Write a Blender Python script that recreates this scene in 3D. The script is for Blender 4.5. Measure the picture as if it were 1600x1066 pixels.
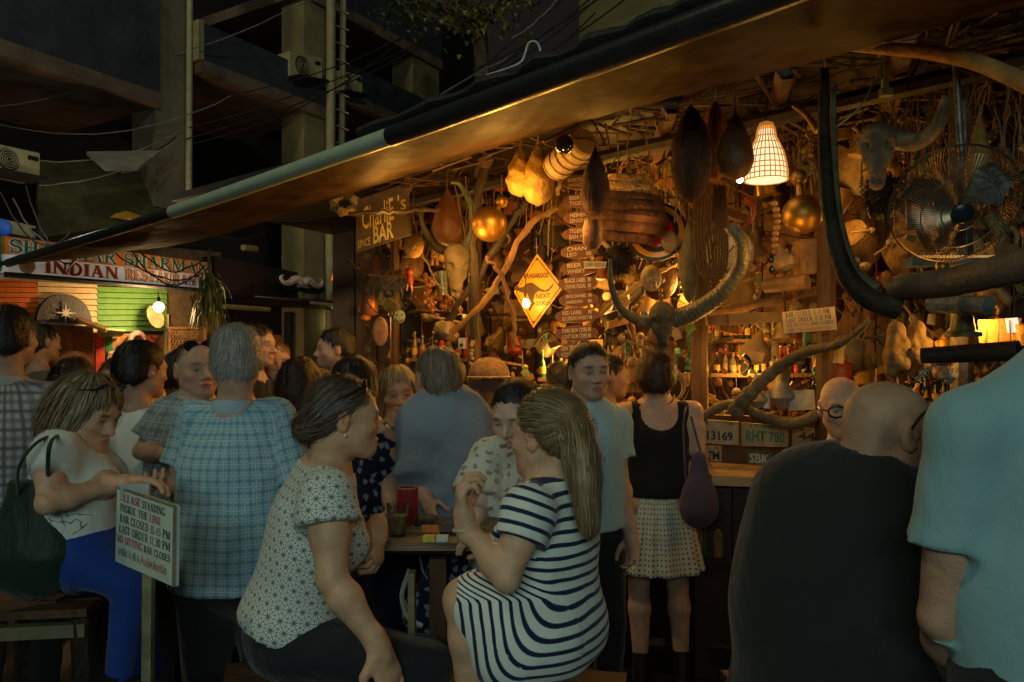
import bpy, math, random
import numpy as np
from mathutils import Vector
random.seed(7); RNG = np.random.default_rng(7)
for o in list(bpy.data.objects): bpy.data.objects.remove(o)
S = bpy.context.scene
C = S.collection
# ------------------------------------------------------------------ camera, world, lights, exposure
FPX = 1244.0
CAMZ = 1.62
HOR = 560.0
cam = bpy.data.cameras.new('camera'); cam_o = bpy.data.objects.new('camera', cam); C.objects.link(cam_o)
cam.sensor_width = 36; cam.lens = FPX/1600*36; cam.shift_y = (HOR-533)/1600; cam.clip_start = .05; cam.clip_end = 400
cam_o.location = (0, 0, CAMZ); cam_o.rotation_euler = (math.pi/2, 0, 0)
S.camera = cam_o
W = bpy.data.worlds.new('World'); S.world = W; W.use_nodes = True
bgn = W.node_tree.nodes['Background']
sky = W.node_tree.nodes.new('ShaderNodeTexSky'); sky.sky_type = 'NISHITA'; sky.sun_disc = False
sky.sun_elevation = math.radians(-6); sky.sun_rotation = math.radians(200)
mixn = W.node_tree.nodes.new('ShaderNodeMixRGB'); mixn.blend_type = 'ADD'; mixn.inputs[0].default_value = 1
mixn.inputs[2].default_value = (.55, .46, .44, 1)
W.node_tree.links.new(sky.outputs[0], mixn.inputs[1]); W.node_tree.links.new(mixn.outputs[0], bgn.inputs[0])
bgn.inputs[1].default_value = .017
S.view_settings.view_transform = 'Standard'; S.view_settings.look = 'None'
S.view_settings.exposure = 0.0; S.view_settings.gamma = 1; S.view_settings.use_curve_mapping = False
S.render.engine = 'CYCLES'

def lamp(name, loc, power, color, size=.05, kind='POINT', rot=None, sx=None, spread=None):
    l = bpy.data.lights.new(name, kind); l.energy = power; l.color = color
    if kind == 'AREA':
        l.shape = 'RECTANGLE'; l.size = size; l.size_y = sx or size
        if spread: l.spread = spread
    else: l.shadow_soft_size = size
    o = bpy.data.objects.new(name, l); C.objects.link(o); o.location = loc
    if rot is not None:
        o.rotation_euler = Vector(rot).to_track_quat('-Z', 'Y').to_euler()
    return o
def P(px, py, d): return np.array([(px-800)/FPX*d, d, CAMZ-(py-HOR)/FPX*d])
def DR(px): return 5.6/((px-800)/FPX+1.053)      # depth of the bar front at a photo column
def DL(px): return 9.18/(.62+(800-px)/FPX)       # depth of the left building front

WARM = (1.0, .47, .075); COOL = (.74, .98, .90)
# cool area light behind the camera, unseen and assumed, added to light the crowd
lamp('assumed_crowd_light', (-.5, -2.6, 2.75), 57, COOL, 3.0, 'AREA', rot=(.08, 1.0, -.24), sx=.6)
# warm bar lights: lamp glows, plus unseen fills added to brighten boards and crowd
LAMPS_AND_FILLS = [  # px, py, depth, power, size
 (790, 318, 4.15, 13, .10), (600, 345, 4.9, 4, .05), (868, 345, 3.75, 5, .05), (1010, 360, 3.8, 2.5, .08), (720, 400, 4.6, 9, .06), (775, 430, 4.2, 5, .05), (1150, 560, 3.95, 3, .05), (620, 330, 4.4, 5, .06), (822, 474, 4.45, 7, .03), (1197, 262, 3.55, 9, .04), (960, 330, 4.75, 12, .10),
 (1060, 450, 4.9, 24, .10), (930, 470, 5.1, 10, .08), (880, 560, 5.2, 14, .08), (1180, 575, 4.55, 8, .06), (1540, 505, 3.0, 5, .03),
 (1330, 330, 3.8, 5, .10), (1230, 420, 3.4, 2.2, .06), (690, 450, 5.8, 12, .08), (578, 500, 6.1, 6, .04), (1420, 560, 3.4, 2.5, .08), (1130, 640, 4.3, 2.5, .05)]
for a in LAMPS_AND_FILLS: lamp('bar_lamp_or_fill', P(*a[:3]), a[3], WARM, a[4])
lamp('restaurant_bulb_light', P(248, 480, DL(248)-.62), 34, (1, .62, .28), .05)
lamp('assumed_inside_light', P(200, 530, DL(200)+.5), 8, (1, .45, .15), .15)  # assumed lamp, unseen, taken from the warm light in the restaurant room
lamp('sign_fill', P(120, 350, DL(120)-1.6), 5, (1.0, .95, .85), .1)  # unseen fill added before the sign for its bright middle
lamp('green_wall_spot', P(523, 500, DL(523)-.5), 5, (1, .85, .35), .05)
lamp('red_lamp_light', P(540, 425, 9.3), 5, (1, .35, .15), .05)
lamp('building_fill', (-5.5, 1.0, 9.5), 420, (1.0, .93, .55), .4)  # unseen high light added to lift the concrete building
_s = lamp('building_fill', (3.0, -4.0, 9.0), 750, (.9, .92, .75), .4, 'SPOT', rot=(-6.2, 14.5, -3.2)); _s.data.spot_size = math.radians(62); _s.data.spot_blend = .6  # second unseen fill, a spot added to brighten the building front
# ------------------------------------------------------------------ mesh helpers
def nv(v):
    v = np.asarray(v, float); n = np.linalg.norm(v); return v/n if n > 1e-9 else v
class MB:
    def __init__(s): s.v = []; s.f = []
    def add(s, vs, fs):
        b = len(s.v); s.v += [tuple(map(float, p)) for p in vs]; s.f += [tuple(i+b for i in f) for f in fs]; return s
    def box(s, c, size, ax=None):
        c = np.asarray(c, float); ax = np.eye(3) if ax is None else ax; h = np.asarray(size, float)/2
        vs = [c+ax[0]*h[0]*i+ax[1]*h[1]*j+ax[2]*h[2]*k for i in (-1, 1) for j in (-1, 1) for k in (-1, 1)]
        return s.add(vs, [(0, 1, 3, 2), (4, 6, 7, 5), (0, 4, 5, 1), (2, 3, 7, 6), (0, 2, 6, 4), (1, 5, 7, 3)])
    def hexa(s, q0, q1):   # two quads (4 corners each, same order) joined to a solid
        vs = list(q0)+list(q1)
        return s.add(vs, [(3, 2, 1, 0), (4, 5, 6, 7)]+[(i, (i+1) % 4, 4+(i+1) % 4, 4+i) for i in range(4)])
    def slab(s, pts, th):  # polygon with thickness along its normal (away from camera)
        p = np.array(pts, float); n = nv(np.cross(p[1]-p[0], p[2]-p[0]))
        if np.dot(n, p.mean(0)-np.array([0, 0, CAMZ])) < 0: n = -n
        m = len(p); vs = list(p)+list(p+n*th)
        return s.add(vs, [tuple(range(m)), tuple(range(2*m-1, m-1, -1))]+[(i, m+i, m+(i+1) % m, (i+1) % m) for i in range(m)])
    def tube(s, pts, r, n=8, cap=True, flat=1.0):
        p = np.array(pts, float); m = len(p); r = np.full(m, r, float) if np.isscalar(r) else np.asarray(r, float)
        t = np.gradient(p, axis=0); t /= np.linalg.norm(t, axis=1)[:, None]+1e-9
        u = nv(np.cross(t[0], (0, 0, 1) if abs(t[0][2]) < .9 else (1, 0, 0)))
        vs = []; a = np.linspace(0, 2*math.pi, n, endpoint=False)
        for i in range(m):
            u = nv(u-t[i]*np.dot(u, t[i])); w = np.cross(t[i], u)
            for q in a: vs.append(p[i]+r[i]*(math.cos(q)*u+math.sin(q)*w*flat))
        fs = [(i*n+j, i*n+(j+1) % n, (i+1)*n+(j+1) % n, (i+1)*n+j) for i in range(m-1) for j in range(n)]
        if cap: fs += [tuple(range(n-1, -1, -1)), tuple((m-1)*n+j for j in range(n))]
        return s.add(vs, fs)
    def lathe(s, prof, c, axis=(0, 0, 1), n=16, sq=1.0, wob=0):
        ax = nv(axis); u = nv(np.cross(ax, (0, 1, 0) if abs(ax[1]) < .9 else (1, 0, 0))); w = np.cross(ax, u); c = np.asarray(c, float)
        vs = []
        for i, (r, z) in enumerate(prof):
            for j in range(n):
                q = 2*math.pi*j/n; rr = r*(1+wob*math.sin(3*q+i*1.3)+wob*.6*math.sin(5*q-i))
                vs.append(c+ax*z+rr*(math.cos(q)*u+math.sin(q)*w*sq))
        m = len(prof)
        fs = [(i*n+j, i*n+(j+1) % n, (i+1)*n+(j+1) % n, (i+1)*n+j) for i in range(m-1) for j in range(n)]
        fs += [tuple(range(n-1, -1, -1)), tuple((m-1)*n+j for j in range(n))]
        return s.add(vs, fs)
    def ball(s, c, r, n=12, sq=(1, 1, 1)):
        c = np.asarray(c, float); k = n//2+1
        vs = [c+np.array([math.sin(math.pi*i/k)*math.cos(2*math.pi*j/n)*sq[0], math.sin(math.pi*i/k)*math.sin(2*math.pi*j/n)*sq[1], math.cos(math.pi*i/k)*sq[2]])*r for i in range(1, k) for j in range(n)]
        b = len(vs); vs += [c+np.array([0, 0, r*sq[2]]), c-np.array([0, 0, r*sq[2]])]
        fs = [(i*n+j, (i+1)*n+j, (i+1)*n+(j+1) % n, i*n+(j+1) % n) for i in range(k-2) for j in range(n)]
        fs += [(b, j, (j+1) % n) for j in range(n)]+[(b+1, (k-2)*n+(j+1) % n, (k-2)*n+j) for j in range(n)]
        return s.add(vs, fs)
def npmesh(name, v, f, smooth=True):
    me = bpy.data.meshes.new(name); v = np.asarray(v, np.float32); f = np.asarray(f, np.int32); k = f.shape[1]
    me.vertices.add(len(v)); me.vertices.foreach_set('co', v.ravel())
    me.loops.add(f.size); me.loops.foreach_set('vertex_index', f.ravel())
    me.polygons.add(len(f)); me.polygons.foreach_set('loop_start', np.arange(0, f.size, k, dtype=np.int32))
    try: me.polygons.foreach_set('loop_total', np.full(len(f), k, np.int32))
    except Exception: pass
    me.polygons.foreach_set('use_smooth', np.full(len(f), smooth))
    me.update(calc_edges=True); me.validate()
    return me
def put(name, me, m, parent=None, loc=None):
    o = bpy.data.objects.new(name, me); C.objects.link(o)
    if m is not None: me.materials.append(m)
    if parent is not None:
        o.parent = parent; L = wloc(parent)
        me.transform(__import__('mathutils').Matrix.Translation(-Vector(L)))
    else:
        n = len(me.vertices); co = np.zeros(n*3, np.float32); me.vertices.foreach_get('co', co); co = co.reshape(-1, 3)
        c = (co.max(0)+co.min(0))/2; c[2] = co[:, 2].min()
        me.transform(__import__('mathutils').Matrix.Translation(-Vector(map(float, c)))); o.location = [float(q) for q in c]
    return o
def wloc(o):
    L = Vector((0, 0, 0))
    while o is not None: L = L+o.location; o = o.parent
    return L
def part(name, mb, m, parent=None, smooth=True, label=None):
    me = bpy.data.meshes.new(name); me.from_pydata(mb.v, [], mb.f); me.update()
    if smooth:
        me.polygons.foreach_set('use_smooth', [True]*len(me.polygons))
        try: me.set_sharp_from_angle(angle=math.radians(42))
        except Exception: pass
    o = put(name, me, m, parent)
    if label: o['label'] = label
    return o
LABELS = {}
def tag(o, label, cat, group=None):
    o['label'] = label; o['category'] = cat
    if group: o['group'] = group
    LABELS.setdefault(label, []).append(o)
    return o
def thing(name, loc, label, cat, group=None):
    o = bpy.data.objects.new(name, None); C.objects.link(o); o.location = [float(q) for q in loc]; o.empty_display_size = .1
    return tag(o, label, cat, group)
def kind(o, k): o['kind'] = k; return o
def noisepath(a, b, n=10, amp=.02, sag=0, seed=None):
    r = np.random.default_rng(seed if seed is not None else random.randrange(1 << 30))
    a = np.asarray(a, float); b = np.asarray(b, float); t = np.linspace(0, 1, n)[:, None]
    p = a+(b-a)*t; e = np.cumsum(r.normal(0, 1, (n, 3)), 0); e -= e[0]+(e[-1]-e[0])*t
    p = p+e*amp/2; p[:, 2] -= (sag*4*t*(1-t))[:, 0]
    return p
def bez(ps, n=24):
    ps = np.array(ps, float); m = len(ps); out = []   # catmull-rom through the points
    q = np.vstack([2*ps[0]-ps[1], ps, 2*ps[-1]-ps[-2]])
    for t in np.linspace(0, m-1-1e-6, n):
        i = int(t); f = t-i; p0, p1, p2, p3 = q[i:i+4]
        out.append(.5*(2*p1+(p2-p0)*f+(2*p0-5*p1+4*p2-p3)*f*f+(3*p1-p0-3*p2+p3)*f**3))
    return np.array(out)
# ------------------------------------------------------------------ materials
MATS = {}
def nt(m): return m.node_tree.nodes, m.node_tree.links
def mat(name, col, rough=.7, metal=0, var=.42, scale=14, bump=.45, bscale=None, emit=None, es=0, spec=.4, trans=0, alpha=1, stretch=None, sheen=0, col2=None, sss=0):
    if name in MATS: return MATS[name]
    m = bpy.data.materials.new(name); m.use_nodes = True; N, L = nt(m); b = N['Principled BSDF']
    b.inputs['Roughness'].default_value = rough; b.inputs['Metallic'].default_value = metal
    b.inputs['Specular IOR Level'].default_value = spec
    if trans: b.inputs['Transmission Weight'].default_value = trans
    if sheen: b.inputs['Sheen Weight'].default_value = sheen
    if sss: b.inputs['Subsurface Weight'].default_value = sss; b.inputs['Subsurface Radius'].default_value = (.012, .005, .003)
    tc = N.new('ShaderNodeTexCoord'); mp = N.new('ShaderNodeMapping'); L.new(tc.outputs['Object'], mp.inputs[0])
    if stretch: mp.inputs['Scale'].default_value = stretch
    n = N.new('ShaderNodeTexNoise'); n.inputs['Scale'].default_value = scale; n.inputs['Detail'].default_value = 6; n.inputs['Roughness'].default_value = .62
    L.new(mp.outputs[0], n.inputs['Vector'])
    r = N.new('ShaderNodeValToRGB'); r.color_ramp.elements[0].position = .3; r.color_ramp.elements[1].position = .72
    c = np.array(col[:3]); c2 = np.array(col2) if col2 is not None else c*(1+var)
    r.color_ramp.elements[0].color = (*np.clip(c*(1-var), 0, 1), 1); r.color_ramp.elements[1].color = (*np.clip(c2, 0, 1), 1)
    L.new(n.outputs['Fac'], r.inputs[0]); L.new(r.outputs[0], b.inputs['Base Color'])
    if bump:
        n2 = N.new('ShaderNodeTexNoise'); n2.inputs['Scale'].default_value = bscale or scale*4; n2.inputs['Detail'].default_value = 5; L.new(mp.outputs[0], n2.inputs['Vector'])
        bp = N.new('ShaderNodeBump'); bp.inputs['Strength'].default_value = bump; bp.inputs['Distance'].default_value = .01
        L.new(n2.outputs['Fac'], bp.inputs['Height']); L.new(bp.outputs[0], b.inputs['Normal'])
    if emit: b.inputs['Emission Color'].default_value = (*emit, 1); b.inputs['Emission Strength'].default_value = es
    MATS[name] = m; return m
def mathn(N, L, op, a, b=None, c=None):
    n = N.new('ShaderNodeMath'); n.operation = op
    for i, q in enumerate((a, b, c)):
        if q is None: continue
        if isinstance(q, (int, float)): n.inputs[i].default_value = q
        else: L.new(q, n.inputs[i])
    return n.outputs[0]
def mixc(N, L, fac, a, b, blend='MIX'):
    n = N.new('ShaderNodeMixRGB'); n.blend_type = blend
    if isinstance(fac, (int, float)): n.inputs[0].default_value = fac
    else: L.new(fac, n.inputs[0])
    for i, q in ((1, a), (2, b)):
        if isinstance(q, tuple): n.inputs[i].default_value = (*q[:3], 1)
        else: L.new(q, n.inputs[i])
    return n.outputs[0]
def fabric(name, kindf, c1, c2=None, c3=None, sc=1.0, rough=.85, fold=.5):
    """cloth; reads the vertex attribute uvw (metres along the garment)"""
    if name in MATS: return MATS[name]
    m = bpy.data.materials.new(name); m.use_nodes = True; N, L = nt(m); b = N['Principled BSDF']
    b.inputs['Roughness'].default_value = rough; b.inputs['Specular IOR Level'].default_value = .2; b.inputs['Sheen Weight'].default_value = .15
    at = N.new('ShaderNodeAttribute'); at.attribute_name = 'uvw'
    # slightly wavy cloth: distort the coordinates a little
    nz = N.new('ShaderNodeTexNoise'); nz.inputs['Scale'].default_value = 9; L.new(at.outputs['Vector'], nz.inputs['Vector'])
    vm = N.new('ShaderNodeVectorMath'); vm.operation = 'MULTIPLY_ADD'; L.new(nz.outputs['Color'], vm.inputs[0]); vm.inputs[1].default_value = (.012,)*3; L.new(at.outputs['Vector'], vm.inputs[2])
    sp = N.new('ShaderNodeSeparateXYZ'); L.new(vm.outputs[0], sp.inputs[0]); u, v = sp.outputs[0], sp.outputs[1]
    M = lambda op, a, b_=None, c_=None: mathn(N, L, op, a, b_, c_)
    def band(x, period, duty, ph=0.0, soft=.04):
        fr = M('FRACT', M('ADD', M('DIVIDE', x, period), 50.0+ph)); d = M('ABSOLUTE', M('SUBTRACT', fr, .5))
        mr = N.new('ShaderNodeMapRange'); mr.inputs[1].default_value = duty/2-soft; mr.inputs[2].default_value = duty/2+soft; mr.inputs[3].default_value = 1; mr.inputs[4].default_value = 0
        L.new(d, mr.inputs[0]); return mr.outputs[0]
    if kindf == 'solid': col = mixc(N, L, nz.outputs['Fac'], tuple(np.array(c1)*.9), tuple(np.array(c1)*1.1))
    elif kindf == 'plaid':
        a = mixc(N, L, M('MULTIPLY', band(u, .034*sc, .5), .6), c1, c2); a = mixc(N, L, M('MULTIPLY', band(v, .034*sc, .5), .6), a, c2)
        a = mixc(N, L, M('MULTIPLY', band(u, .068*sc, .12, .25), .7), a, c3); a = mixc(N, L, M('MULTIPLY', band(v, .068*sc, .12, .25), .7), a, c3); col = a
    elif kindf == 'stripes':
        col = mixc(N, L, band(v, .031*sc, .36, 0, .03), c1, c2)
    elif kindf == 'dots':
        vo = N.new('ShaderNodeTexVoronoi'); vo.inputs['Scale'].default_value = 62/sc; vo.inputs['Randomness'].default_value = .06; L.new(vm.outputs[0], vo.inputs['Vector'])
        vo.voronoi_dimensions = '2D'
        col = mixc(N, L, M('LESS_THAN', vo.outputs['Distance'], .19), c1, c2)
    elif kindf == 'asanoha':
        A = .040*sc; f = None
        def fam(ang, sp_, w):
            x = M('ADD', M('MULTIPLY', u, math.cos(ang)), M('MULTIPLY', v, math.sin(ang)))
            fr = M('FRACT', M('ADD', M('DIVIDE', x, sp_), 50.5)); return M('LESS_THAN', M('ABSOLUTE', M('SUBTRACT', fr, .5)), w/sp_)
        for i in range(3):
            q = fam(math.radians(90+60*i), A*.866, .0009); f = q if f is None else M('MAXIMUM', f, q)
            f = M('MAXIMUM', f, fam(math.radians(60*i), A*.5, .0006))
        s3 = None                                       # dark star centres: sum of three waves peaks on the lattice
        for i in range(3):
            an = math.radians(90+60*i); x = M('ADD', M('MULTIPLY', u, math.cos(an)), M('MULTIPLY', v, math.sin(an)))
            q = M('COSINE', M('MULTIPLY', x, 2*math.pi/(A*.866))); s3 = q if s3 is None else M('ADD', s3, q)
        f = M('MAXIMUM', f, M('GREATER_THAN', s3, 2.48))
        f = M('MAXIMUM', M('MULTIPLY', f, .82), M('MULTIPLY', M('GREATER_THAN', s3, 1.9), .25))
        col = mixc(N, L, f, c1, c2)
    elif kindf == 'blobs':   # scattered animal prints
        vo = N.new('ShaderNodeTexVoronoi'); vo.inputs['Scale'].default_value = 16/sc; vo.inputs['Randomness'].default_value = .6; vo.voronoi_dimensions = '2D'
        n3 = N.new('ShaderNodeTexNoise'); n3.inputs['Scale'].default_value = 75; n3.inputs['Detail'].default_value = 3; L.new(at.outputs['Vector'], n3.inputs['Vector'])
        v3 = N.new('ShaderNodeVectorMath'); v3.operation = 'MULTIPLY_ADD'; L.new(n3.outputs['Color'], v3.inputs[0]); v3.inputs[1].default_value = (.03,)*3; L.new(at.outputs['Vector'], v3.inputs[2]); L.new(v3.outputs[0], vo.inputs['Vector'])
        col = mixc(N, L, M('MULTIPLY', M('LESS_THAN', vo.outputs['Distance'], .24), .8), c1, mixc(N, L, M('GREATER_THAN', nz.outputs['Fac'], .5), c2, c3 or c2))
    elif kindf == 'print':   # a dark line drawing on the chest
        vo = N.new('ShaderNodeTexNoise'); vo.inputs['Scale'].default_value = 28; vo.inputs['Detail'].default_value = 1; L.new(at.outputs['Vector'], vo.inputs['Vector'])
        ln = M('LESS_THAN', M('ABSOLUTE', M('SUBTRACT', vo.outputs['Fac'], .5)), .018)
        du = M('DIVIDE', M('SUBTRACT', u, c3[0]), .075); dv = M('DIVIDE', M('SUBTRACT', v, c3[1]), .06)
        ins = M('LESS_THAN', M('ADD', M('MULTIPLY', du, du), M('MULTIPLY', dv, dv)), 1.0)
        col = mixc(N, L, M('MULTIPLY', M('MULTIPLY', ln, ins), .8), c1, c2)
    L.new(col, b.inputs['Base Color'])
    w1 = N.new('ShaderNodeTexNoise'); w1.inputs['Scale'].default_value = 9; w1.inputs['Detail'].default_value = 4; w1.inputs['Distortion'].default_value = .5
    tc = N.new('ShaderNodeTexCoord'); mp = N.new('ShaderNodeMapping'); mp.inputs['Scale'].default_value = (1, 1, .45); L.new(tc.outputs['Object'], mp.inputs[0]); L.new(mp.outputs[0], w1.inputs['Vector'])
    w2 = N.new('ShaderNodeTexNoise'); w2.inputs['Scale'].default_value = 420; L.new(tc.outputs['Object'], w2.inputs['Vector'])
    h = M('ADD', w1.outputs['Fac'], M('MULTIPLY', w2.outputs['Fac'], .06))
    bp = N.new('ShaderNodeBump'); bp.inputs['Strength'].default_value = min(1, fold*1.2); bp.inputs['Distance'].default_value = .035; L.new(h, bp.inputs['Height']); L.new(bp.outputs[0], b.inputs['Normal'])
    MATS[name] = m; return m
def attrmat(name, rough=.5, spec=.35, sss=.15, bscale=260, bump=.12, amp=1.0, sheen=0):
    """base colour comes from the vertex attribute Col (skin tone with lips, brows; hair strands)"""
    if name in MATS: return MATS[name]
    m = bpy.data.materials.new(name); m.use_nodes = True; N, L = nt(m); b = N['Principled BSDF']
    at = N.new('ShaderNodeAttribute'); at.attribute_name = 'Col'
    tc = N.new('ShaderNodeTexCoord'); n = N.new('ShaderNodeTexNoise'); n.inputs['Scale'].default_value = 24; n.inputs['Detail'].default_value = 8; L.new(tc.outputs['Object'], n.inputs['Vector'])
    mr = N.new('ShaderNodeMapRange'); mr.inputs[3].default_value = 1-.16*amp; mr.inputs[4].default_value = 1+.16*amp; L.new(n.outputs['Fac'], mr.inputs[0])
    vm = N.new('ShaderNodeVectorMath'); vm.operation = 'SCALE'; L.new(at.outputs['Color'], vm.inputs[0]); L.new(mr.outputs[0], vm.inputs['Scale'])
    L.new(vm.outputs[0], b.inputs['Base Color']); b.inputs['Roughness'].default_value = rough; b.inputs['Specular IOR Level'].default_value = spec
    if sss: b.inputs['Subsurface Weight'].default_value = sss; b.inputs['Subsurface Radius'].default_value = (.012, .005, .003); b.inputs['Subsurface Scale'].default_value = 1
    n2 = N.new('ShaderNodeTexNoise'); n2.inputs['Scale'].default_value = bscale; L.new(tc.outputs['Object'], n2.inputs['Vector'])
    bp = N.new('ShaderNodeBump'); bp.inputs['Strength'].default_value = bump; bp.inputs['Distance'].default_value = .003; L.new(n2.outputs['Fac'], bp.inputs['Height']); L.new(bp.outputs[0], b.inputs['Normal'])
    MATS[name] = m; return m
SKIN = attrmat('skin', rough=.52, bscale=150, bump=.5, amp=2.1); HAIR = attrmat('hair', rough=.42, spec=.5, sss=0, bscale=400, bump=.4, amp=1.6)
# ------------------------------------------------------------------ lettering
def bilin(q, u, v):   # q = TL, TR, BR, BL
    q = [np.asarray(x, float) for x in q]; return (q[0]*(1-u)+q[1]*u)*(1-v)+(q[3]*(1-u)+q[2]*u)*v
def text(name, s, quad, m, parent, bold=.0, lift=.003, box=(0, 0, 1, 1), shear=0):
    cu = bpy.data.curves.new(name, 'FONT'); cu.body = s; cu.offset = bold; cu.resolution_u = 2; cu.align_x = 'LEFT'; cu.shear = shear
    o = bpy.data.objects.new('tmp', cu); C.objects.link(o); bpy.context.view_layer.update()
    me = bpy.data.meshes.new_from_object(o.evaluated_get(bpy.context.evaluated_depsgraph_get())); bpy.data.objects.remove(o)
    n = len(me.vertices)
    if n == 0: return None
    co = np.zeros(n*3, np.float32); me.vertices.foreach_get('co', co); co = co.reshape(-1, 3)
    lo, hi = co.min(0), co.max(0); hi[1] = max(hi[1], .7) if hi[1] < .5 else hi[1]; lo[1] = min(lo[1], 0)
    n_ = nv(np.cross(np.asarray(quad[1])-quad[0], np.asarray(quad[3])-quad[0]))
    if np.dot(n_, np.asarray(quad[0])-np.array([0, 0, CAMZ])) > 0: n_ = -n_
    out = []
    for c in co:
        u = (c[0]-lo[0])/(hi[0]-lo[0]); v = 1-(c[1]-lo[1])/(hi[1]-lo[1])
        u = box[0]+u*(box[2]-box[0]); v = box[1]+v*(box[3]-box[1])
        out.append(bilin(quad, u, v)+n_*lift)
    me.vertices.foreach_set('co', np.array(out, np.float32).ravel()); me.update()
    return put(name, me, m, parent)
# a small roman (serif) alphabet drawn with strokes; T = thick, t = thin
def _arc(cx, cy, rx, ry, a0, a1, n=9): return [(cx+rx*math.cos(math.radians(a0+(a1-a0)*i/(n-1))), cy+ry*math.sin(math.radians(a0+(a1-a0)*i/(n-1)))) for i in range(n)]
GL = {}
def _g(ch, w, *st): GL[ch] = (w, st)
T_, t_ = .15, .07
_g('S', .6, (_arc(.3, .75, .22, .2, 20, 200), T_*.75), (_arc(.3, .75, .22, .24, 200, 262)+_arc(.3, .27, .22, .24, 82, 0), T_), (_arc(.3, .27, .22, .22, 0, -160), T_*.75), ([(.5, .98), (.5, .74)], t_), ([(.09, .02), (.09, .28)], t_))
_g('H', .8, ([(.18, 0), (.18, 1)], T_, 's'), ([(.62, 0), (.62, 1)], T_, 's'), ([(.18, .52), (.62, .52)], t_))
_g('A', .8, ([(.14, 0), (.38, 1)], t_, 's'), ([(.38, 1), (.64, 0)], T_, 'e'), ([(.22, .34), (.55, .34)], t_))
_g('R', .75, ([(.18, 0), (.18, 1)], T_, 's'), ([(.18, .96), (.36, .96)]+_arc(.36, .74, .2, .22, 90, -90)+[(.18, .52)], t_*1.5), ([(.38, .5), (.66, .03), (.74, .03)], T_*.9))
_g('M', 1.0, ([(.16, 0), (.16, 1)], t_, 's'), ([(.16, 1), (.48, .08)], T_), ([(.48, .08), (.8, 1)], t_), ([(.82, 0), (.82, 1)], T_, 's'))
_g('N', .85, ([(.16, 0), (.16, 1)], t_, 's'), ([(.16, 1), (.68, .02)], T_), ([(.68, 0), (.68, 1)], t_, 's'))
_g('I', .36, ([(.18, 0), (.18, 1)], T_, 's'))
_g('D', .8, ([(.18, 0), (.18, 1)], T_, 's'), ([(.18, .96), (.34, .96)]+_arc(.34, .5, .32, .46, 90, -90)+[(.18, .04)], t_*1.6))
_g('E', .68, ([(.18, 0), (.18, 1)], T_, 's'), ([(.18, .96), (.56, .96), (.56, .78)], t_), ([(.18, .52), (.46, .52)], t_), ([(.18, .04), (.58, .04), (.58, .24)], t_))
_g('T', .7, ([(.35, 0), (.35, .97)], T_, 'b'), ([(.06, .78), (.06, .96), (.64, .96), (.64, .78)], t_))
_g('U', .8, ([(.18, 1), (.18, .3)]+_arc(.38, .3, .2, .27, 180, 270), T_, 't'), (_arc(.38, .3, .24, .27, 270, 360)+[(.62, 1)], t_, 'tl'))
_g('P', .68, ([(.18, 0), (.18, 1)], T_, 's'), ([(.18, .96), (.34, .96)]+_arc(.34, .72, .22, .24, 90, -90)+[(.18, .48)], t_*1.5))
_g('L', .66, ([(.18, 0), (.18, 1)], T_, 's'), ([(.18, .04), (.57, .04), (.57, .26)], t_))
_g('B', .72, ([(.18, 0), (.18, 1)], T_, 's'), ([(.18, .96), (.34, .96)]+_arc(.34, .75, .18, .21, 90, -90)+[(.18, .54)], t_*1.5), ([(.3, .54)]+_arc(.36, .29, .22, .25, 90, -90)+[(.18, .04)], t_*1.6))
_g('C', .74, (_arc(.4, .5, .3, .46, 40, 320, 14), T_*.85), ([(.64, .98), (.64, .72)], t_))
_g('O', .82, (_arc(.41, .5, .31, .46, 0, 360, 18), T_*.85))
_g('G', .8, (_arc(.4, .5, .3, .46, 40, 330, 14), T_*.85), ([(.66, .04), (.66, .42)], T_*.8, 't'), ([(.64, .98), (.64, .72)], t_))
_g('1', .42, ([(.21, 0), (.21, .98), (.1, .86)], T_*.8, 'b'))
_g('4', .6, ([(.42, 0), (.42, .98), (.08, .3), (.56, .3)], T_*.6))
_g('5', .6, ([(.5, .94), (.18, .94), (.14, .58)]+_arc(.26, .32, .24, .28, 100, -140), T_*.6))
_g('3', .6, (_arc(.28, .74, .2, .22, 140, -90)+_arc(.28, .27, .24, .26, 90, -140), T_*.65))
_g('0', .6, (_arc(.3, .5, .22, .46, 0, 360, 16), T_*.75))
_g('.', .26, ([(.12, .0), (.12, .14)], T_)); _g(' ', .42)
_g('K', .8, ([(.18, 0), (.18, 1)], T_, 's'), ([(.62, .97), (.2, .42)], t_), ([(.3, .55), (.7, .02)], T_)); _g('F', .62, ([(.18, 0), (.18, 1)], T_, 's'), ([(.18, .96), (.56, .96), (.56, .76)], t_), ([(.18, .5), (.44, .5)], t_))
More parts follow.
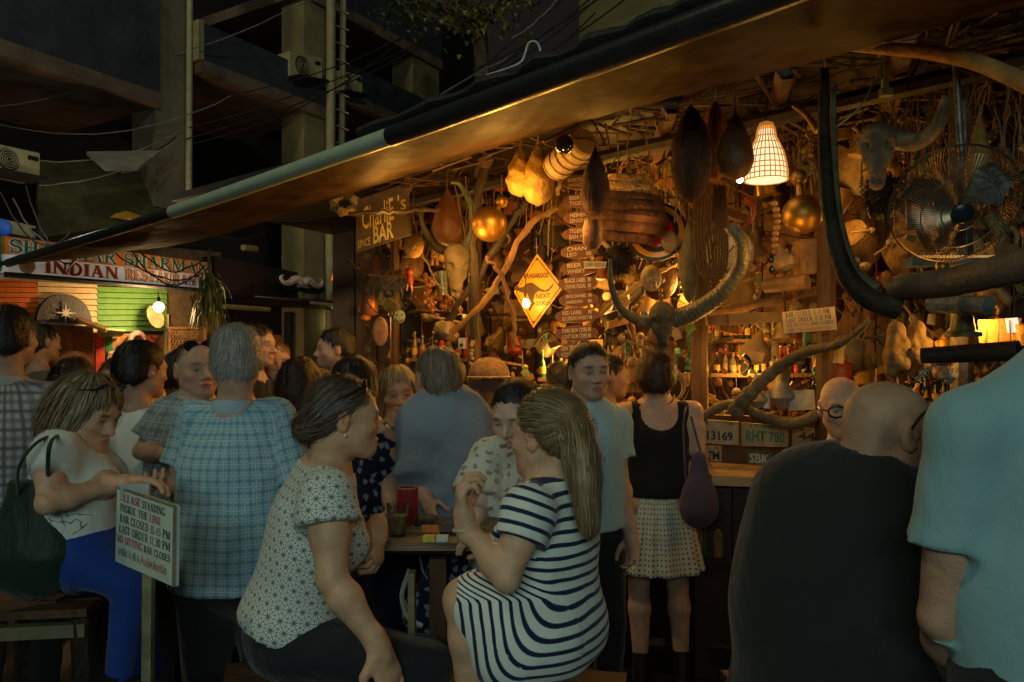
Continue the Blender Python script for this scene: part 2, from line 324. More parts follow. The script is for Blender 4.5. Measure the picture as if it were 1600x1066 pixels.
def serif(name, s, quad, m, parent, box=(0, 0, 1, 1), lift=.003, fat=1.0, th=.002):
    quad = [np.asarray(q, float) for q in quad]
    wtot = sum(GL[c][0] for c in s); mb = MB(); x0 = 0
    n_ = nv(np.cross(quad[1]-quad[0], quad[3]-quad[0]))
    if np.dot(n_, quad[0]-np.array([0, 0, CAMZ])) > 0: n_ = -n_
    k = [0]
    def rib(pts, w):
        p = np.array(pts, float); t = np.gradient(p, axis=0); t /= np.linalg.norm(t, axis=1)[:, None]+1e-9
        nn = np.stack([-t[:, 1], t[:, 0]], 1)*w/2; k[0] += 1
        L_ = [bilin(quad, box[0]+(q[0]+x0)/wtot*(box[2]-box[0]), box[1]+(1-q[1])*(box[3]-box[1]))+n_*(lift+.00012*(k[0] % 7)) for q in np.vstack([p+nn, p-nn])]
        j = len(p); mb.add(L_, [(i, i+1, j+i+1, j+i) for i in range(j-1)])
    for c in s:
        w, st = GL[c]
        for g in st:
            pts, tw = g[0], g[1]*fat; rib(pts, tw)
            fl = g[2] if len(g) > 2 else ''
            (xa, ya), (xb, yb) = pts[0], pts[-1]; sw = tw/2+.085
            if fl in ('s', 'b', 'e'):
                xs, ys = (xa, ya) if ya < yb else (xb, yb)
                rib([(xs-sw, ys+.03), (xs+sw, ys+.03)], .06)
            if fl in ('s', 't'):
                xs, ys = (xa, ya) if ya > yb else (xb, yb)
                rib([(xs-sw, ys-.03), (xs+sw, ys-.03)], .06)
            if fl == 'tl': rib([(xb-sw, yb-.03), (xb+sw, yb-.03)], .06)
        x0 += w
    return part(name, mb, m, parent, smooth=False)

MARKS = [(840, 453, 'the kangaroo sign'), (905, 330, 'the price boards'), (598, 345, 'the bar name board'), (765, 345, 'the round brass gourd'), (700, 420, 'the narrow horned skull'), (607, 455, 'the small dark fan'), (1034, 520, 'the buffalo skull'),
 (1030, 360, 'the striped shield'), (985, 320, 'the shaggy stack'), (1197, 240, 'the basket lamp'), (1254, 333, 'the large brass gourd'), (1138, 395, 'the wall clock'), (1264, 500, 'the closing notice'), (1491, 320, 'the large fan'),
 (1370, 240, 'the ox skull'), (1505, 515, 'the green bell'), (1560, 515, 'the orange lantern'), (1400, 545, 'the carved figures'), (1197, 620, 'the white bottle'), (1253, 625, 'the blank white card'), (765, 590, 'the straw hat'), (1110, 370, 'the rope coil'),
 (690, 525, 'the spotted shell'), (841, 270, 'the yellow honeycomb'), (1214, 380, 'the vertebra string'), (1180, 498, 'the golden board'), (1080, 240, 'the largest nest'), (1300, 300, 'the huge dark horn'), (625, 495, 'the smiling mask'), (822, 585, 'the green doll'),
 (60, 250, 'the old air conditioner'), (160, 410, 'the restaurant sign'), (295, 150, 'the left drain pipe'), (515, 100, 'the thick drain pipe'), (700, 30, 'the tree leaves'), (192, 250, 'the metal sheet'), (820, 90, 'the looped white cable'), (450, 330, 'the pale pipe'), (326, 450, 'the hanging plant'), (950, 40, 'the olive wall'), (660, 130, 'the far concrete column')]
_used = set()
def place(noun, x, y):
    o = sorted(MARKS, key=lambda m: math.hypot(m[0]-x, m[1]-y))
    for adv in ('', 'small ', 'slightly tilted ', 'dusty ', 'worn ', 'old ', 'dim ', 'faded '):
        for mx, my, nm in o[:4]:
            dx, dy = x-mx, y-my; ds = math.hypot(dx, dy)
            w = ('just ' if ds < 35 else 'well ' if ds > 95 else '')
            r = ('right of' if dx > 0 else 'left of') if abs(dx) > abs(dy)*2 else ('below' if dy > 0 else 'above') if abs(dy) > abs(dx)*2 else ('below and ' if dy > 0 else 'above and ')+('right of' if dx > 0 else 'left of')
            s = '%s%s %s%s %s' % (adv, noun, w, r, nm)
            if s not in _used: _used.add(s); return s
    return s
# ------------------------------------------------------------------ implicit surfaces (people, skulls)
def axis(lo, hi, h, fine):
    x = lo; out = [lo]
    while x < hi:
        st = h
        for a, b, hf in fine:
            if a <= x < b: st = min(st, hf)
            elif x < a < x+st: st = min(st, max(hf, a-x+1e-6))
        x += st; out.append(x)
    return np.array(out, np.float32)
class F3:
    def __init__(s, lo, hi, h, fine=()):
        s.ax = [axis(lo[i], hi[i], h, [(c[i]-r, c[i]+r, hf) for c, r, hf in fine]) for i in range(3)]
        s.v = np.full([len(a) for a in s.ax], .4, np.float32); s.h = h
    def blk(s, lo, hi):
        sl = []
        for i in range(3):
            a = max(0, int(np.searchsorted(s.ax[i], lo[i]))-1); b = min(len(s.ax[i]), int(np.searchsorted(s.ax[i], hi[i]))+1)
            if b <= a: return None
            sl.append(slice(a, b))
        return tuple(sl)
    def g(s, sl): return s.ax[0][sl[0]][:, None, None], s.ax[1][sl[1]][None, :, None], s.ax[2][sl[2]][None, None, :]
    def app(s, sl, d, k, op):
        v = s.v[sl]
        if op == 'u':
            h = np.maximum(k-np.abs(v-d), 0)/k; s.v[sl] = np.minimum(v, d)-h*h*k*.25
        elif op == 's':
            d = -d; h = np.maximum(k-np.abs(v-d), 0)/k; s.v[sl] = np.maximum(v, d)+h*h*k*.25
        elif op == 'i': s.v[sl] = np.maximum(v, d)
    def cap(s, a, b, ra, rb, k=.02, op='u'):
        a = np.asarray(a, float); b = np.asarray(b, float); m = max(ra, rb)+k+.03
        sl = s.blk(np.minimum(a, b)-m, np.maximum(a, b)+m)
        if sl is None: return s
        X, Y, Z = s.g(sl); d = b-a; L = d@d+1e-12
        t = np.clip(((X-a[0])*d[0]+(Y-a[1])*d[1]+(Z-a[2])*d[2])/L, 0, 1)
        q = np.sqrt((X-a[0]-t*d[0])**2+(Y-a[1]-t*d[1])**2+(Z-a[2]-t*d[2])**2)-(ra+(rb-ra)*t)
        s.app(sl, q, k, op); return s
    def ell(s, c, r, R=None, k=.02, op='u'):
        c = np.asarray(c, float); r = np.asarray(r, float); m = r.max()+k+.03
        sl = s.blk(c-m, c+m)
        if sl is None: return s
        X, Y, Z = s.g(sl); X = X-c[0]; Y = Y-c[1]; Z = Z-c[2]
        if R is None: a, b, e = X, Y, Z
        else: a = R[0, 0]*X+R[1, 0]*Y+R[2, 0]*Z; b = R[0, 1]*X+R[1, 1]*Y+R[2, 1]*Z; e = R[0, 2]*X+R[1, 2]*Y+R[2, 2]*Z
        k0 = np.sqrt((a/r[0])**2+(b/r[1])**2+(e/r[2])**2); k1 = np.sqrt((a/r[0]**2)**2+(b/r[1]**2)**2+(e/r[2]**2)**2)+1e-6
        s.app(sl, k0*(k0-1)/k1, k, op); return s
    def ecap(s, a, b, ra, rb, R, ratio, k=.03, op='u'):
        """capsule with an elliptic section: R columns = side, front, up; ratio = depth / width"""
        a = np.asarray(a, float); b = np.asarray(b, float); m = max(ra, rb)+k+.03
        sl = s.blk(np.minimum(a, b)-m, np.maximum(a, b)+m)
        if sl is None: return s
        X, Y, Z = s.g(sl); X = X-a[0]; Y = Y-a[1]; Z = Z-a[2]
        p = [R[0, i]*X+R[1, i]*Y+R[2, i]*Z for i in range(3)]; dd = R.T@(b-a)
        p[1] = p[1]/ratio; dd[1] /= ratio; L = dd@dd+1e-12
        t = np.clip((p[0]*dd[0]+p[1]*dd[1]+p[2]*dd[2])/L, 0, 1)
        q = np.sqrt((p[0]-t*dd[0])**2+(p[1]-t*dd[1])**2+(p[2]-t*dd[2])**2)-(ra+(rb-ra)*t)
        s.app(sl, q*(.5+.5*ratio), k, op); return s
    def plane(s, p, n, k=.006, lim=None):     # keep the side where n.(x-p) < 0; lim = (centre, radius) of the effect
        n = nv(n); sl = (slice(None),)*3 if lim is None else s.blk(np.asarray(lim[0])-lim[1], np.asarray(lim[0])+lim[1])
        if sl is None: return s
        X, Y, Z = s.g(sl); d = (X-p[0])*n[0]+(Y-p[1])*n[1]+(Z-p[2])*n[2]
        v = s.v[sl]; h = np.maximum(k-np.abs(v-d), 0)/k; s.v[sl] = np.maximum(v, d)+h*h*k*.25; return s
    def wrinkle(s, amp, seed=0, fr=16, dirs=5):
        r = np.random.default_rng(seed); m = np.abs(s.v) < amp+.03
        I = np.nonzero(m); p = np.stack([s.ax[i][I[i]] for i in range(3)], 1).astype(np.float32); o = np.zeros(len(p), np.float32)
        w = p+.03*np.sin(p[:, [1, 2, 0]]*19+r.uniform(0, 6, 3)).astype(np.float32)
        for i in range(dirs):
            d = r.normal(0, 1, 3); d[2] *= .8; d /= np.linalg.norm(d); f = fr*r.uniform(.6, 1.9)
            q = np.sin(w@d.astype(np.float32)*f+r.uniform(0, 6)); o += (1-np.abs(q))**2*r.uniform(.5, 1)*np.clip(np.sin(w@r.normal(0, 6, 3).astype(np.float32))*1.5, 0, 1)
        s.v[I] += amp*(.45-o/dirs*2.2).astype(np.float32); return s
    def rough(s, amp, fr, seed=0, st=(1, 1, 1)):
        r = np.random.default_rng(seed); m = np.abs(s.v) < amp*2+.02; I = np.nonzero(m)
        p = np.stack([s.ax[i][I[i]] for i in range(3)], 1)*np.array(st)*fr; o = np.zeros(len(p))
        for i in range(7):
            d = r.normal(0, 1, 3); o += np.sin(p@d+2*np.sin(p@r.normal(0, .7, 3)))*.5
        s.v[I] += (amp*o/2.2).astype(np.float32); return s
    def sample(s, p):
        c = [np.interp(p[:, i], s.ax[i], np.arange(len(s.ax[i]))) for i in range(3)]
        i0 = [np.clip(q.astype(int), 0, len(s.ax[j])-2) for j, q in enumerate(c)]; f = [c[j]-i0[j] for j in range(3)]; out = 0
        for a in (0, 1):
            for b in (0, 1):
                for e in (0, 1):
                    out = out+s.v[i0[0]+a, i0[1]+b, i0[2]+e]*(f[0] if a else 1-f[0])*(f[1] if b else 1-f[1])*(f[2] if e else 1-f[2])
        return out
    def grad(s, p, e=.004):
        g = np.stack([s.sample(p+np.eye(3)[i]*e)-s.sample(p-np.eye(3)[i]*e) for i in range(3)], 1)
        return g/(np.linalg.norm(g, axis=1)[:, None]+1e-9)
    def mesh(s):
        v = s.v; v[0] = v[-1] = .1; v[:, 0] = v[:, -1] = .1; v[:, :, 0] = v[:, :, -1] = .1
        ins = v < 0; c = ins[:-1, :-1, :-1].astype(np.int8)
        sm = np.zeros(c.shape, np.int8)
        for a in (0, 1):
            for b in (0, 1):
                for e in (0, 1): sm += ins[a:a+c.shape[0], b:b+c.shape[1], e:e+c.shape[2]]
        act = np.argwhere((sm > 0) & (sm < 8)); n = len(act)
        if n == 0: return np.zeros((0, 3)), np.zeros((0, 4), int)
        idx = np.full(c.shape, -1, np.int32); idx[act[:, 0], act[:, 1], act[:, 2]] = np.arange(n)
        acc = np.zeros((n, 3)); cnt = np.zeros(n)
        cor = [(a, b, e) for a in (0, 1) for b in (0, 1) for e in (0, 1)]
        val = {q: v[act[:, 0]+q[0], act[:, 1]+q[1], act[:, 2]+q[2]] for q in cor}
        for q in cor:
            for k in range(3):
                if q[k]: continue
                q2 = tuple(q[j]+(j == k) for j in range(3)); va, vb = val[q], val[q2]; m = (va < 0) != (vb < 0)
                t = np.where(m, va/(va-vb+1e-12), 0); pt = np.tile(np.array(q, float), (n, 1)); pt[:, k] += t
                acc += pt*m[:, None]; cnt += m
        loc = acc/cnt[:, None]; V = np.zeros((n, 3))
        for k in range(3):
            A = s.ax[k]; V[:, k] = A[act[:, k]]+loc[:, k]*(A[act[:, k]+1]-A[act[:, k]])
        Fs = []
        for k in range(3):
            a = np.swapaxes(ins, 0, k) if k else ins
            sl0 = [slice(None)]*3; sl1 = [slice(None)]*3; sl0[k] = slice(0, -1); sl1[k] = slice(1, None)
            ch = np.argwhere(ins[tuple(sl0)] != ins[tuple(sl1)]); o1, o2 = (k+1) % 3, (k+2) % 3
            sh = idx.shape
            ch = ch[(ch[:, o1] > 0) & (ch[:, o2] > 0) & (ch[:, o1] < sh[o1]) & (ch[:, o2] < sh[o2])]
            def cell(da, db):
                q = ch.copy(); q[:, o1] += da; q[:, o2] += db; return idx[q[:, 0], q[:, 1], q[:, 2]]
            f = np.stack([cell(-1, -1), cell(0, -1), cell(0, 0), cell(-1, 0)], 1)
            fl = ~ins[ch[:, 0], ch[:, 1], ch[:, 2]]; f[fl] = f[fl][:, ::-1]; Fs.append(f)
        f = np.vstack(Fs); f = f[(f >= 0).all(1)]
        return V, f
def fmesh(F, name, m, parent, attrs=None):
    V, f = F.mesh()
    if len(V) == 0: return None
    me = npmesh(name, V, f)
    if attrs:
        for an, (ty, fn) in attrs.items():
            d = fn(V); a = me.attributes.new(an, ty, 'POINT')
            if ty == 'FLOAT_COLOR': d = np.hstack([d, np.ones((len(d), 1))]); a.data.foreach_set('color', d.astype(np.float32).ravel())
            else: a.data.foreach_set('vector', d.astype(np.float32).ravel())
    return put(name, me, m, parent)
UP = np.array([0, 0, 1.])
def frame(yaw, pitch=0, roll=0):
    y = math.radians(yaw); p = math.radians(pitch); r = math.radians(roll)
    f = np.array([math.sin(y), -math.cos(y), 0]); rt = np.cross(f, UP)
    f2 = math.cos(p)*f-math.sin(p)*UP; u2 = math.cos(p)*UP+math.sin(p)*f
    u3 = math.cos(r)*u2+math.sin(r)*rt; r3 = math.cos(r)*rt-math.sin(r)*u2
    return np.stack([r3, f2, u3], 1)
def lerp(a, b, t): return np.asarray(a)*(1-t)+np.asarray(b)*t
# ------------------------------------------------------------------ setting: ground, left buildings, bar shell
def st_(o): o['kind'] = 'structure'; return o
MG = mat('wet_asphalt', (.020, .019, .018), .42, var=.5, scale=3, bump=.6, bscale=60)
mb = MB(); mb.add([(-40, -12, 0), (40, -12, 0), (40, 60, 0), (-40, 60, 0)], [(0, 1, 2, 3)]); st_(part('ground', mb, MG, smooth=False))
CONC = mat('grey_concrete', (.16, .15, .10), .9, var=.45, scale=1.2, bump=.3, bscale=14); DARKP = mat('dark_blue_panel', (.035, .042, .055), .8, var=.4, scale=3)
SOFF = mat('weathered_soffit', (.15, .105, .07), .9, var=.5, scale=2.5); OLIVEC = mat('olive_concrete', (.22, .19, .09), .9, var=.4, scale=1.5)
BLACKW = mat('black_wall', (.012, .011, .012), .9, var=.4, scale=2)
PIPEM = mat('painted_pipe', (.34, .32, .17), .5, var=.2, bump=.1); IRON = mat('dark_iron', (.02, .02, .021), .5, metal=.3, var=.4); ACM = mat('cream_enamel', (.42, .39, .20), .45, var=.15, bump=.1)
tL = np.array([.527, .850, 0]); nL = np.array([.850, -.527, 0])
def QL(px, py, off=0): return P(px, py, DL(px)-off)
def LZ(px, z, off=0):   # point on the left front at a photo column and a real height
    d = DL(px)-off; return np.array([(px-800)/FPX*d, d, z])
bl = thing('concrete_building', LZ(100, 0), 'dark concrete apartment building with open galleries above the restaurant', 'building')
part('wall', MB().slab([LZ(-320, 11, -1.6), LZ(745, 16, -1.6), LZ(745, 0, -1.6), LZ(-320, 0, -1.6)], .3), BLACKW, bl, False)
def gallery(x0, x1, y0t, y0b, lab=None):   # parapet: pixel rows of its lower edge at x0
    z_b = P(x0, y0b, DL(x0))[2]; z_t = P(x0, y0t, DL(x0))[2]
    a, b = LZ(x0, z_b, .5), LZ(x1, z_b, .5); a2, b2 = a-nL*1.9, b-nL*1.9
    up = np.array([0, 0, z_t-z_b])
    part('parapet', MB().hexa([a+up, b+up, b, a], [a+up-nL*.18, b+up-nL*.18, b-nL*.18, a-nL*.18]), DARKP, bl, False)
    dz = np.array([0, 0, .14]); part('slab', MB().hexa([a-nL*-.02, b-nL*-.02, b2, a2], [a-dz-nL*-.02, b-dz-nL*-.02, b2-dz, a2-dz]), SOFF, bl, False)
gallery(-260, 250, -175, 20); gallery(312, 512, 62, 118); gallery(470, 690, -120, 2); gallery(545, 720, 120, 165)
def column(x0, x1, y1, m=CONC, off=.45, top=12):
    a, b = LZ(x0, top, off), LZ(x1, top, off); z1 = P(x0, y1, DL(x0))[2] if y1 else 0
    c, d = LZ(x1, z1, off), LZ(x0, z1, off); part('column', MB().hexa([a, b, c, d], [q-nL*.4 for q in (a, b, c, d)]), m, bl, False)
column(243, 292, 335); column(475, 512, None, OLIVEC); column(645, 686, None, OLIVEC); column(312, 319, 120, PIPEM, .56, P(312, 62, DL(312))[2])
for x, r in ((295, 5.0), (515, 7.5)):
    d = DL(x)-.62; tag(part('drain_pipe', MB().tube([P(x, 322, d) if x < 400 else np.array([(x-800)/FPX*d, d, 0]), np.array([(x+2-800)/FPX*d, d, 6]), np.array([(x+3-800)/FPX*d, d, 12])], r/FPX*d, 10), PIPEM), 'pale drain pipe on the left concrete column' if x < 400 else 'thick pale drain pipe beside the ladder', 'pipe')
d = DL(535)-.62; lad = thing('ladder', (( 535-800)/FPX*d, d, 0), 'steel rung mast rising beside the thick drain pipe', 'ladder')
part('mast', MB().tube([P(537, -60, d), P(534, 225, d), P(533, 360, d)], 5/FPX*d, 8), PIPEM, lad)
for i in range(11): part('rung', MB().tube([P(526, -38+i*26, d-.05), P(545, -30+i*26, d-.05)], .010, 6), PIPEM, lad)
def acunit(x0, y0, x1, y1, off, lab, d=None):
    w = lambda x, y, o: (QL(x, y, o) if d is None else P(x, y, d-o)); dy = (x1-x0)*.22
    f = [w(x0, y0, off), w(x1, y0+dy, off), w(x1, y1+dy, off), w(x0, y1, off)]; t = thing('air_conditioner', f[3], lab, 'air conditioner')
    part('casing', MB().hexa(f, [q-nL*.3 for q in f]), ACM, t, False)
    c = bilin(f, .36, .5)+nL*.012; u = nv(f[1]-f[0]); r = np.linalg.norm(f[0]-f[3])*.40
    part('fan_opening', MB().lathe([(r, 0), (r, .004), (r*.2, .006)], c, nL, 20), IRON, t)
    mb = MB()
    for k in range(1, 5): mb.tube([c+nL*.016+(u*math.cos(a)+UP*math.sin(a))*r*k/4.5 for a in np.linspace(0, 2*math.pi, 17)], .005, 4)
    kind(part('grille', mb, PIPEM, t), 'stuff')
    for k in range(3): part('louvre', MB().box(bilin(f, .86, .2+.05*k)+nL*.006, (.09, .012, .012), np.stack([u, nL, UP])), IRON, t, False)
    part('mounting_rail', MB().box(bilin(f, .5, 1.04), (np.linalg.norm(f[0]-f[1]), .25, .03), np.stack([u, nL, UP])), IRON, t, False)
acunit(453, 80, 503, 118, .55, 'cream air conditioner on the parapet left of the pipes'); acunit(528, 110, 566, 142, .6, 'cream air conditioner half hidden behind the rung mast')
acunit(-18, 222, 62, 264, .7, 'old cream air conditioner high on the left edge'); acunit(-30, 335, 70, 360, .35, 'dark rusty air conditioner right above the restaurant sign')
# silver sheet roof and its frame
q = [QL(135, 237, .9), QL(252, 235, .9), QL(215, 262, 1.5), QL(165, 262, 1.5)]
tag(part('metal_sheet', MB().slab(q, .03), mat('dull_aluminium', (.42, .40, .36), .35, metal=.4, var=.3, scale=4), None, False), 'bent bare metal sheet catching light above the restaurant', 'sheet')
tag(part('canopy_roof', MB().slab([QL(60, 250, .1), QL(300, 262, .1), QL(300, 335, .5), QL(60, 372, .5)], .06), mat('mossy_sheet', (.05, .055, .02), .8, var=.5, scale=3), None, False), 'dark mossy canopy roof behind the restaurant sign', 'roof')
# --- restaurant
rs = thing('restaurant', LZ(150, 0), 'indian restaurant front with orange, cream and green boards and brown door', 'shop front')
part('wall', MB().slab([QL(-160, 340, -.12), QL(345, 395, -.12), LZ(345, 0, -.12), LZ(-160, 0, -.12)], .2), mat('dim_plaster', (.16, .11, .06), .9), rs, False)
ORB = mat('orange_board', (.62, .17, .03), .6, var=.12); CRB = mat('cream_board', (.62, .48, .26), .6, var=.12); GRB = mat('green_board', (.13, .29, .07), .6, var=.12)
def planks(x0, x1, ya, yb, n, m, off=0):
    for i in range(n):
        f = lambda x, k: lerp(QL(x, ya+(x-x0)*.03, off), QL(x, yb-(x-x0)*.02, off), k)
        g_ = .12/n; a, b = f(x0, i/n+g_), f(x1, i/n+g_); c, e = f(x1, (i+1)/n), f(x0, (i+1)/n)
        part('plank', MB().hexa([a, b, c+nL*.018, e+nL*.018], [q-nL*.03 for q in (a, b, c, e)]), m, rs, False)
planks(-120, 58, 428, 508, 9, ORB); planks(58, 151, 438, 640, 22, CRB); planks(151, 260, 447, 519, 8, GRB); planks(258, 264, 470, 640, 1, CRB)
sg = thing('restaurant_sign', QL(160, 440, .5), 'long orange and white sign reading SHARMAR SHARMAN INDIAN RESTAURANT', 'sign')
sq = [QL(8, 369, .55), QL(330, 411, .55), QL(330, 452, .55), QL(8, 425, .55)]; ORS = mat('orange_sign_paint', (.72, .22, .02), .5, var=.05, bump=0); WHS = mat('white_sign_plastic', (.66, .68, .66), .4, var=.05, bump=0, emit=(.8, .85, .9), es=.09)
mid = [bilin(sq, 0, 0), bilin(sq, 1, 0), bilin(sq, 1, .5), bilin(sq, 0, .5)]; lowq = [bilin(sq, 0, .5), bilin(sq, 1, .5), bilin(sq, 1, 1), bilin(sq, 0, 1)]
part('top_band', MB().slab(mid, .14), ORS, sg, False); part('lower_band', MB().slab(lowq, .14), WHS, sg, False); part('bottom_rail', MB().tube([lowq[3]-UP*.02, lowq[2]-UP*.02], .025, 6), IRON, sg)
GRNL = mat('dark_green_lettering', (.01, .12, .09), .5, bump=0); WHL = mat('white_outline', (.75, .78, .7), .5, bump=0); REDL = mat('dark_red_lettering', (.20, .02, .05), .5, bump=0); BLL = mat('black_lettering', (.012, .012, .014), .5, bump=0); YEL = mat('orange_lettering', (.7, .3, .03), .5, bump=0)
for k, (mm, ff, lf) in enumerate(((WHL, 1.9, .004), (GRNL, 1.15, .006))): serif('lettering', 'SHARMAR SHARMAN', mid, mm, sg, box=(.015, .10, .985, .90), lift=lf, fat=ff)
serif('lettering', 'INDIAN', lowq, YEL, sg, box=(.155, .10, .49, .86), lift=.004, fat=1.9); serif('lettering', 'INDIAN', lowq, REDL, sg, box=(.155, .10, .49, .86), lift=.0062, fat=1.05)
serif('lettering', 'RESTAURANT', lowq, REDL, sg, box=(.52, .12, .95, .84), lift=.004, fat=1.9); serif('lettering', 'RESTAURANT', lowq, YEL, sg, box=(.52, .12, .95, .84), lift=.0062, fat=.9)
part('lettering', MB().lathe([(.07, 0), (.07, .004), (.01, .004)], bilin(lowq, .085, .55), nL, 20), mat('grey_emblem', (.3, .3, .3), .5, bump=0), sg)
tag(part('green_signboard', MB().slab([QL(-120, 352, .5), QL(7, 368, .5), QL(7, 424, .5), QL(-120, 413, .5)], .1), mat('deep_green', (.01, .16, .08), .5, bump=0), None, False), 'green sign panel cut by the left edge of the photo', 'panel')
# soffit under the sign
part('soffit', MB().hexa([QL(-100, 431, .5), QL(318, 455, .5), QL(318, 452, -.05), QL(-100, 425, -.05)], [q+UP*.04 for q in (QL(-100, 431, .5), QL(318, 455, .5), QL(318, 452, -.05), QL(-100, 425, -.05))]), mat('cream_soffit', (.5, .42, .28), .7), rs, False)
DOORM = mat('carved_brown_door', (.16, .055, .018), .4, var=.4, scale=9, bump=.6, stretch=(1, 1, .25)); STONE = mat('dark_transom', (.05, .045, .035), .5)
dq = [QL(76, 507, .06), QL(146, 510, .06), LZ(146, .0, .06), LZ(76, .0, .06)]; dr = part('door', MB().slab(dq, .05), DOORM, rs, False)
for a, b, c, e in ((.10, .04, .44, .36), (.56, .04, .90, .36), (.10, .42, .90, .70)):
    qq = [bilin(dq, a, b)+nL*.015, bilin(dq, c, b)+nL*.015, bilin(dq, c, e)+nL*.015, bilin(dq, a, e)+nL*.015]; part('door_panel', MB().slab(qq, .02), DOORM, dr, False)
part('carving', MB().lathe([(.20, 0), (.20, .02), (.15, .03), (.13, .015), (.10, .03), (.03, .035)], bilin(dq, .5, .23)+nL*.02, nL, 24), DOORM, dr)
tp = [QL(102, 503, .07)+(tL*math.cos(a)*.265+UP*math.sin(a)*.27) for a in np.linspace(0, math.pi, 16)]
ta = part('transom', MB().slab(tp, .05), STONE, rs, False); stq = QL(103, 489, .10); st = []
for k in range(16): r = (.11 if k % 4 == 0 else .06 if k % 4 == 2 else .026); st.append(stq+(tL*math.cos(k*math.pi/8)*r+UP*math.sin(k*math.pi/8)*r))
part('star', MB().slab(st, .01), mat('pale_star', (.6, .52, .38), .5), ta, False)
part('door_canopy', MB().hexa([QL(118, 498, .12), QL(172, 517, .12), QL(164, 520, .5), QL(120, 503, .5)], [q+UP*.03 for q in (QL(118, 498, .12), QL(172, 517, .12), QL(164, 520, .5), QL(120, 503, .5))]), DOORM, rs, False)
# open room to the right of the door
GLOW = mat('warm_inner_wall', (.42, .20, .07), .7, var=.3)
part('inner_wall', MB().slab([QL(152, 519, -.02), QL(262, 524, -.02), LZ(262, .9, -.02), LZ(152, .9, -.02)], .02), GLOW, rs, False)
part('red_post', MB().slab([QL(150, 520, .04), QL(164, 521, .04), LZ(164, .6, .04), LZ(150, .6, .04)], .05), mat('red_paint', (.55, .05, .02), .5), rs, False)
part('green_post', MB().slab([QL(165, 525, .03), QL(176, 526, .03), LZ(176, .6, .03), LZ(165, .6, .03)], .05), mat('green_paint', (.03, .16, .04), .5), rs, False)
part('shutter', MB().slab([QL(153, 515, .35), QL(196, 518, .35), QL(190, 526, .05), QL(153, 527, .05)], .02), mat('pale_green_sheet', (.35, .55, .2), .5), rs, False)
pf = thing('picture_frame', QL(175, 562, .06), 'small white picture frame leaning inside the restaurant window', 'picture')
part('frame', MB().slab([QL(170, 549, .06), QL(182, 548, .06), QL(181, 570, .06), QL(167, 571, .06)], .02), mat('white_paint', (.6, .6, .55), .5, bump=0), pf, False); part('picture', MB().slab([QL(172, 552, .07), QL(180, 551, .07), QL(179, 567, .07), QL(170, 568, .07)], .008), YEL, pf, False)
tag(part('life_ring', MB().tube([QL(215, 533, .08)+(tL*math.cos(a)+UP*math.sin(a))*.085 for a in np.linspace(0, 2*math.pi, 20)], .028, 8), mat('ring_canvas', (.55, .35, .28), .7)), 'small pale ring wreath hung in the restaurant window', 'ring')
tag(part('carved_mask', MB().ball(QL(238, 530, .1), .07, 10, (1, .5, .7)).tube(bez([QL(228, 524, .1), QL(238, 534, .14), QL(247, 526, .1)]), .02, 6), mat('red_lacquer', (.45, .10, .03), .4)), 'red and gold carved ornament right of the ring wreath', 'ornament')
lt = thing('lattice_screen', LZ(290, .8, .1), 'brown diagonal lattice screen at the right end of the restaurant', 'screen')
lq = [QL(264, 514, .1), QL(320, 514, .1), QL(320, 640, .1), QL(264, 640, .1)]; LAT = mat('lattice_wood', (.30, .15, .05), .6); mb = MB()
for k in range(-12, 16):
    for s_ in (1, -1):
        pts = []
        for v in np.linspace(0, 1, 41):
            u = (k/12+v*s_*1.0*1.2) if s_ > 0 else (k/12+.9-v*1.2)
            if 0 <= u <= 1: pts.append(bilin(lq, u, v)+nL*(.006*s_))
        if len(pts) > 1: mb.tube([pts[0], pts[-1]], .006, 4)
o = part('lattice_strips', mb, LAT, lt); o['kind'] = 'stuff'
for a, b in ((0, 1), (1, 2), (2, 3), (3, 0)): part('frame_bar', MB().tube([lq[a], lq[b]], .022, 4), LAT, lt)
part('cross_bar', MB().tube([bilin(lq, 0, .32)+nL*.012, bilin(lq, 1, .32)+nL*.012], .014, 4), LAT, lt)
# bulb, dish, plant
tagb = thing('light_bulb', QL(248, 478, .75), 'bare bright bulb hanging under the restaurant sign', 'light bulb')
BULB = mat('lit_bulb_glass', (1, .8, .5), .3, bump=0, emit=(1, .66, .32), es=9); part('glass', MB().ball(QL(248, 480, .75), .052, 14), BULB, tagb); part('cap', MB().lathe([(.014, 0), (.016, .05), (.01, .06)], QL(248, 474, .75), UP, 10), IRON, tagb); part('cord', MB().tube([QL(248, 468, .75), QL(247, 456, .7)], .004, 5), IRON, tagb)
tag(part('woven_tray', MB().lathe([(.02, .0), (.11, .012), (.125, .035), (.12, .04), (.02, .008)], QL(240, 497, .3), nv(nL+UP*.3), 22, sq=.75), mat('woven_straw', (.22, .14, .06), .8)), 'oval woven tray on the green boards below the bulb', 'tray')
LEAF = mat('leaf_green', (.055, .085, .022), .55, var=.5); LEAFY = mat('leaf_yellow_green', (.20, .22, .05), .55, var=.4)
def leaves(mb, c, n, ln, w, dr, r, seed=1):
    rr = np.random.default_rng(seed)
    for i in range(n):
        a = rr.uniform(0, 6.28); el = rr.uniform(-.3, 1.0); d_ = np.array([math.cos(a)*math.cos(el), math.sin(a)*math.cos(el), math.sin(el)]); p = np.asarray(c)+rr.normal(0, r, 3); l = ln*rr.uniform(.6, 1.2)
        sd = nv(np.cross(d_, UP))*w; pts = []
        for t in (0, .3, .6, 1): pts.append(p+d_*l*t*(1-.25*t)-UP*dr*l*t*t)
        b = pts; mb.add([b[0], b[1]+sd, b[1]-sd, b[2]+sd*.8, b[2]-sd*.8, b[3]], [(0, 1, 2), (1, 3, 4, 2), (3, 5, 4)])
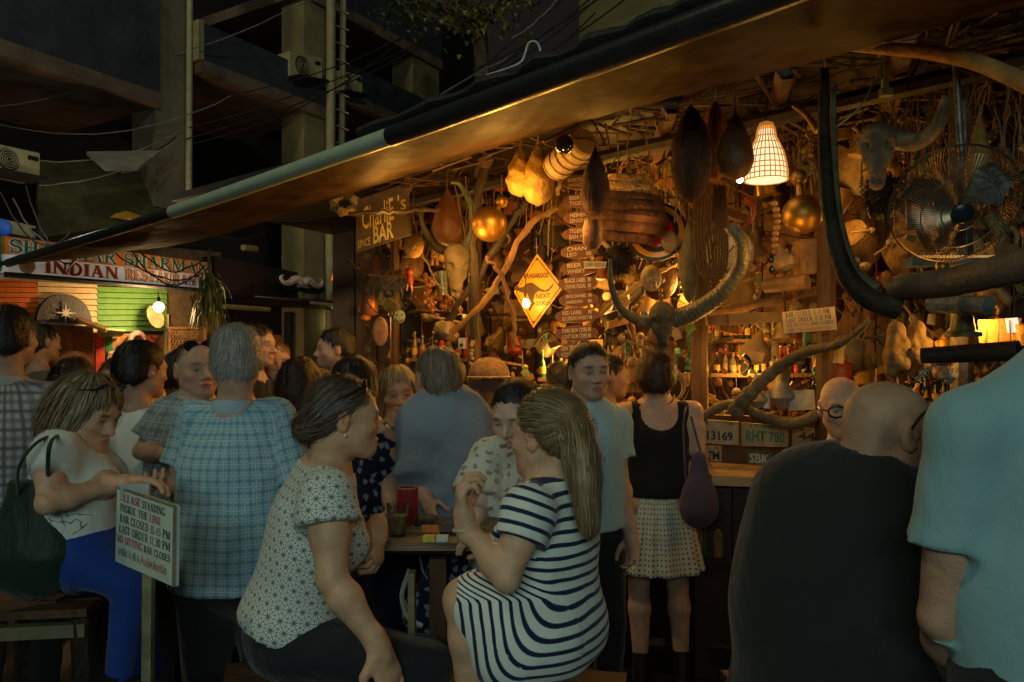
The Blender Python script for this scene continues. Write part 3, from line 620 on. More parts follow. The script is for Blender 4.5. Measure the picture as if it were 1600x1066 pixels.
pl = thing('hanging_plant', P(326, 470, 7.9), 'spiky hanging plant right of the restaurant sign', 'plant'); mb = MB(); leaves(mb, P(328, 437, 7.9), 70, .26, .010, 1.0, .05, 4); leaves(mb, P(318, 470, 7.9), 45, .20, .010, 1.6, .05, 5); kind(part('leaves', mb, LEAF, pl, False), 'stuff'); mb = MB(); leaves(mb, P(330, 462, 7.85), 50, .20, .009, 1.8, .07, 6); kind(part('leaves', mb, LEAFY, pl, False), 'stuff'); part('stem', MB().tube([P(327, 390, 7.9), P(326, 480, 7.9)], .015, 6), IRON, pl)
# yellow canopies above the sign
ya = thing('yellow_canopy', QL(180, 350, 0), 'pointed yellow canopy lit from below above the restaurant sign', 'canopy'); YC = mat('yellow_canvas', (.55, .33, .03), .8, var=.3)
part('canvas', MB().lathe([(.46, 0), (.40, .05), (.05, .24), (.02, .26)], QL(180, 351, .1), UP, 8), YC, ya); part('finial', MB().ball(QL(181, 336, .1), .03, 8), GRB, ya)
tag(part('yellow_canopy', MB().slab([QL(105, 352, .2), QL(175, 350, .2), QL(200, 372, .45), QL(118, 372, .45)], .03), YC, None, False), 'flat yellow canopy below the pointed one', 'canopy')
tag(part('blue_lantern', MB().ball(QL(4, 356, .8), .07, 12), mat('blue_paper', (.02, .12, .5), .6, emit=(.05, .2, .8), es=.05)), 'round blue lantern at the left edge above the sign', 'lantern')
tag(part('lantern_box', MB().slab([QL(95, 325, .3), QL(106, 322, .3), QL(106, 352, .3), QL(95, 352, .3)], .1), YC, None, False), 'narrow lit box standing on the restaurant canopy', 'box')
# --- dark shop with moustache sign, green wall and far alley
sh = thing('dark_shop', LZ(450, 0), 'dark shop front with black fascia further down the alley', 'shop front')
fq = [QL(335, 400, .3), QL(600, 452, .3), QL(600, 492, .3), QL(335, 466, .3)]; BLF = mat('black_fascia', (.014, .014, .016), .4, var=.2)
part('fascia', MB().slab(fq, .2), BLF, sh, False); part('awning', MB().hexa([QL(335, 465, .35), QL(600, 490, .35), QL(600, 480, 1.2), QL(335, 473, 1.2)], [q+UP*.05 for q in (QL(335, 465, .35), QL(600, 490, .35), QL(600, 480, 1.2), QL(335, 473, 1.2))]), BLF, sh, False)
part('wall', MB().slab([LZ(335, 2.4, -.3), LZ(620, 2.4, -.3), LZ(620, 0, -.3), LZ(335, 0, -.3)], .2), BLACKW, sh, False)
part('green_wall', MB().slab([QL(497, 490, 0), QL(549, 494, 0), LZ(549, 0.3, 0), LZ(497, .3, 0)], .1), mat('lime_wall', (.20, .30, .03), .7), sh, False)
part('lit_ceiling', MB().slab([QL(442, 400, -.1), QL(530, 418, -.1), QL(530, 446, .0), QL(445, 434, .0)], .03), mat('lit_white_panel', (.5, .5, .55), .5, bump=0, emit=(.75, .72, .9), es=.10), sh, False)
for x in (450, 515): part('post', MB().tube([LZ(x, 0, .2), QL(x, 488, .2)], .05, 6), BLF, sh)
tag(part('poster', MB().slab([QL(421, 523, .1), QL(452, 524, .1), QL(452, 580, .1), QL(421, 578, .1)], .02), mat('orange_poster', (.55, .22, .05), .6), None, False), 'orange poster on the dark shop behind the red blond man', 'poster')
ms = thing('moustache_sign', QL(472, 445, .5), 'black board with a curled white moustache above small lettering', 'sign')
part('board', MB().lathe([(.33, 0), (.33, .03), (.05, .032)], QL(473, 447, .52), nL, 24, sq=.33), BLF, ms) if False else part('board', MB().slab([QL(443, 437, .5), QL(500, 444, .5), QL(508, 452, .5), QL(500, 459, .5), QL(450, 453, .5), QL(442, 446, .5)], .03), BLF, ms, False)
mo = MB()
for s_ in (-1, 1):
    c = QL(472, 441, .56); pts = [c+tL*.0-UP*.02, c+tL*s_*.10+UP*.03, c+tL*s_*.20-UP*.02, c+tL*s_*.29-UP*.03, c+tL*s_*.34+UP*.03, c+tL*s_*.30+UP*.06]
    mo.tube(bez(pts, 16), [.045, .055, .055, .053, .05, .045, .04, .035, .032, .03, .027, .024, .02, .016, .012, .008], 6)
part('moustache', mo, mat('cream_paint', (.6, .56, .44), .5), ms); text('lettering', 'Barber Motors', [QL(463, 444, .56), QL(486, 446.5, .56), QL(486, 451, .56), QL(463, 448.5, .56)], WHL, ms) if False else text('lettering', 'Bar Motors', [QL(464, 445, .56), QL(484, 447, .56), QL(484, 451, .56), QL(464, 449, .56)], WHL, ms)
rl = thing('red_lamp', QL(536, 440, 1.0), 'glowing red lamp shade with a white top above the dark shop', 'lamp')
RLM = mat('glowing_red_shade', (.7, .08, .02), .5, bump=0, emit=(1, .13, .03), es=.9); part('shade', MB().lathe([(.15, 0), (.10, .2), (.07, .22)], P(537, 438, 9.4), UP, 12), RLM, rl); part('top', MB().lathe([(.07, 0), (.05, .07), (.02, .075)], P(539, 411, 9.4), UP, 10), mat('glowing_white', (.9, .8, .7), .5, bump=0, emit=(1, .8, .6), es=2.5), rl)
wl = thing('spot_lamp', QL(497, 500, .3), 'small black spot lamp above the green wall', 'lamp'); part('housing', MB().lathe([(.03, 0), (.05, .09), (.045, .1)], P(523, 497, DL(523)-.5), UP, 10), IRON, wl); part('lens', MB().ball(P(523, 501, DL(523)-.52), .022, 8), BULB, wl)
b2 = thing('light_bulb', P(563, 532, 8.5), 'small white bulb behind the hanging masks, left of the bar', 'light bulb'); part('glass', MB().ball(P(563, 532, 8.5), .035, 10), mat('lit_white_bulb', (1, 1, 1), .3, bump=0, emit=(1, .9, .75), es=5), b2); part('cap', MB().lathe([(.012, 0), (.014, .05), (.008, .06)], P(563, 527, 8.5), UP, 8), IRON, b2)
for k, (a, b, r, lab) in enumerate((((398, 465, 9.0), (565, 481, 9.6), .02, 'thin pale pipe along the dark shop awning'), ((350, 479, 7.5), (420, 484, 8.2), .025, 'short greenish pipe right of the hanging plant'), ((380, 387, 7.6), (400, 389, 7.8), .03, 'short white tube lamp under the tarpaulin'))):
    tag(part('pipe', MB().tube([P(*a), P(*b)], r, 8), PIPEM), lab, 'pipe')
# far end of the alley
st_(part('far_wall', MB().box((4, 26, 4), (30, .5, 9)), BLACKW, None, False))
tag(part('neighbour_wall', MB().slab([P(905, -60, 9.5), P(1300, -140, 9), P(1300, 140, 9), P(905, 140, 9.5)], .3), mat('olive_lit_plaster', (.14, .12, .045), .9, var=.35, scale=1.5), None, False), 'olive plaster wall seen above the dark roof edge', 'wall')
# foliage at top
tr = thing('tree', (-.9, 9, 0), 'leafy tree hanging over the concrete building', 'tree')
part('trunk', MB().tube(noisepath((-.2, 9.4, 0), (-.5, 9.2, 6.5), 8, .1), np.linspace(.16, .07, 8), 8), mat('bark', (.10, .08, .05), .9), tr)
rr = np.random.default_rng(3)
for j in range(26):
    c = P(rr.uniform(585, 830), rr.uniform(-90, 38), rr.uniform(8, 10)); mb = MB(); leaves(mb, c, 42, .12, .028, .7, .17, j)
    kind(part('leaf_clump', mb, LEAF if j % 3 else LEAFY, tr, False), 'stuff')
    part('branch', MB().tube(noisepath((-.5, 9.2, 5.4), c, 6, .12), np.linspace(.03, .008, 6), 5), MATS['bark'], tr)
# ---- wires
WIRE = mat('black_cable', (.016, .016, .016), .5, bump=0); WIREG = mat('grey_cable', (.16, .15, .13), .5, bump=0)
WR = [((-10, 168, 7), (205, 105, 8.2), .06, 1), ((205, 105, 8.2), (560, -40, 9), .1, 1), ((-10, 193, 7), (360, 150, 8.5), .22, 1), ((360, 150, 8.5), (700, 20, 9), .1, 0), ((-10, 238, 6.8), (280, 205, 8), .18, 1),
      ((60, 290, 7), (285, 212, 8), .12, 1), ((110, 268, 7), (275, 214, 8), .08, 0), ((190, 270, 7), (275, 234, 8), .03, 1), ((290, 218, 7.8), (740, 30, 9), .12, 0), ((295, 200, 7.8), (850, -30, 9), .14, 0), ((300, 225, 7.8), (620, 70, 9), .15, 0),
      ((600, 210, 8), (900, -20, 8), .08, 0), ((640, 190, 7), (960, -30, 7), .06, 0), ((800, 60, 6), (880, -10, 6), .03, 1), ((870, 90, 5), (1060, -10, 5), .02, 1), ((740, 110, 6), (960, -20, 6), .05, 0), ((760, 130, 6), (1000, -20, 6), .05, 0), ((660, 165, 7), (840, 60, 7), .03, 1), ((700, 150, 7), (930, 0, 7), .09, 0), ((720, 140, 7), (930, 20, 7), .12, 0),
      ((0, 300, 6.6), (110, 360, 6.8), .25, 0), ((20, 310, 6.6), (120, 372, 6.8), .2, 1), ((40, 290, 6.6), (130, 395, 6.9), .3, 0), ((215, 385, 6.8), (318, 405, 7.6), .16, 0), ((205, 390, 6.8), (320, 415, 7.6), .25, 0), ((180, 395, 6.8), (310, 430, 7.6), .12, 0), ((115, 400, 6.8), (105, 430, 6.8), 0, 0), ((300, 350, 7), (420, 360, 7), .1, 0), ((550, 330, 6.5), (430, 345, 7), .04, 0)]
for k, (a, b, sg_, gy) in enumerate(WR):
    o = part('cable', MB().tube(noisepath(P(*a), P(*b), 14, .012, sg_, k), .0075 if gy == 0 else .006, 5), WIREG if gy else WIRE)
    tag(o, place('%s thin cable' % ('grey' if gy else 'black'), (a[0]+b[0])/2, (a[1]+b[1])/2), 'cable', 'cables strung over the alley')
tag(part('white_cable', MB().tube(bez([P(760, 118, 3.6), P(790, 108, 3.55), P(815, 96, 3.5), P(826, 68, 3.5), P(840, 68, 3.5), P(848, 95, 3.5)], 30), .005, 6), mat('white_cable', (.45, .48, .40), .5, bump=0)), 'loose white cable looped on top of the tarpaulin pipe', 'cable')
# ------------------------------------------------------------------ tarpaulin awning on its pipe
tp = thing('tarpaulin_awning', P(700, 260, 3.6), 'brown tarpaulin awning rolled on a long pipe over the alley', 'awning')
OUT = [(10, 412, 6.8), (265, 333, 5.1), (600, 217, 3.6), (900, 108, 2.78), (1200, -4, 2.2), (1520, -125, 1.8)]; INN = [(120, 398, 7.2), (300, 378, 6.1), (650, 270, 4.7), (900, 193, 3.95), (1340, 78, 2.95), (1720, -25, 2.45)]
o3 = bez([P(*q) for q in OUT], 60); i3 = bez([P(*q) for q in INN], 60); V = []; fs = []; nu, nv_ = 160, 26
rt_ = np.random.default_rng(5)
for i in range(nu):
    t = i/(nu-1)*59; a = lerp(o3[min(int(t), 58)], o3[min(int(t), 58)+1], t-min(int(t), 58)); b = lerp(i3[min(int(t), 58)], i3[min(int(t), 58)+1], t-min(int(t), 58))
    for j in range(nv_):
        v = j/(nv_-1); p = a*(1-v)+b*v; s_ = i*.16
        w = .035*math.sin(math.pi*v)*(1+.4*math.sin(s_*.5+1))*-1+.012*math.sin(s_*.9+v*4)*math.sin(math.pi*v)+.010*max(0, math.sin(s_*.55-v*3.2))**6*math.sin(math.pi*v)**.5+.010*abs(math.sin(s_*1.3-v*4+.6*math.sin(s_*.7)))*math.sin(math.pi*v)**.5+.0018*math.sin(s_*7+v*19)
        V.append(p+UP*w)
V = np.array(V); fs = [(i*nv_+j, i*nv_+j+1, (i+1)*nv_+j+1, (i+1)*nv_+j) for i in range(nu-1) for j in range(nv_-1)]
V2 = np.vstack([V, V+UP*.004]); n0 = len(V); fs2 = fs+[(a+n0, d_+n0, c_+n0, b_+n0) for a, b_, c_, d_ in fs]
TARP = mat('brown_tarpaulin', (.046, .024, .009), .62, var=.75, scale=3.5, bump=1.0, bscale=7, stretch=(1, 1, 1), spec=.08)
put('canvas', npmesh('canvas', V2, fs2), TARP, tp)
k = [int(q/59*1000) for q in (0,)]
part('pipe_end', MB().tube(o3[:13], .036, 12), mat('black_sleeve', (.02, .021, .022), .5), tp); part('pale_pipe', MB().tube(o3[12:25], .042, 14), mat('pale_green_pvc', (.36, .47, .36), .4, var=.12, bump=.05), tp)
part('black_pipe', MB().tube(o3[24:], .046, 14), mat('black_pvc', (.018, .020, .022), .30, var=.2, bump=.1, spec=.6), tp)
part('pipe_cap', MB().tube([P(10, 412, 6.8), P(0, 418, 6.9)], [.05, .03], 10), IRON, tp)
# bundle lying above the pipe
mb = MB(); pb = o3[22:]+UP*.09+np.array([.05, .06, 0]); mb.tube(pb, .06+.018*np.sin(np.arange(len(pb))*1.9)+.01*np.sin(np.arange(len(pb))*4.7), 10, flat=.6)
tag(part('rolled_sheet', mb, mat('black_plastic_sheet', (.016, .016, .015), .6, var=.4, bump=.6)), 'black plastic sheet bundled along the top of the awning pipe', 'sheet')
# ------------------------------------------------------------------ bar shell
tR = np.array([.725, -.689, 0]); nR = np.array([-.689, -.725, 0])
def QR(px, py, off=0): return P(px, py, DR(px)-off)
def RZ(px, z, off=0): d = DR(px)-off; return np.array([(px-800)/FPX*d, d, z])
WOOD = mat('dark_brown_wood', (.085, .040, .016), .65, var=.5, scale=5, bump=.6, stretch=(3, 3, .5)); WOOD2 = mat('mid_brown_wood', (.20, .105, .040), .6, var=.45, scale=6, bump=.5, stretch=(3, 3, .6)); WOODB = mat('blackened_wood', (.028, .018, .012), .6, var=.5, scale=6, bump=.6)
ROPE = mat('hemp_rope', (.20, .13, .055), .85, var=.4, scale=30, bump=.8)
br = thing('bar_hut', RZ(1000, 0), 'open wooden bar hut hung with hundreds of curios', 'bar')
DW = lambda px, z, off=0: (lambda d: np.array([(px-800)/FPX*d, d, z]))(DR(px)*1.27-off)
xs = np.linspace(520, 1900, 40)
for i in range(39):
    a, b = xs[i], xs[i+1]-2; z1 = 3.2; part('plank', MB().hexa([DW(a, z1), DW(b, z1), DW(b, 0), DW(a, 0)], [q+np.array([.02, .05, 0]) for q in (DW(a, z1), DW(b, z1), DW(b, 0), DW(a, 0))]), WOOD if i % 3 else WOODB, br, False)
st2 = [np.array([*(q[:2]), 2.86]) for q in (i3[10], i3[59])]; ce = [DW(520, 2.95), DW(1900, 2.95)]
part('ceiling', MB().hexa([st2[0], st2[1], ce[1], ce[0]], [q+UP*.05 for q in (st2[0], st2[1], ce[1], ce[0])]), WOODB, br, False)
for k, x in enumerate((640, 760, 900, 1050, 1230, 1420, 1650)):
    a = lerp(st2[0], st2[1], 0) ; a = RZ(x, 2.80, .75); b = DW(x-40, 2.86); part('beam', MB().tube([a, b], .045, 6), WOOD, br)
part('fascia_beam', MB().tube([RZ(600, 2.74, .35), RZ(1750, 2.72, .35)], .04, 8), WOODB, br)
for x in (617, 742, 1096, 1500, 1294): part('post', MB().tube(noisepath(RZ(x, 0, .15), RZ(x, 2.75, .15), 8, .012), .045 if x != 617 else .035, 8), WOOD if x != 1500 else mat('grey_steel_pole', (.16, .14, .11), .4, metal=.5), br)
# counter
ct = thing('bar_counter', P(1180, 940, 4), 'wooden bar counter with a worn pale top edge', 'counter')
TOPW = mat('worn_counter_top', (.46, .32, .16), .45, var=.2, scale=8)
A, B, Cc, D = P(1112, 744, 3.84), P(1330, 752, 3.72), P(1330, 728, 4.05), P(1100, 722, 4.1)
part('counter_top', MB().hexa([A, B, Cc, D], [q-UP*.045 for q in (A, B, Cc, D)]), TOPW, ct, False)
A0, B0 = P(560, 735, DR(560)-.25), A; part('counter_top', MB().hexa([np.array([*A0[:2], A[2]]), A, D, np.array([A0[0]+.2, A0[1]+.3, A[2]])], [q-UP*.045 for q in (np.array([*A0[:2], A[2]]), A, D, np.array([A0[0]+.2, A0[1]+.3, A[2]]))]), WOOD, ct, False)
for i in range(12):
    a = lerp(A0, A, i/12)+np.array([.06, .08, 0]); b = lerp(A0, A, (i+.94)/12)+np.array([.06, .08, 0]); a[2] = b[2] = A[2]-.05; part('front_board', MB().hexa([a, b, np.array([*b[:2], 0]), np.array([*a[:2], 0])], [q+np.array([.03, .04, 0]) for q in (a, b, np.array([*b[:2], 0]), np.array([*a[:2], 0]))]), WOODB, ct, False)
for i in range(5):
    a = lerp(A, B, i/5)+np.array([0, .10, -.05]); b = lerp(A, B, (i+.95)/5)+np.array([0, .10, -.05]); part('front_board', MB().hexa([a, b, np.array([*b[:2], 0]), np.array([*a[:2], 0])], [q+np.array([0, .04, 0]) for q in (a, b, np.array([*b[:2], 0]), np.array([*a[:2], 0]))]), WOODB, ct, False)
E0 = B; E1 = P(1800, 740, 2.9); E1[2] = A[2]; part('counter_top', MB().hexa([E0, E1, E1+np.array([.2, .3, 0]), Cc], [q-UP*.045 for q in (E0, E1, E1+np.array([.2, .3, 0]), Cc)]), WOOD, ct, False)
part('foot_rail', MB().tube([P(860, 1000, 4.3), P(1135, 1010, 3.9), P(1400, 1090, 3.4)], .03, 8), WOODB, ct)
part('plate_board', MB().slab([P(1085, 648, 4.1), P(1345, 656, 3.9), P(1345, 734, 3.92), P(1085, 724, 4.12)], .04), WOOD, ct, False)
# ------------------------------------------------------------------ people
UP = np.array([0, 0, 1.])
def frame(yaw, pitch=0, roll=0):
    y = math.radians(yaw); p = math.radians(pitch); r = math.radians(roll)
    f = np.array([math.sin(y), -math.cos(y), 0]); rt = np.cross(f, UP)
    f2 = math.cos(p)*f-math.sin(p)*UP; u2 = math.cos(p)*UP+math.sin(p)*f
    u3 = math.cos(r)*u2+math.sin(r)*rt; r3 = math.cos(r)*rt-math.sin(r)*u2
    return np.stack([r3, f2, u3], 1)
def lerp(a, b, t): return np.asarray(a)*(1-t)+np.asarray(b)*t
def addhead(F, hc, R, s, opt, near):
    T = lambda x, y, z: hc+R@(np.array([x, y, z])*s)
    e = lambda c, r, k=.02, op='u', R_=None: F.ell(T(*c), np.array(r)*s, R if R_ is None else R@R_, k, op)
    cp = lambda a, b, ra, rb, k=.015, op='u': F.cap(T(*a), T(*b), ra*s, rb*s, k, op)
    jw = opt.get('jaw', 1.0)
    e((0, -.014, .032), (.072, .092, .078)); e((0, .022, -.005), (.066*jw, .068, .085), .03)
    e((0, .028, -.045), (.054*jw, .055, .062), .03)
    cp((-.047*jw, .0, -.052), (-.018, .062, -.086), .020, .017, .03); cp((.047*jw, .0, -.052), (.018, .062, -.086), .020, .017, .03)
    e((0, .072, -.088), (.022*jw, .018, .017), .025)
    cp((-.036, .074, .018), (.036, .074, .018), .012, .012, .02)
    for q in (-1, 1):
        e((q*.033, .094, -.002), (.019, .018, .012), .014, 's')
        e((q*.045, .056, -.024), (.020, .020, .013), .022)            # cheek
        e((q*.032, .0735, -.001), (.0155, .012, .0115), .004)      # lid over the eye
    cp((0, .084, .004), (0, .1085, -.028), .0078, .0105, .010)
    for q in (-1, 1): e((q*.0125, .097, -.033), (.0078, .010, .0072), .006)
    e((0, .088, -.0575), (.024, .012, .0065), .006); e((0, .086, -.069), (.020, .012, .008), .006)
    cp((-.02, .099, -.0628), (.02, .099, -.0628), .0022, .0022, .004, 's')
    if opt.get('smile'): e((0, .096, -.064), (.017, .008, .005), .003, 's')
    c, sn = math.cos(.25), math.sin(.25)
    for q in (-1, 1):
        Re = np.array([[c, q*sn, 0], [-q*sn, c, 0], [0, 0, 1.]])
        e((q*.078, -.012, -.004), (.009, .019, .033), .010, 'u', Re)
        if near:
            e((q*.087, -.006, .002), (.006, .010, .018), .005, 's', Re); e((q*.084, .004, -.012), (.004, .006, .008), .004, 's')
    e((0, -.06, -.035), (.05, .035, .06), .04)
def skincol(hc, R, s, base, opt):
    base = np.array(base)
    def fn(V):
        q = ((V-hc)@R)/s; c = np.tile(base, (len(V), 1)); x, y, z = np.abs(q[:, 0]), q[:, 1], q[:, 2]
        hd = (np.linalg.norm(q, axis=1) < .17)*1.0
        def mixin(w, col): return c*(1-w[:, None])+np.array(col)*w[:, None]
        g = lambda cx, cy, cz, sx, sy, sz: np.exp(-(((x-cx)/sx)**2+((y-cy)/sy)**2+((z-cz)/sz)**2)*1.0)*hd
        c = mixin(g(.04, .07, -.03, .022, .03, .022)*.35, base*np.array([1.05, .62, .55]))
        c = mixin(g(.0, .11, -.032, .014, .015, .012)*.4, base*np.array([1.05, .65, .58]))
        c = mixin(g(.085, -.01, -.005, .02, .02, .03)*.45, base*np.array([1.0, .55, .48]))
        c = mixin(np.clip(g(0, .095, -.063, .021, .02, .0105)*1.5, 0, 1)*.8, opt.get('lips', base*np.array([.85, .42, .40])))
        c = mixin(np.clip(g(.033, .085, .0235, .018, .02, .0048)*1.6, 0, 1)*(.85 if opt.get('brows', 1) else .25), opt.get('browc', (.05, .035, .025)))
        c = mixin(np.clip(g(.032, .088, .001, .014, .012, .0034)*1.6, 0, 1)*.85, (.03, .02, .018))
        if opt.get('stubble'):
            w = ((z < -.035) & (y > -.02))*hd*np.clip((-.03-z)/.03, 0, 1)*opt['stubble']; c = mixin(w*(1-g(0, .095, -.063, .026, .03, .012)), base*np.array([.45, .42, .42]))
        if opt.get('hairline'):
            w = ((.145*(z-.055)-.13*(y-.065))/.1 > 0)*hd*(y < .075)*opt['hairline']; c = mixin(w*1.0, opt.get('hairlinec', (.12, .09, .07)))
        return c
    return fn
def hand(F, Wp, d, pn, side, s=1, curl=.35, spread=.25, fine=True):
    """palm, four jointed fingers of different length, thumb; pn = way the palm faces, side = +1 puts the thumb on that side"""
    d = nv(d); pn = nv(np.asarray(pn)-d*np.dot(pn, d)); ac = np.cross(d, pn)*side; R = np.stack([ac, pn, d], 1)
    F.ecap(Wp+d*.028*s, Wp+d*.066*s, .030*s, .036*s, R, .42, .02)
    F.cap(Wp-d*.02*s, Wp+d*.03*s, .024*s, .026*s, .02)
    L = [.072, .082, .076, .060]; px = [.030, .0105, -.0095, -.028]; cu = [curl, curl*1.05, curl*1.12, curl*1.25]
    for i in range(4):
        a = Wp+d*(.084-.004*abs(i-1))*s+ac*px[i]*s; q = nv(d+ac*px[i]*spread*14); ang = cu[i]*.8; rr = (.0092, .0094, .009, .008)[i]*s; l = L[i]*s
        F.cap(Wp+d*.045*s+ac*px[i]*.8*s, a, rr*1.05, rr*1.05, .008)
        for j, fr in enumerate((.45, .31, .24)):
            v = q*math.cos(ang)+pn*math.sin(ang); b = a+v*l*fr
            F.cap(a, b, rr*(1-.1*j), rr*(.93-.1*j), .0035); a = b; ang += cu[i]*1.15
    a = Wp+d*.022*s+ac*.022*s; v = nv(d*.62+ac*.7+pn*(.25+curl*.4)); b = a+v*.042*s; F.cap(a, b, .0135*s, .0115*s, .012)
    v = nv(d*.85+ac*(.35-curl*.4)+pn*(.3+curl*.5)); c_ = b+v*.032*s; F.cap(b, c_, .011*s, .010*s, .004)
    v = nv(d*.95+ac*(.05-curl*.5)+pn*(.35+curl*.5)); F.cap(c_, c_+v*.025*s, .010*s, .0082*s, .004)
def uvw(segs):
    def fn(V):
        best = np.full(len(V), 1e9); out = np.zeros((len(V), 3))
        for i, (a, b, r) in enumerate(segs):
            a = np.asarray(a, float); b = np.asarray(b, float); d = b-a; L = np.linalg.norm(d); d = d/L
            t = (V-a)@d; rad = V-a-t[:, None]*d; tt = np.clip(t, 0, L); dist = np.linalg.norm(V-a-tt[:, None]*d, axis=1)-r
            cdir = np.array([0, 0, CAMZ])-a; cdir = nv(cdir-d*(cdir@d)); sd = np.cross(d, cdir)
            u = np.arctan2(rad@sd, rad@cdir)*r
            m = dist < best; best[m] = dist[m]; out[m] = np.stack([u+i*.37, t+i*.013, np.full(len(V), i*.1)], 1)[m]
        return out
    return fn
def hairmesh(root, hc, R, s, h, skinF, near):
    st = h['style']; col = np.array(h.get('col', (.05, .03, .02))); T = lambda x, y, z: hc+R@(np.array([x, y, z])*s)
    if st == 'bald': return
    ext = h.get('tail', []); pts = [hc-.17*s, hc+.17*s]+[np.asarray(p) for p, r in ext]
    if st == 'long': pts.append(T(0, -.09, -.36)-.05); pts.append(T(0, -.09, -.3)+.05)
    if st == 'bun': pts.append(T(0, -.17, 0)-.03); pts.append(T(0, -.17, 0)+.03)
    lo = np.min(pts, 0)-.05; hi = np.max(pts, 0)+.05
    F = F3(lo, hi, .0065 if near else .010)
    e = lambda c, r, k=.02, op='u': F.ell(T(*c), np.array(r)*s, R, k, op)
    vol = h.get('vol', .009)-.0045
    e((0, -.016, .033), (.073+vol, .093+vol, .080+vol*1.1)); e((0, -.055, -.02), (.066+vol, .05+vol, .06), .03)
    if st in ('bob', 'long'):
        dn = -.05 if st == 'bob' else -.09
        for q in (-1, 1): e((q*.074, -.012, dn*.8), (.022+vol*.6, .05, .08-dn*.35), .03)
        e((0, -.078, dn), (.078, .036+vol, .085-dn*.4), .03)
    if st == 'long': F.ecap(T(0, -.085, -.08), T(0, -.09, -.24), .075*s, .055*s, R, .4, .04)
    if st == 'bun': e((0, -.098, h.get('bz', .0)), (.042, .032, .040), .02)
    fz, fy = h.get('front', (.062, .066))   # height and depth of the hairline
    if st in ('bob', 'long'):
        e((0, .105, -.02), (.058, .062, .078+h.get('up', 0)), .01, 's'); F.plane(T(0, .088, 0), R[:, 1], .01)
        F.plane(T(0, 0, -.135 if st == 'bob' else -.33), -R[:, 2], .01)
    else:
        p = T(0, fy, fz); lo_ = h.get('nape', -.068); n = np.array([0, fz-lo_, -(fy+.075)])   # out of the hair = forward/down
        F.plane(p, R@nv(n), .012)
        for q in (-1, 1): e((q*.09, .0, -.008), (.022, .024, .038), .006, 's')
    if st == 'rim': e((0, .03, .10), (.07, .10, .075), .01, 's')
    if st == 'thin': e((0, .05, .10), (.05, .06, .05), .01, 's')
    for i in range(len(ext)-1):
        (a, ra), (b, rb) = ext[i], ext[i+1]; F.cap(a, b, ra, rb, .02)
    F.rough(.0017 if near else .0045, h.get('fr', 130), 3, h.get('st', (1, 1, .35)))
    V, f = F.mesh()
    if len(V) == 0: return
    rn = np.random.default_rng(int(abs(hc[0])*1000))
    me = npmesh('hair', V, f)
    g = (np.sin(V@np.array([210., 160, 30]))+np.sin(V@np.array([-130., 240, 40])))*.12; c = col[None]*(1+g[:, None])*(.72 if h.get('strands') else 1)  # shell colour darkened under strands, standing for shade between them
    if 'col2' in h: w = np.clip(((V-hc)@R[:, 2])/.12*.5+.5, 0, 1)[:, None]*.6; c = c*(1-w*.5)+np.array(h['col2'])*w*.35*(1+g[:, None])
    a = me.attributes.new('Col', 'FLOAT_COLOR', 'POINT'); a.data.foreach_set('color', np.hstack([c, np.ones((len(c), 1))]).astype(np.float32).ravel())
    put('hair', me, HAIR, root)
    n = h.get('strands', 0)
    if not n: return
    steps, L = h.get('steps', 7), h.get('len', .012)
    idx = rn.integers(0, len(V), n); p = V[idx]; Ts = T(*h.get('tie', (0, -.10, -.02)))
    tailp = np.array([q for q, r in ext]) if ext else None
    n = int(n*2.3); idx = rn.integers(0, len(V), n); p = V[idx]; fo = rn.exponential(h.get('fly', .003), n); fo = np.clip(fo, 0, .022); path = [p]; crown = T(0, -.05, .125)
    d = None
    for k in range(steps):
        g_ = F.grad(p)
        if h.get('flow', 'down') == 'tie':
            d1 = Ts-p; dist = np.linalg.norm(d1, axis=1); d1 = d1/(dist[:, None]+1e-6)
            if tailp is not None:      # behind the tie: follow the tail
                loc = (p-Ts); j = np.argmin(np.linalg.norm(p[:, None]-tailp[None], axis=2), axis=1); j2 = np.minimum(j+1, len(tailp)-1)
                td = tailp[j2]-tailp[j]; td[j2 == j] = tailp[-1]-tailp[-2]; td = td/(np.linalg.norm(td, axis=1)[:, None]+1e-6)
                near_t = np.linalg.norm(p-tailp[j], axis=1) < .055; use = near_t & ((p-Ts)@(-R[:, 1]) > -.02) | (dist < .025)
                d1 = np.where(use[:, None], td, d1)
        else:
            d1 = (p-crown)*np.array([1, 1, .3]); d1 = d1/(np.linalg.norm(d1, axis=1)[:, None]+1e-6)*.5-R[:, 2]*1.0*h.get('grav', 1)
        d1 = d1+rn.normal(0, h.get('mess', .12), (n, 3)); d1 = d1-g_*(d1*g_).sum(1)[:, None]; d1 = d1/(np.linalg.norm(d1, axis=1)[:, None]+1e-6)
        d = d1 if d is None else d*.4+d1*.6
        p = p+d*L; p = p-F.grad(p)*(F.sample(p)-h.get('lift', .002)-fo)[:, None]
        path.append(p)
    path = np.array(path); nr = F.grad(path[0]); V2 = []; c2 = []
    side = np.cross(np.gradient(path, axis=0), nr[None]); side /= np.linalg.norm(side, axis=2)[:, :, None]+1e-9
    wd = h.get('w', .0011)*.7*np.array([.6]+[1]*(steps-1)+[.15])[:, None, None]
    A = path+side*wd; B = path-side*wd; n1 = steps+1
    V2 = np.concatenate([A.transpose(1, 0, 2).reshape(-1, 3), B.transpose(1, 0, 2).reshape(-1, 3)])
    base = (np.arange(n)*n1)[:, None]+np.arange(steps)[None]; base = base.ravel(); off = n*n1
    f2 = np.stack([base, base+1, base+1+off, base+off], 1)
    cc = col[None]*rn.uniform(.72, 1.32, n)[:, None]
    if 'col2' in h: m = rn.random(n) < .45; cc[m] = np.array(h['col2'])*rn.uniform(.7, 1.3, m.sum())[:, None]
    cc = np.repeat(cc, n1, 0); cc = np.vstack([cc, cc])
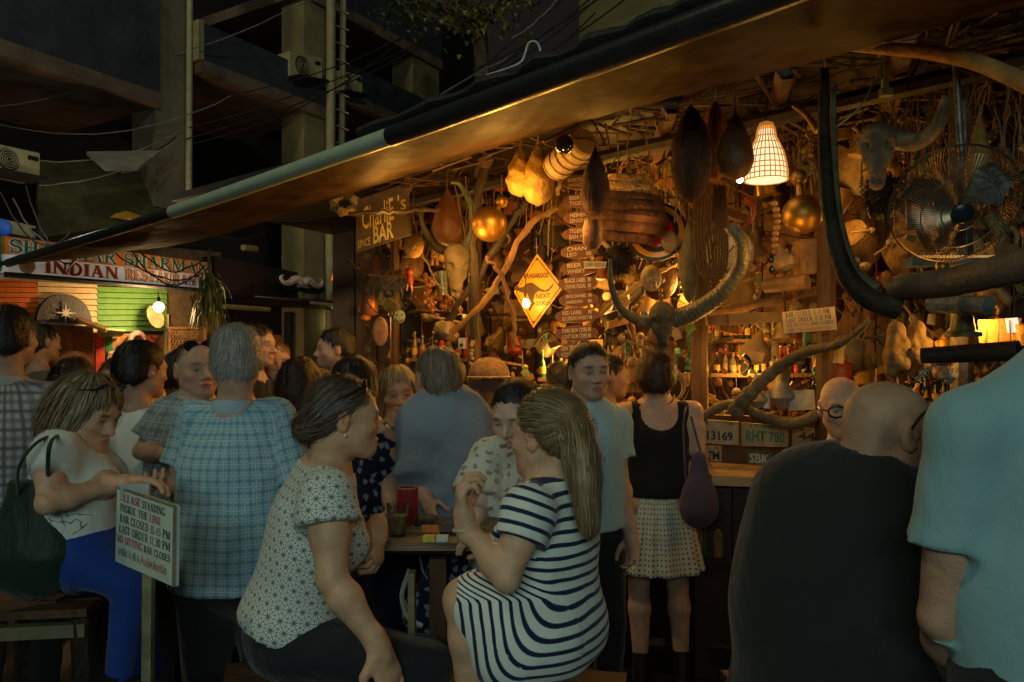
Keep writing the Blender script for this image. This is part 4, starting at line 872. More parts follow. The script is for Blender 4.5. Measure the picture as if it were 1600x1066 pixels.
    me = npmesh('hair_strands', V2, f2); a = me.attributes.new('Col', 'FLOAT_COLOR', 'POINT')
    a.data.foreach_set('color', np.hstack([cc, np.ones((len(cc), 1))]).astype(np.float32).ravel())
    o = put('hair_strands', me, HAIR, root); o['kind'] = 'stuff'
EYEW = mat('eye_white', (.30, .27, .24), .5, var=.05, bump=0, spec=.2); EYED = mat('iris', (.02, .014, .01), .4, var=.1, bump=0, spec=.3)
BLACKP = mat('black_plastic', (.012, .012, .013), .25, var=.2, bump=0, spec=.5)
LEATHER = mat('black_shoe_leather', (.015, .013, .012), .4, var=.3, bump=.2)
def person(label, hc, yaw, pitch=0, roll=0, byaw=None, sc=None, wf=1.0, fat=1.0, J=None, skin=(.52, .33, .24), hair=None, opt=None,
           top=None, bottom=None, near=False, hands=None, group=None, hs=1.0, eyes=True, legs=True, lean=(0, 0, 0)):
    hc = np.asarray(hc, float); opt = opt or {}; J = J or {}; hair = hair or {'style': 'short'}; top = top or {}; hands = hands or {}
    sc = sc or hc[2]/1.64; hs = hs*(.96+.04*sc); byaw = yaw if byaw is None else byaw
    R = frame(yaw, pitch, roll); B = frame(byaw); rt, fw = B[:, 0], B[:, 1]; lean = np.asarray(lean, float)
    g = dict(J)
    N = g.setdefault('N', hc+np.array([0, 0, -.185*sc])-fw*.02*sc); Pv = g.setdefault('Pv', N+np.array([0, 0, -.53*sc])+lean)
    for q, n in ((1, 'r'), (-1, 'l')):
        Sh = g.setdefault('S'+n, N+rt*q*.175*sc*wf-UP*.045*sc); E = g.setdefault('E'+n, Sh+rt*q*.05-UP*.27*sc-fw*.02)
        g.setdefault('W'+n, E+fw*.10+rt*q*(-.02)-UP*.23*sc); H = g.setdefault('H'+n, Pv+rt*q*.09*sc-UP*.03)
        A = g.setdefault('A'+n, np.array([H[0]+rt[0]*q*.02, H[1]+rt[1]*q*.02, .09])); g.setdefault('K'+n, lerp(H, A, .5)+fw*.03)
    root = thing('person', (Pv[0], Pv[1], min(g['Ar'][2], g['Al'][2])-.09), label, 'person', group)
    tu = nv(N-Pv); tr = nv((g['Sr']-g['Sl'])-tu*np.dot(g['Sr']-g['Sl'], tu)); tf = np.cross(tu, tr); TR = np.stack([tr, tf, tu], 1)
    bare = bottom is not None and bottom.get('style') in ('skirt', 'shorts', 'dress')
    # ---------------- skin
    names = ['N', 'Pv', 'Sr', 'Sl', 'Er', 'El', 'Wr', 'Wl']+(['Kr', 'Kl', 'Ar', 'Al', 'Hr', 'Hl'] if bare else ['Hr', 'Hl'])
    pts = np.array([g[n] for n in names]+[hc]); lo = pts.min(0)-.17; hi = pts.max(0)+.17
    fine = [(hc, .125*hs, .0042 if near else (.0062 if hc[1] < 3.6 else .0085))]
    for n in ('r', 'l'):
        if n in hands: fine.append((g['W'+n]+nv(hands[n]['d'])*.08, .11, .0048 if near else .007))
    F = F3(lo, hi, .0095 if near else .013, fine)
    addhead(F, hc, R, hs, opt, near)
    nb = hc+R@(np.array([0, -.035, -.07])*hs); F.cap(nb, N-UP*.01, .048*sc*fat**.4, .055*sc*fat**.5, .03)
    for n, q in (('r', 1), ('l', -1)):
        Sh, E, Wp = g['S'+n], g['E'+n], g['W'+n]; am = opt.get('arm', 1)*sc
        F.cap(N-tu*.005, Sh, .045*sc, .046*sc, .05)
        F.cap(Sh, lerp(Sh, E, .45), .046*am, .045*am, .03); F.cap(lerp(Sh, E, .45), E, .045*am, .034*am, .02)
        F.cap(E, lerp(E, Wp, .3), .034*am, .037*am, .015); F.cap(lerp(E, Wp, .3), Wp, .037*am, .022*am, .02)
        if n in hands:
            h = hands[n]; hand(F, Wp, h['d'], h['n'], h.get('side', 1), h.get('s', 1)*sc**.5, h.get('curl', .35), h.get('spread', .2))
        else:
            hand(F, Wp, nv(Wp-E)*.8-UP*.3, fw*.2-rt*q, -q if True else q, sc, .5, .1)
    # torso
    F.ell(lerp(N, Pv, .36), np.array([.150*wf, .098*fat, .19])*sc, TR, .05); F.ell(lerp(N, Pv, .68), np.array([.128*fat, .095*fat, .15])*sc, TR, .05)
    F.ell(Pv, np.array([.150*fat, .105*fat, .12])*sc, TR, .05)
    if opt.get('bust'):
        for q in (-1, 1): F.ell(lerp(N, Pv, .38)+tf*.085*sc+tr*q*.07*sc, np.array([.062, .055, .062])*sc, TR, .03)
    if bare:
        for n in ('r', 'l'):
            lg = opt.get('leg', 1)*sc
            F.cap(g['H'+n], g['K'+n], .078*lg, .052*lg, .03); c_ = lerp(g['K'+n], g['A'+n], .28); F.cap(g['K'+n], c_-fw*.012, .050*lg, .054*lg, .02); F.cap(c_-fw*.012, g['A'+n], .054*lg, .033*lg, .02)
            F.cap(g['A'+n], g['A'+n]-UP*.05, .033, .034, .02); F.cap(g['A'+n]-UP*.055, g['A'+n]+fw*.13-UP*.065, .032, .026, .02)
    fmesh(F, 'body', SKIN, root, {'Col': ('FLOAT_COLOR', skincol(hc, R, hs, skin, opt))})
    # ---------------- eyes, hair
    T = lambda x, y, z: hc+R@(np.array([x, y, z])*hs)
    if eyes and np.dot(R[:, 1], np.array([0, 0, CAMZ])-hc) > -.25*np.linalg.norm(np.array([0, 0, CAMZ])-hc) and not opt.get('closed'):
        for q in (-1, 1):
            ey = part('eye', MB().ball(T(q*.032, .0765, -.001), .0096*hs, 12), EYEW, root); part('iris', MB().ball(T(q*.032, .0812, -.001), .0056*hs, 8), EYED, ey)
    hairmesh(root, hc, R, hs, hair, F, near)
    # ---------------- trousers / skirt
    hh = .010 if near else .014
    if bottom is not None and bottom['style'] == 'trousers':
        ps = np.array([g[n] for n in ('Pv', 'Hr', 'Hl', 'Kr', 'Kl', 'Ar', 'Al')]); G = F3(ps.min(0)-.17, ps.max(0)+.17, hh+.002)
        G.ell(Pv, np.array([.165*fat, .12*fat, .13])*sc, TR, .05); G.ell(Pv+tu*.06, np.array([.150*fat, .11*fat, .10])*sc, TR, .05)
        w = bottom.get('w', 1.0)
        for n in ('r', 'l'):
            G.cap(g['H'+n], g['K'+n], .098*sc*w, .070*sc*w, .04); G.cap(g['K'+n], g['A'+n]-UP*.02, .068*sc*w, .058*sc*w, .02)
        G.plane(Pv+tu*bottom.get('top', .13), tu); G.wrinkle(bottom.get('wr', .009), 5, 22)
        fmesh(G, 'trousers', bottom['mat'], root, {'uvw': ('FLOAT_VECTOR', uvw([(Pv+tu*.1, Pv-tu*.1, .15)]+[(g['H'+n], g['K'+n], .09) for n in 'rl']+[(g['K'+n], g['A'+n], .07) for n in 'rl']))})
    if bottom is not None and bottom['style'] == 'skirt':
        hem = bottom.get('hem', .42); ps = np.array([Pv+tu*.15, Pv-UP*(hem+.02)]); G = F3(ps.min(0)-.30, ps.max(0)+.30, hh)
        a = Pv+tu*.10; b = Pv-UP*hem
        G.ecap(a, b, .13*sc, bottom.get('r', .23)*sc, TR, .72, .03)
        X, Y, Z = G.g((slice(None),)*3); dx = X-a[0]; dy = Y-a[1]; an = np.arctan2(dx*tf[0]+dy*tf[1], dx*tr[0]+dy*tr[1])
        fl = np.clip((a[2]-Z)/.35, 0, 1.2); G.v += (fl*.012*np.sin(an*11+2*np.sin(an*3))).astype(np.float32)
        G.plane(a+tu*.02, tu); G.plane(b+UP*.015*0, -UP)
        fmesh(G, 'skirt', bottom['mat'], root, {'uvw': ('FLOAT_VECTOR', uvw([(a, b, .19*sc)]))})
    if bottom is not None and bottom['style'] in ('trousers', 'skirt') and legs:
        for n in ('r', 'l'):
            A = g['A'+n]; mb = MB(); f_ = nv(np.array([fw[0], fw[1], 0])); Rr = np.stack([np.cross(f_, UP), f_, UP])
            hgt = .17 if bottom.get('boots') else .075
            mb.tube([A-UP*.085-f_*.07, A-UP*.075-f_*.06, A-UP*.06, A-UP*.062+f_*.08, A-UP*.066+f_*.15, A-UP*.07+f_*.185], [.022, .036, .044, .042, .038, .015], 12, flat=.8)
            mb.tube([A-UP*.07-f_*.03, A-UP*.09+UP*hgt*.5-f_*.02, A-UP*.09+UP*hgt-f_*.01], [.040, .041, .044], 12)
            sh = part('boot' if bottom.get('boots') else 'shoe', mb, LEATHER, root)
            part('sole', MB().box(A-UP*.0825+f_*.05, (.075, .27, .014), Rr), BLACKP, sh)
    # ---------------- shirt
    if top.get('mat'):
        hem = top.get('hem', .62); sl = top.get('sleeve', .62); inf = top.get('inf', .014); low = Pv+(N-Pv)*(.62-hem)*1.0/.62*1.0 if False else lerp(N, Pv, hem/.53)
        ps = [N, low, g['Sr'], g['Sl'], g['Er'], g['El']]+([g['Wr'], g['Wl']] if sl > 1 else []); ps = np.array(ps)
        G = F3(ps.min(0)-.24, ps.max(0)+.17, hh); Q = F3(ps.min(0)-.24, ps.max(0)+.17, hh)
        ct = (.150*wf+inf)*sc; bl = (.15*fat+inf)*sc*top.get('flare', 1.06)
        G.ell(lerp(N, Pv, .36), np.array([.150*wf+inf, .098*fat+inf, .19+inf])*sc, TR, .05)
        G.ecap(lerp(N, Pv, .40), lerp(N, Pv, .75), ct*.93, (.135*fat+inf)*sc*top.get('waist', 1), TR, .70, .04)
        G.ecap(lerp(N, Pv, .75), low, (.135*fat+inf)*sc*top.get('waist', 1), bl, TR, .74, .05)
        if opt.get('bust'):
            for q in (-1, 1): G.ell(lerp(N, Pv, .38)+tf*.085*sc+tr*q*.07*sc, (np.array([.062, .055, .062])+inf*.8)*sc, TR, .03)
        if opt.get('belly'): G.ell(lerp(N, Pv, .68)+tf*.05, np.array([.13, .12, .13])*sc*opt['belly'], TR, .06)
        segs = [(N, low, .155*sc)]
        for n in ('r', 'l'):
            Sh, E, Wp = g['S'+n], g['E'+n], g['W'+n]
            if sl > 0 or top.get('straps', 1): G.cap(N-tu*.01, Sh, (.050+inf*(.7 if sl > 0 else .3))*sc, (.047+inf*(1 if sl > 0 else 0))*sc, .05)
            if sl > 0:
                e1 = lerp(Sh, E, min(sl, 1.0)); lo_ = top.get('loose', 1)
                Q.cap(Sh, e1, (.052+inf)*sc, (.050*opt.get('arm', 1)+inf*lo_)*sc, .03)
                if sl > 1:
                    w1 = lerp(E, Wp, sl-1); Q.cap(E, w1, (.044+inf)*sc, (.034+inf)*sc, .03); Q.plane(w1, Wp-E, .004, (w1, .11)); segs.append((E, w1, .05))
                else: Q.cap(e1, lerp(Sh, E, sl+.3), (.050*opt.get('arm', 1)+inf*lo_)*sc, (.050*opt.get('arm', 1)+inf*lo_)*sc, .02); Q.plane(e1, E-Sh, .004, (e1, .16))
                segs.append((Sh, e1, .06*sc))
        hq = np.maximum(.03-np.abs(G.v-Q.v), 0)/.03; G.v = np.minimum(G.v, Q.v)-hq*hq*.0075
        G.wrinkle(top.get('wr', .010)*1.7, top.get('seed', 3), top.get('fr', 15), 6)
        cut = top.get('cut', [((0, .01, .045), (.072, .075, .06))])
        for c, r in cut: G.ell(N+TR@(np.array(c)*sc), np.array(r)*sc, TR, .005, 's')
        for p, n in top.get('planes', []): G.plane(N+TR@(np.array(p)*sc), TR@np.array(n, float), .005, (N, .5))
        G.plane(low, -tu, .005, (low, .30))
        if 'extra' in top: top['extra'](G, g, segs, TR, sc)
        fmesh(G, top.get('name', 'shirt'), top['mat'], root, {'uvw': ('FLOAT_VECTOR', top['uvw'](segs) if 'uvw' in top else uvw(segs))})
        if top.get('collar'):
            mb = MB(); c0 = N+UP*.012-tf*.005; ax = nv(hc-np.array([0, 0, .05])-c0+UP*.2); mb.lathe([(.066*sc, -.012), (.072*sc, .016), (.069*sc, .034), (.064*sc, .036), (.061*sc, .0), (.06*sc, -.012)], c0, ax, 24)
            part('collar', mb, top.get('collarmat', top['mat']), root)
    root['_g'] = 0; del root['_g']
    return root, g, R, T
def glasses(root, T, up=False, shades=False, s=1.0, name='glasses', ls=1.0):
    """spectacles on the nose, or sunglasses pushed up onto the hair"""
    dy, dz = (-.048, .092) if up else (.0, .0); mb = MB(); sc = 1.16 if up else ls
    for q in (-1, 1):
        c = np.array([q*.033, .097+dy, .0+dz]); pts = [T(*(c+np.array([.024*math.cos(a)*(1 if True else 1), -.004*abs(math.cos(a)), .018*math.sin(a)])*sc)) for a in np.linspace(0, 2*math.pi, 17)]
        mb.tube(pts, .0020*s, 6)
        if shades: mb.add(pts[:-1], [tuple(range(16))])
        mb.tube([T(q*.057*sc, .095+dy, .006+dz), T(q*.082, .06+dy, .006+dz-.02*up), T(q*.083, -.01+dy, .004+dz-.055*up), T(q*.080, -.035+dy, -.018+dz-.07*up)], .0022*s, 6)
    mb.tube([T(-.010, .100+dy, .004+dz), T(0, .103+dy, .007+dz), T(.010, .100+dy, .004+dz)], .002*s, 6)
    o = part(name, mb, BLACKP, root); return o
# ------------------------------------------------------------------ the crowd
DARKT = fabric('dark_trousers', 'solid', (.018, .019, .022)); DENIM = fabric('blue_jeans', 'solid', (.012, .045, .24), fold=.5)
CHAR = fabric('charcoal_cloth', 'solid', (.017, .019, .019)); NAVY = fabric('navy_cloth', 'solid', (.012, .015, .04))
WHITET = fabric('white_cotton', 'solid', (.72, .74, .70)); TEAL = fabric('pale_teal_cotton', 'solid', (.21, .37, .39), fold=.45)
def seatlegs(g, fw): pass
# --- woman in star print blouse (sitting on a stool at the table)
d = 2.12
hc = P(539, 653, d)
g = dict(N=P(508, 737, d+.03), Pv=P(452, 985, d+.02), Sr=P(512, 778, d-.15), Sl=P(497, 768, d+.20), Er=P(519, 905, d-.20), Wr=P(590, 1008, d-.22),
         El=P(560, 880, d+.22), Wl=P(590, 826, d+.10), Hr=P(470, 1010, d-.08), Hl=P(470, 1010, d+.12), Kr=P(665, 1040, d-.12), Kl=P(660, 1030, d+.14), Ar=P(650, 1250, d-.1), Al=P(650, 1250, d+.14))
def hipflare(G, g, segs, TR, sc): G.ell(g['Pv']+UP*.05, np.array([.20, .165, .12]), TR, .06); G.plane(lerp(g['N'], g['Pv'], 1.02), -nv(np.array([-.25, 0, 1.])), .005, (g['Pv'], .4))
pw, gpw, R_, T_pw = person('woman with pinned up hair in a dark star print blouse, one arm hanging down', hc, 107, 4, 0, J=g, sc=1.0, fat=1.02, hs=.93, near=True, skin=(.60, .36, .21),
    hair=dict(style='bun', col=(.055, .042, .030), col2=(.14, .10, .065), vol=.004, strands=5200, flow='tie', tie=(0, -.098, -.03), steps=8, len=.012, mess=.16, fly=.003, w=.0010, front=(.055, .062), bz=-.035),
    opt=dict(bust=1, arm=1.06, closed=1), top=dict(mat=fabric('star_print_blouse', 'asanoha', (.74, .79, .72), (.015, .035, .04), sc=.74, fold=.35), name='blouse', sleeve=.34, hem=.78, cut=[((0, .01, .04), (.118, .085, .055))], flare=1.22, waist=1.02, loose=1.6, wr=.006, inf=.018, extra=lambda G, g, s, TR, sc: (G.ell(g['Pv']+UP*.02+np.array([.02, 0, 0]), (.175, .15, .13), TR, .06), G.plane(P(395, 1003, 1.97), (-.27, 0, -1), .004, (g['Pv'], .45)))),
    bottom=dict(style='trousers', mat=DARKT, w=.97, top=.10), hands=dict(r=dict(d=(.36, 0, -1), n=(-.7, .5, .2), side=-1, curl=.16, spread=.25, s=1.05), l=dict(d=(.05, -.5, -.75), n=(-1, 0, -.4), side=1, curl=.75)), wf=1.05)
glasses(pw, T_pw, up=True, shades=True, name='sunglasses')
part('earring', MB().ball(T_pw(.084, -.004, -.044), .0045, 10), mat('pearl', (.8, .78, .72), .15, bump=0, spec=.8), pw)
# --- woman in striped dress
d = 1.98
hc = P(854, 681, d)
g = dict(N=P(868, 768, d), Pv=P(863, 975, d+.02), Sl=P(824, 800, d-.15), Sr=P(897, 790, d+.14), El=P(792, 905, d-.20), Wl=P(728, 822, d-.13), Er=P(850, 900, d+.25), Wr=P(790, 850, d+.30),
         Hl=P(850, 990, d-.09), Hr=P(860, 985, d+.10), Kl=P(727, 937, d-.10), Kr=P(735, 928, d+.10), Al=P(742, 1140, d-.08), Ar=P(745, 1140, d+.12))
def dress(G, g, segs, TR, sc):
    for n in 'lr': G.cap(g['H'+n], g['K'+n]+np.array([.02, 0, .0]), .098, .064, .05)
    G.ell(g['Pv'], np.array([.165, .135, .12]), TR, .06)
    b = lerp(g['Hl'], g['Kl'], .75); G.cap(lerp(g['Hl'], g['Kl'], .62)-UP*.04, P(775, 1035, 1.86), .055, .040, .05); G.cap(b-UP*.04, P(790, 1035, 1.86), .06, .05, .06); G.cap(lerp(g['Hl'], g['Kl'], .3)-UP*.04, P(860, 1040, 1.92), .10, .05, .06)
    G.plane(P(800, 1052, 1.9), (-.04, 0, -1), .005)
    G.plane(P(692, 938, 1.88), (-1, 0, -.42), .008, (P(735, 1000, 1.9), .26))
    segs.append((lerp(g['Hl'], g['Kl'], .1)+UP*.0, g['Kl'], .10)); segs.append((g['Kl']+UP*.02, P(775, 1040, 1.84), .06))
CRE, AXT, AXL = P(846, 902, 1.98), nv(g['Pv']-g['N']), nv(np.array([-1, -.05, -.12]))
def dressuv(segs):
    hard = uvw(segs)
    def fn(V):
        o = hard(V); vt = (V-g0['N'])@AXT; vl = (CRE-g0['N'])@AXT+1.25*((V-CRE)@AXL)-2.5*np.maximum(V[:, 2]-CRE[2]+.01, 0); k = .07
        h = np.maximum(k-np.abs(vt-vl), 0)/k; v = np.maximum(vt, vl)+h*h*k*.25
        m = np.isin(np.round(o[:, 2]*10).astype(int), (0, 3, 4)); o[m, 1] = v[m]; return o
    return fn
g0 = dict(g)
sw, gsw, R_, T_sw = person('woman with blonde ponytail in a striped dress sitting at the table', hc, 229, 3, 0, J=g, sc=.97, near=True, skin=(.60, .36, .22), fat=.94, hs=.94,
    hair=dict(style='pony', col=(.17, .115, .055), col2=(.30, .21, .10), vol=.008, strands=7500, flow='tie', tie=(0, -.108, .03), steps=10, len=.014, mess=.07, w=.0011, front=(.058, .066), nape=-.06,
        tail=[(P(892, 657, 1.92), .018), (P(902, 674, 1.885), .023), (P(909, 712, 1.855), .029), (P(914, 750, 1.835), .025), (P(917, 788, 1.825), .016), (P(919, 812, 1.82), .011), (P(920, 830, 1.82), .004)]),
    opt=dict(bust=1, arm=.88), top=dict(mat=fabric('striped_jersey', 'stripes', (.70, .74, .66), (.012, .02, .06), sc=.92, fold=.3), name='striped_dress', sleeve=.45, hem=.56, extra=dress, flare=1.0, waist=.95, cut=[((0, .03, .05), (.085, .09, .06))], wr=.006, fr=17, uvw=dressuv),
    bottom=dict(style='dress'), hands=dict(l=dict(d=(-.15, 0, 1), n=(1, .1, .1), side=1, curl=.75), r=dict(d=(-.9, 0, .2), n=(0, 0, -1), side=1, curl=.5)))
part('hair_tie', MB().tube([P(891, 656, 1.925)+np.array([.010*math.cos(a), .020*math.cos(a+.6), .026*math.sin(a)]) for a in np.linspace(0, 2*math.pi, 14)], .009, 8), mat('black_velvet', (.015, .015, .02), .9), sw)
part('bracelet', MB().tube([gsw['Wl']+np.array([.029*math.cos(a), .029*math.sin(a), -.004+.006*math.cos(a)]) for a in np.linspace(0, 2*math.pi, 18)], .003, 6), mat('pale_cord', (.5, .42, .3), .7), sw)
# --- man in blue checked shirt, back to us
d = 2.62
pm, gpm, R_, T_ = person('grey haired man in a pale blue checked short sleeved shirt, seen from behind', P(369, 562, d), 196, 0, 0, byaw=184, near=True, wf=1.13, fat=1.22, skin=(.50, .30, .21),
    J=dict(Er=P(470, 790, d-.02), Wr=P(455, 850, d+.2), El=P(278, 762, d-.02), Wl=P(300, 790, d+.22), Sl=P(302, 655, d), Sr=P(432, 652, d)),
    hair=dict(style='short', col=(.30, .29, .26), col2=(.42, .41, .38), vol=.006, strands=5200, steps=4, len=.007, mess=.35, w=.0009, fly=.003),
    top=dict(mat=fabric('blue_check', 'plaid', (.37, .55, .60), (.08, .25, .40), (.58, .70, .72), sc=.52, fold=.3), sleeve=.72, hem=.565, collar=True, flare=1.12, waist=1.1, loose=1.5, wr=.013, inf=.02),
    bottom=dict(style='trousers', mat=CHAR, w=1.05))
# --- woman on the left stool, looking down at her phone
d = 2.22
g = dict(N=P(106, 692, d), Pv=P(130, 860, d+.02), Sr=P(82, 712, d-.13), Sl=P(125, 705, d+.18), Er=P(72, 788, d-.20), Wr=P(180, 757, d-.06), El=P(130, 790, d+.2), Wl=P(190, 770, d+.08),
         Hr=P(135, 880, d-.08), Hl=P(140, 880, d+.1), Kr=P(205, 915, d-.08), Kl=P(215, 905, d+.12), Ar=P(188, 1040, d-.1), Al=P(235, 1050, d+.14))
lw, g_, R_, T_lw = person('woman with streaked blonde bob and blue jeans on the left stool, looking at phone', P(138, 640, d), 78, 26, 0, J=g, sc=.92, near=True, skin=(.58, .34, .21), fat=1.05, hs=.885,
    hair=dict(style='bob', col=(.10, .07, .035), col2=(.36, .27, .15), vol=.006, strands=6500, steps=9, len=.012, mess=.12, w=.0011, up=.012),
    opt=dict(bust=1, arm=.78, closed=1), top=dict(mat=fabric('white_print_tee', 'print', (.60, .63, .58), (.05, .05, .05), (.0, .17, 0)), name='t_shirt', sleeve=.42, hem=.60, cut=[((0, .05, .03), (.10, .09, .085))], flare=1.1, inf=.015, uvw=lambda sg: (lambda V: np.stack([(V-gL)@np.array([1., 0, 0]), (gLz-V[:, 2]), V[:, 1]*0], 1))),
    bottom=dict(style='trousers', mat=DENIM, w=.76), hands=dict(r=dict(d=(.95, .2, .1), n=(0, -.2, -1), side=-1, curl=.4), l=dict(d=(.9, -.2, .15), n=(0, .2, 1), side=-1, curl=.45))) if not globals().update(gL=P(133, 700, d), gLz=float(P(133, 700, d)[2])) else None
glasses(lw, T_lw, up=True, shades=True, name='sunglasses')
# --- bald man in dark shirt at the right, leaning
d = 1.78
g = dict(N=P(1352, 745, d), Pv=P(1318, 1060, d+.02), Sl=P(1250, 770, d+.04), Sr=P(1396, 812, d-.02), El=P(1258, 945, d-.02), Wl=P(1330, 1010, d+.22), Er=P(1400, 990, d+.05), Wr=P(1440, 1010, d+.2))
dm, g_, R_, T_dm = person('big bald man in a charcoal t-shirt leaning forward at the right', P(1392, 680, d), 100, 12, -4, byaw=150, J=g, sc=1.05, near=True, wf=1.25, fat=1.28, skin=(.42, .25, .15), hs=1.06,
    hair=dict(style='bald'), opt=dict(arm=1.1, hairline=.25, hairlinec=(.20, .15, .11)), top=dict(mat=CHAR, name='t_shirt', sleeve=.8, hem=.7, flare=1.1, waist=1.12, inf=.03, cut=[((.0, .02, .06), (.075, .08, .06))], wr=.016, loose=1.2, fr=8, seed=5, extra=lambda G, g, s, TR, sc: (G.ell(P(1290, 862, 1.84), (.185, .15, .235), None, .08), G.ell(P(1262, 945, 1.84), (.150, .14, .19), None, .08))), bottom=dict(style='trousers', mat=DARKT))
sg = thing('sunglasses', P(1440, 640, d-.1), 'black framed sunglasses pushed up on the bald head of the leaning man', 'sunglasses')
mbs = MB(); mbs.tube([T_dm(.088, -.02, .012), T_dm(.089, -.005, .04), T_dm(.085, .03, .075), T_dm(.074, .06, .098)], .0028, 6); part('temple', mbs, BLACKP, sg)
mbs = MB(); mbs.tube([T_dm(-.074, .0, .05), T_dm(-.076, .01, .065), T_dm(-.074, .03, .085), T_dm(-.068, .06, .098)], .0028, 6); part('temple', mbs, BLACKP, sg)
for q in (-1, 1):
    mb = MB(); pts = [T_dm(q*.036+.03*math.cos(a), .068-.0*math.sin(a), .108+.0+.022*math.sin(a)) for a in np.linspace(0, 2*math.pi, 17)]; mb.tube(pts, .0022, 6); part('lens_rim', mb, BLACKP, sg)
# --- man in teal t-shirt, very near at the right edge
d = 1.42
g = dict(N=P(1690, 560, d), Pv=P(1680, 1060, d), Sl=P(1514, 668, d), Sr=P(1850, 680, d), El=P(1474, 965, d+.04), Wl=P(1500, 1070, d+.22), Er=P(1900, 930, d), Wr=P(1860, 1070, d+.2))
person('tall man in a pale teal t-shirt at the right edge, seen from behind', P(1712, 395, d), 182, 0, 0, J=g, sc=1.06, near=True, wf=1.1, fat=1.22, skin=(.42, .25, .16), hair=dict(style='short', col=(.08, .05, .03)),
    opt=dict(arm=1.14), top=dict(mat=TEAL, name='t_shirt', sleeve=.62, hem=.95, flare=1.08, waist=1.1, inf=.018, loose=.8, wr=.009, fr=8), bottom=dict(style='trousers', mat=DARKT))
# --- woman in black top and dotted skirt, back to us at the bar
d = 3.86
g = dict(Sr=P(1082, 643, d), Sl=P(975, 645, d), Er=P(1092, 704, d-.04), Wr=P(1100, 728, d+.16), El=P(962, 705, d), Wl=P(968, 765, d-.03), N=P(1028, 634, d), Pv=P(1026, 778, d), Ar=np.array([P(1065, 0, d+.02)[0], d+.02, .12]), Al=np.array([P(1001, 0, d)[0], d, .12]))
tw, g_, R_, T_ = person('woman in a black sleeveless top and white dotted skirt, back to us at the bar', P(1026, 588, d), 165, 0, 0, byaw=176, J=g, sc=.985, near=False, skin=(.52, .34, .24), wf=1.03, fat=.98,
    hair=dict(style='short', col=(.055, .025, .015), vol=.014, strands=2500, steps=5, len=.01, mess=.4, w=.0014, fly=.006, nape=-.075),
    top=dict(mat=fabric('black_knit', 'solid', (.010, .012, .016)), name='tank_top', sleeve=0, hem=.52, inf=.009, flare=1.05, wr=.004, cut=[((0, -.08, -.03), (.09, .10, .085)), ((0, .01, .05), (.10, .09, .06)), ((.205, 0, -.03), (.05, .2, .10)), ((-.205, 0, -.03), (.05, .2, .10))]),
    bottom=dict(style='skirt', mat=fabric('dotted_skirt', 'dots', (.58, .62, .54), (.02, .025, .03), sc=1.45), hem=.35, r=.225, boots=1), hands=dict(r=dict(d=(.25, .9, 0), n=(0, 0, -1), side=-1, curl=.3)))
part('necklace', MB().tube([g_['N']+np.array([.075*math.cos(a), -.06*abs(math.sin(a))-.01, .055-.05*abs(math.sin(a))]) for a in np.linspace(math.pi, 2*math.pi, 14)], .004, 5), mat('dark_beads', (.03, .02, .02), .4), tw)
# --- man in blue denim shirt, back to us
d = 3.05
g = dict(Sr=P(735, 662, d), Sl=P(655, 660, d-.02), N=P(694, 622, d), Pv=P(708, 800, d), El=P(655, 755, d-.1), Wl=P(668, 782, d-.18), Er=P(752, 760, d), Wr=P(735, 800, d+.2))
person('man with thinning brown hair in a loose blue denim shirt beside the table', P(682, 590, d), 212, 3, 0, byaw=195, J=g, sc=1.0, near=False, wf=1.08, fat=1.3, skin=(.50, .30, .20),
    hair=dict(style='short', col=(.16, .12, .08), col2=(.27, .21, .15), vol=.006, strands=3000, steps=5, len=.010, mess=.25, w=.0012, nape=-.062, fly=.003),
    top=dict(mat=fabric('blue_denim', 'solid', (.22, .28, .36), fold=.7), sleeve=.95, hem=.60, collar=True, inf=.032, loose=1.5, wr=.010, waist=1.12), bottom=dict(style='trousers', mat=DARKT))
# --- man facing us in light blue tee
d = 3.22
g = dict(Sr=P(868, 655, d), Sl=P(962, 662, d+.12), N=P(910, 632, d+.03), Pv=P(915, 800, d+.05), Er=P(858, 730, d), El=P(968, 740, d+.1))
person('dark haired man facing us in a light blue t-shirt with a white printed front', P(921, 580, d), 14, 4, 2, byaw=30, J=g, sc=1.0, near=True, wf=1.05, fat=1.1, skin=(.50, .32, .23),
    hair=dict(style='short', col=(.028, .020, .014), vol=.008, strands=2600, steps=4, len=.009, mess=.35, w=.0012, front=(.070, .066)), opt=dict(browc=(.02, .015, .01), stubble=.3),
    top=dict(mat=fabric('light_blue_tee', 'solid', (.30, .50, .60)), name='t_shirt', sleeve=.7, hem=.60, inf=.022, wr=.007), bottom=dict(style='trousers', mat=DARKT, top=.03))
# --- checked shirt man facing, sunglasses on head
d = 3.12
g = dict(Sr=P(262, 650, d), Sl=P(345, 655, d+.05), N=P(306, 632, d), Pv=P(290, 800, d), Er=P(222, 705, d-.05), Wr=P(262, 712, d-.26), El=P(360, 740, d))
x, g_, R_, T_ = person('smiling man in a grey checked shirt with sunglasses on his head, facing us', P(308, 577, d), 40, 0, 3, byaw=30, J=g, near=True, wf=1.02, fat=1.1, skin=(.52, .31, .21),
    hair=dict(style='thin', col=(.12, .09, .06), vol=.004, strands=1500, steps=3, len=.006, mess=.3, front=(.085, .045)), opt=dict(smile=1, browc=(.1, .07, .05)),
    top=dict(mat=fabric('grey_check', 'plaid', (.30, .36, .36), (.12, .16, .19), (.45, .50, .48), sc=.9), sleeve=.75, hem=.60, collar=True, inf=.02, loose=1.5), bottom=dict(style='trousers', mat=DARKT),
    hands=dict(r=dict(d=(.95, .1, -.1), n=(0, .3, -1), side=-1, curl=.5)))
glasses(x, T_, up=True, shades=True, name='sunglasses')
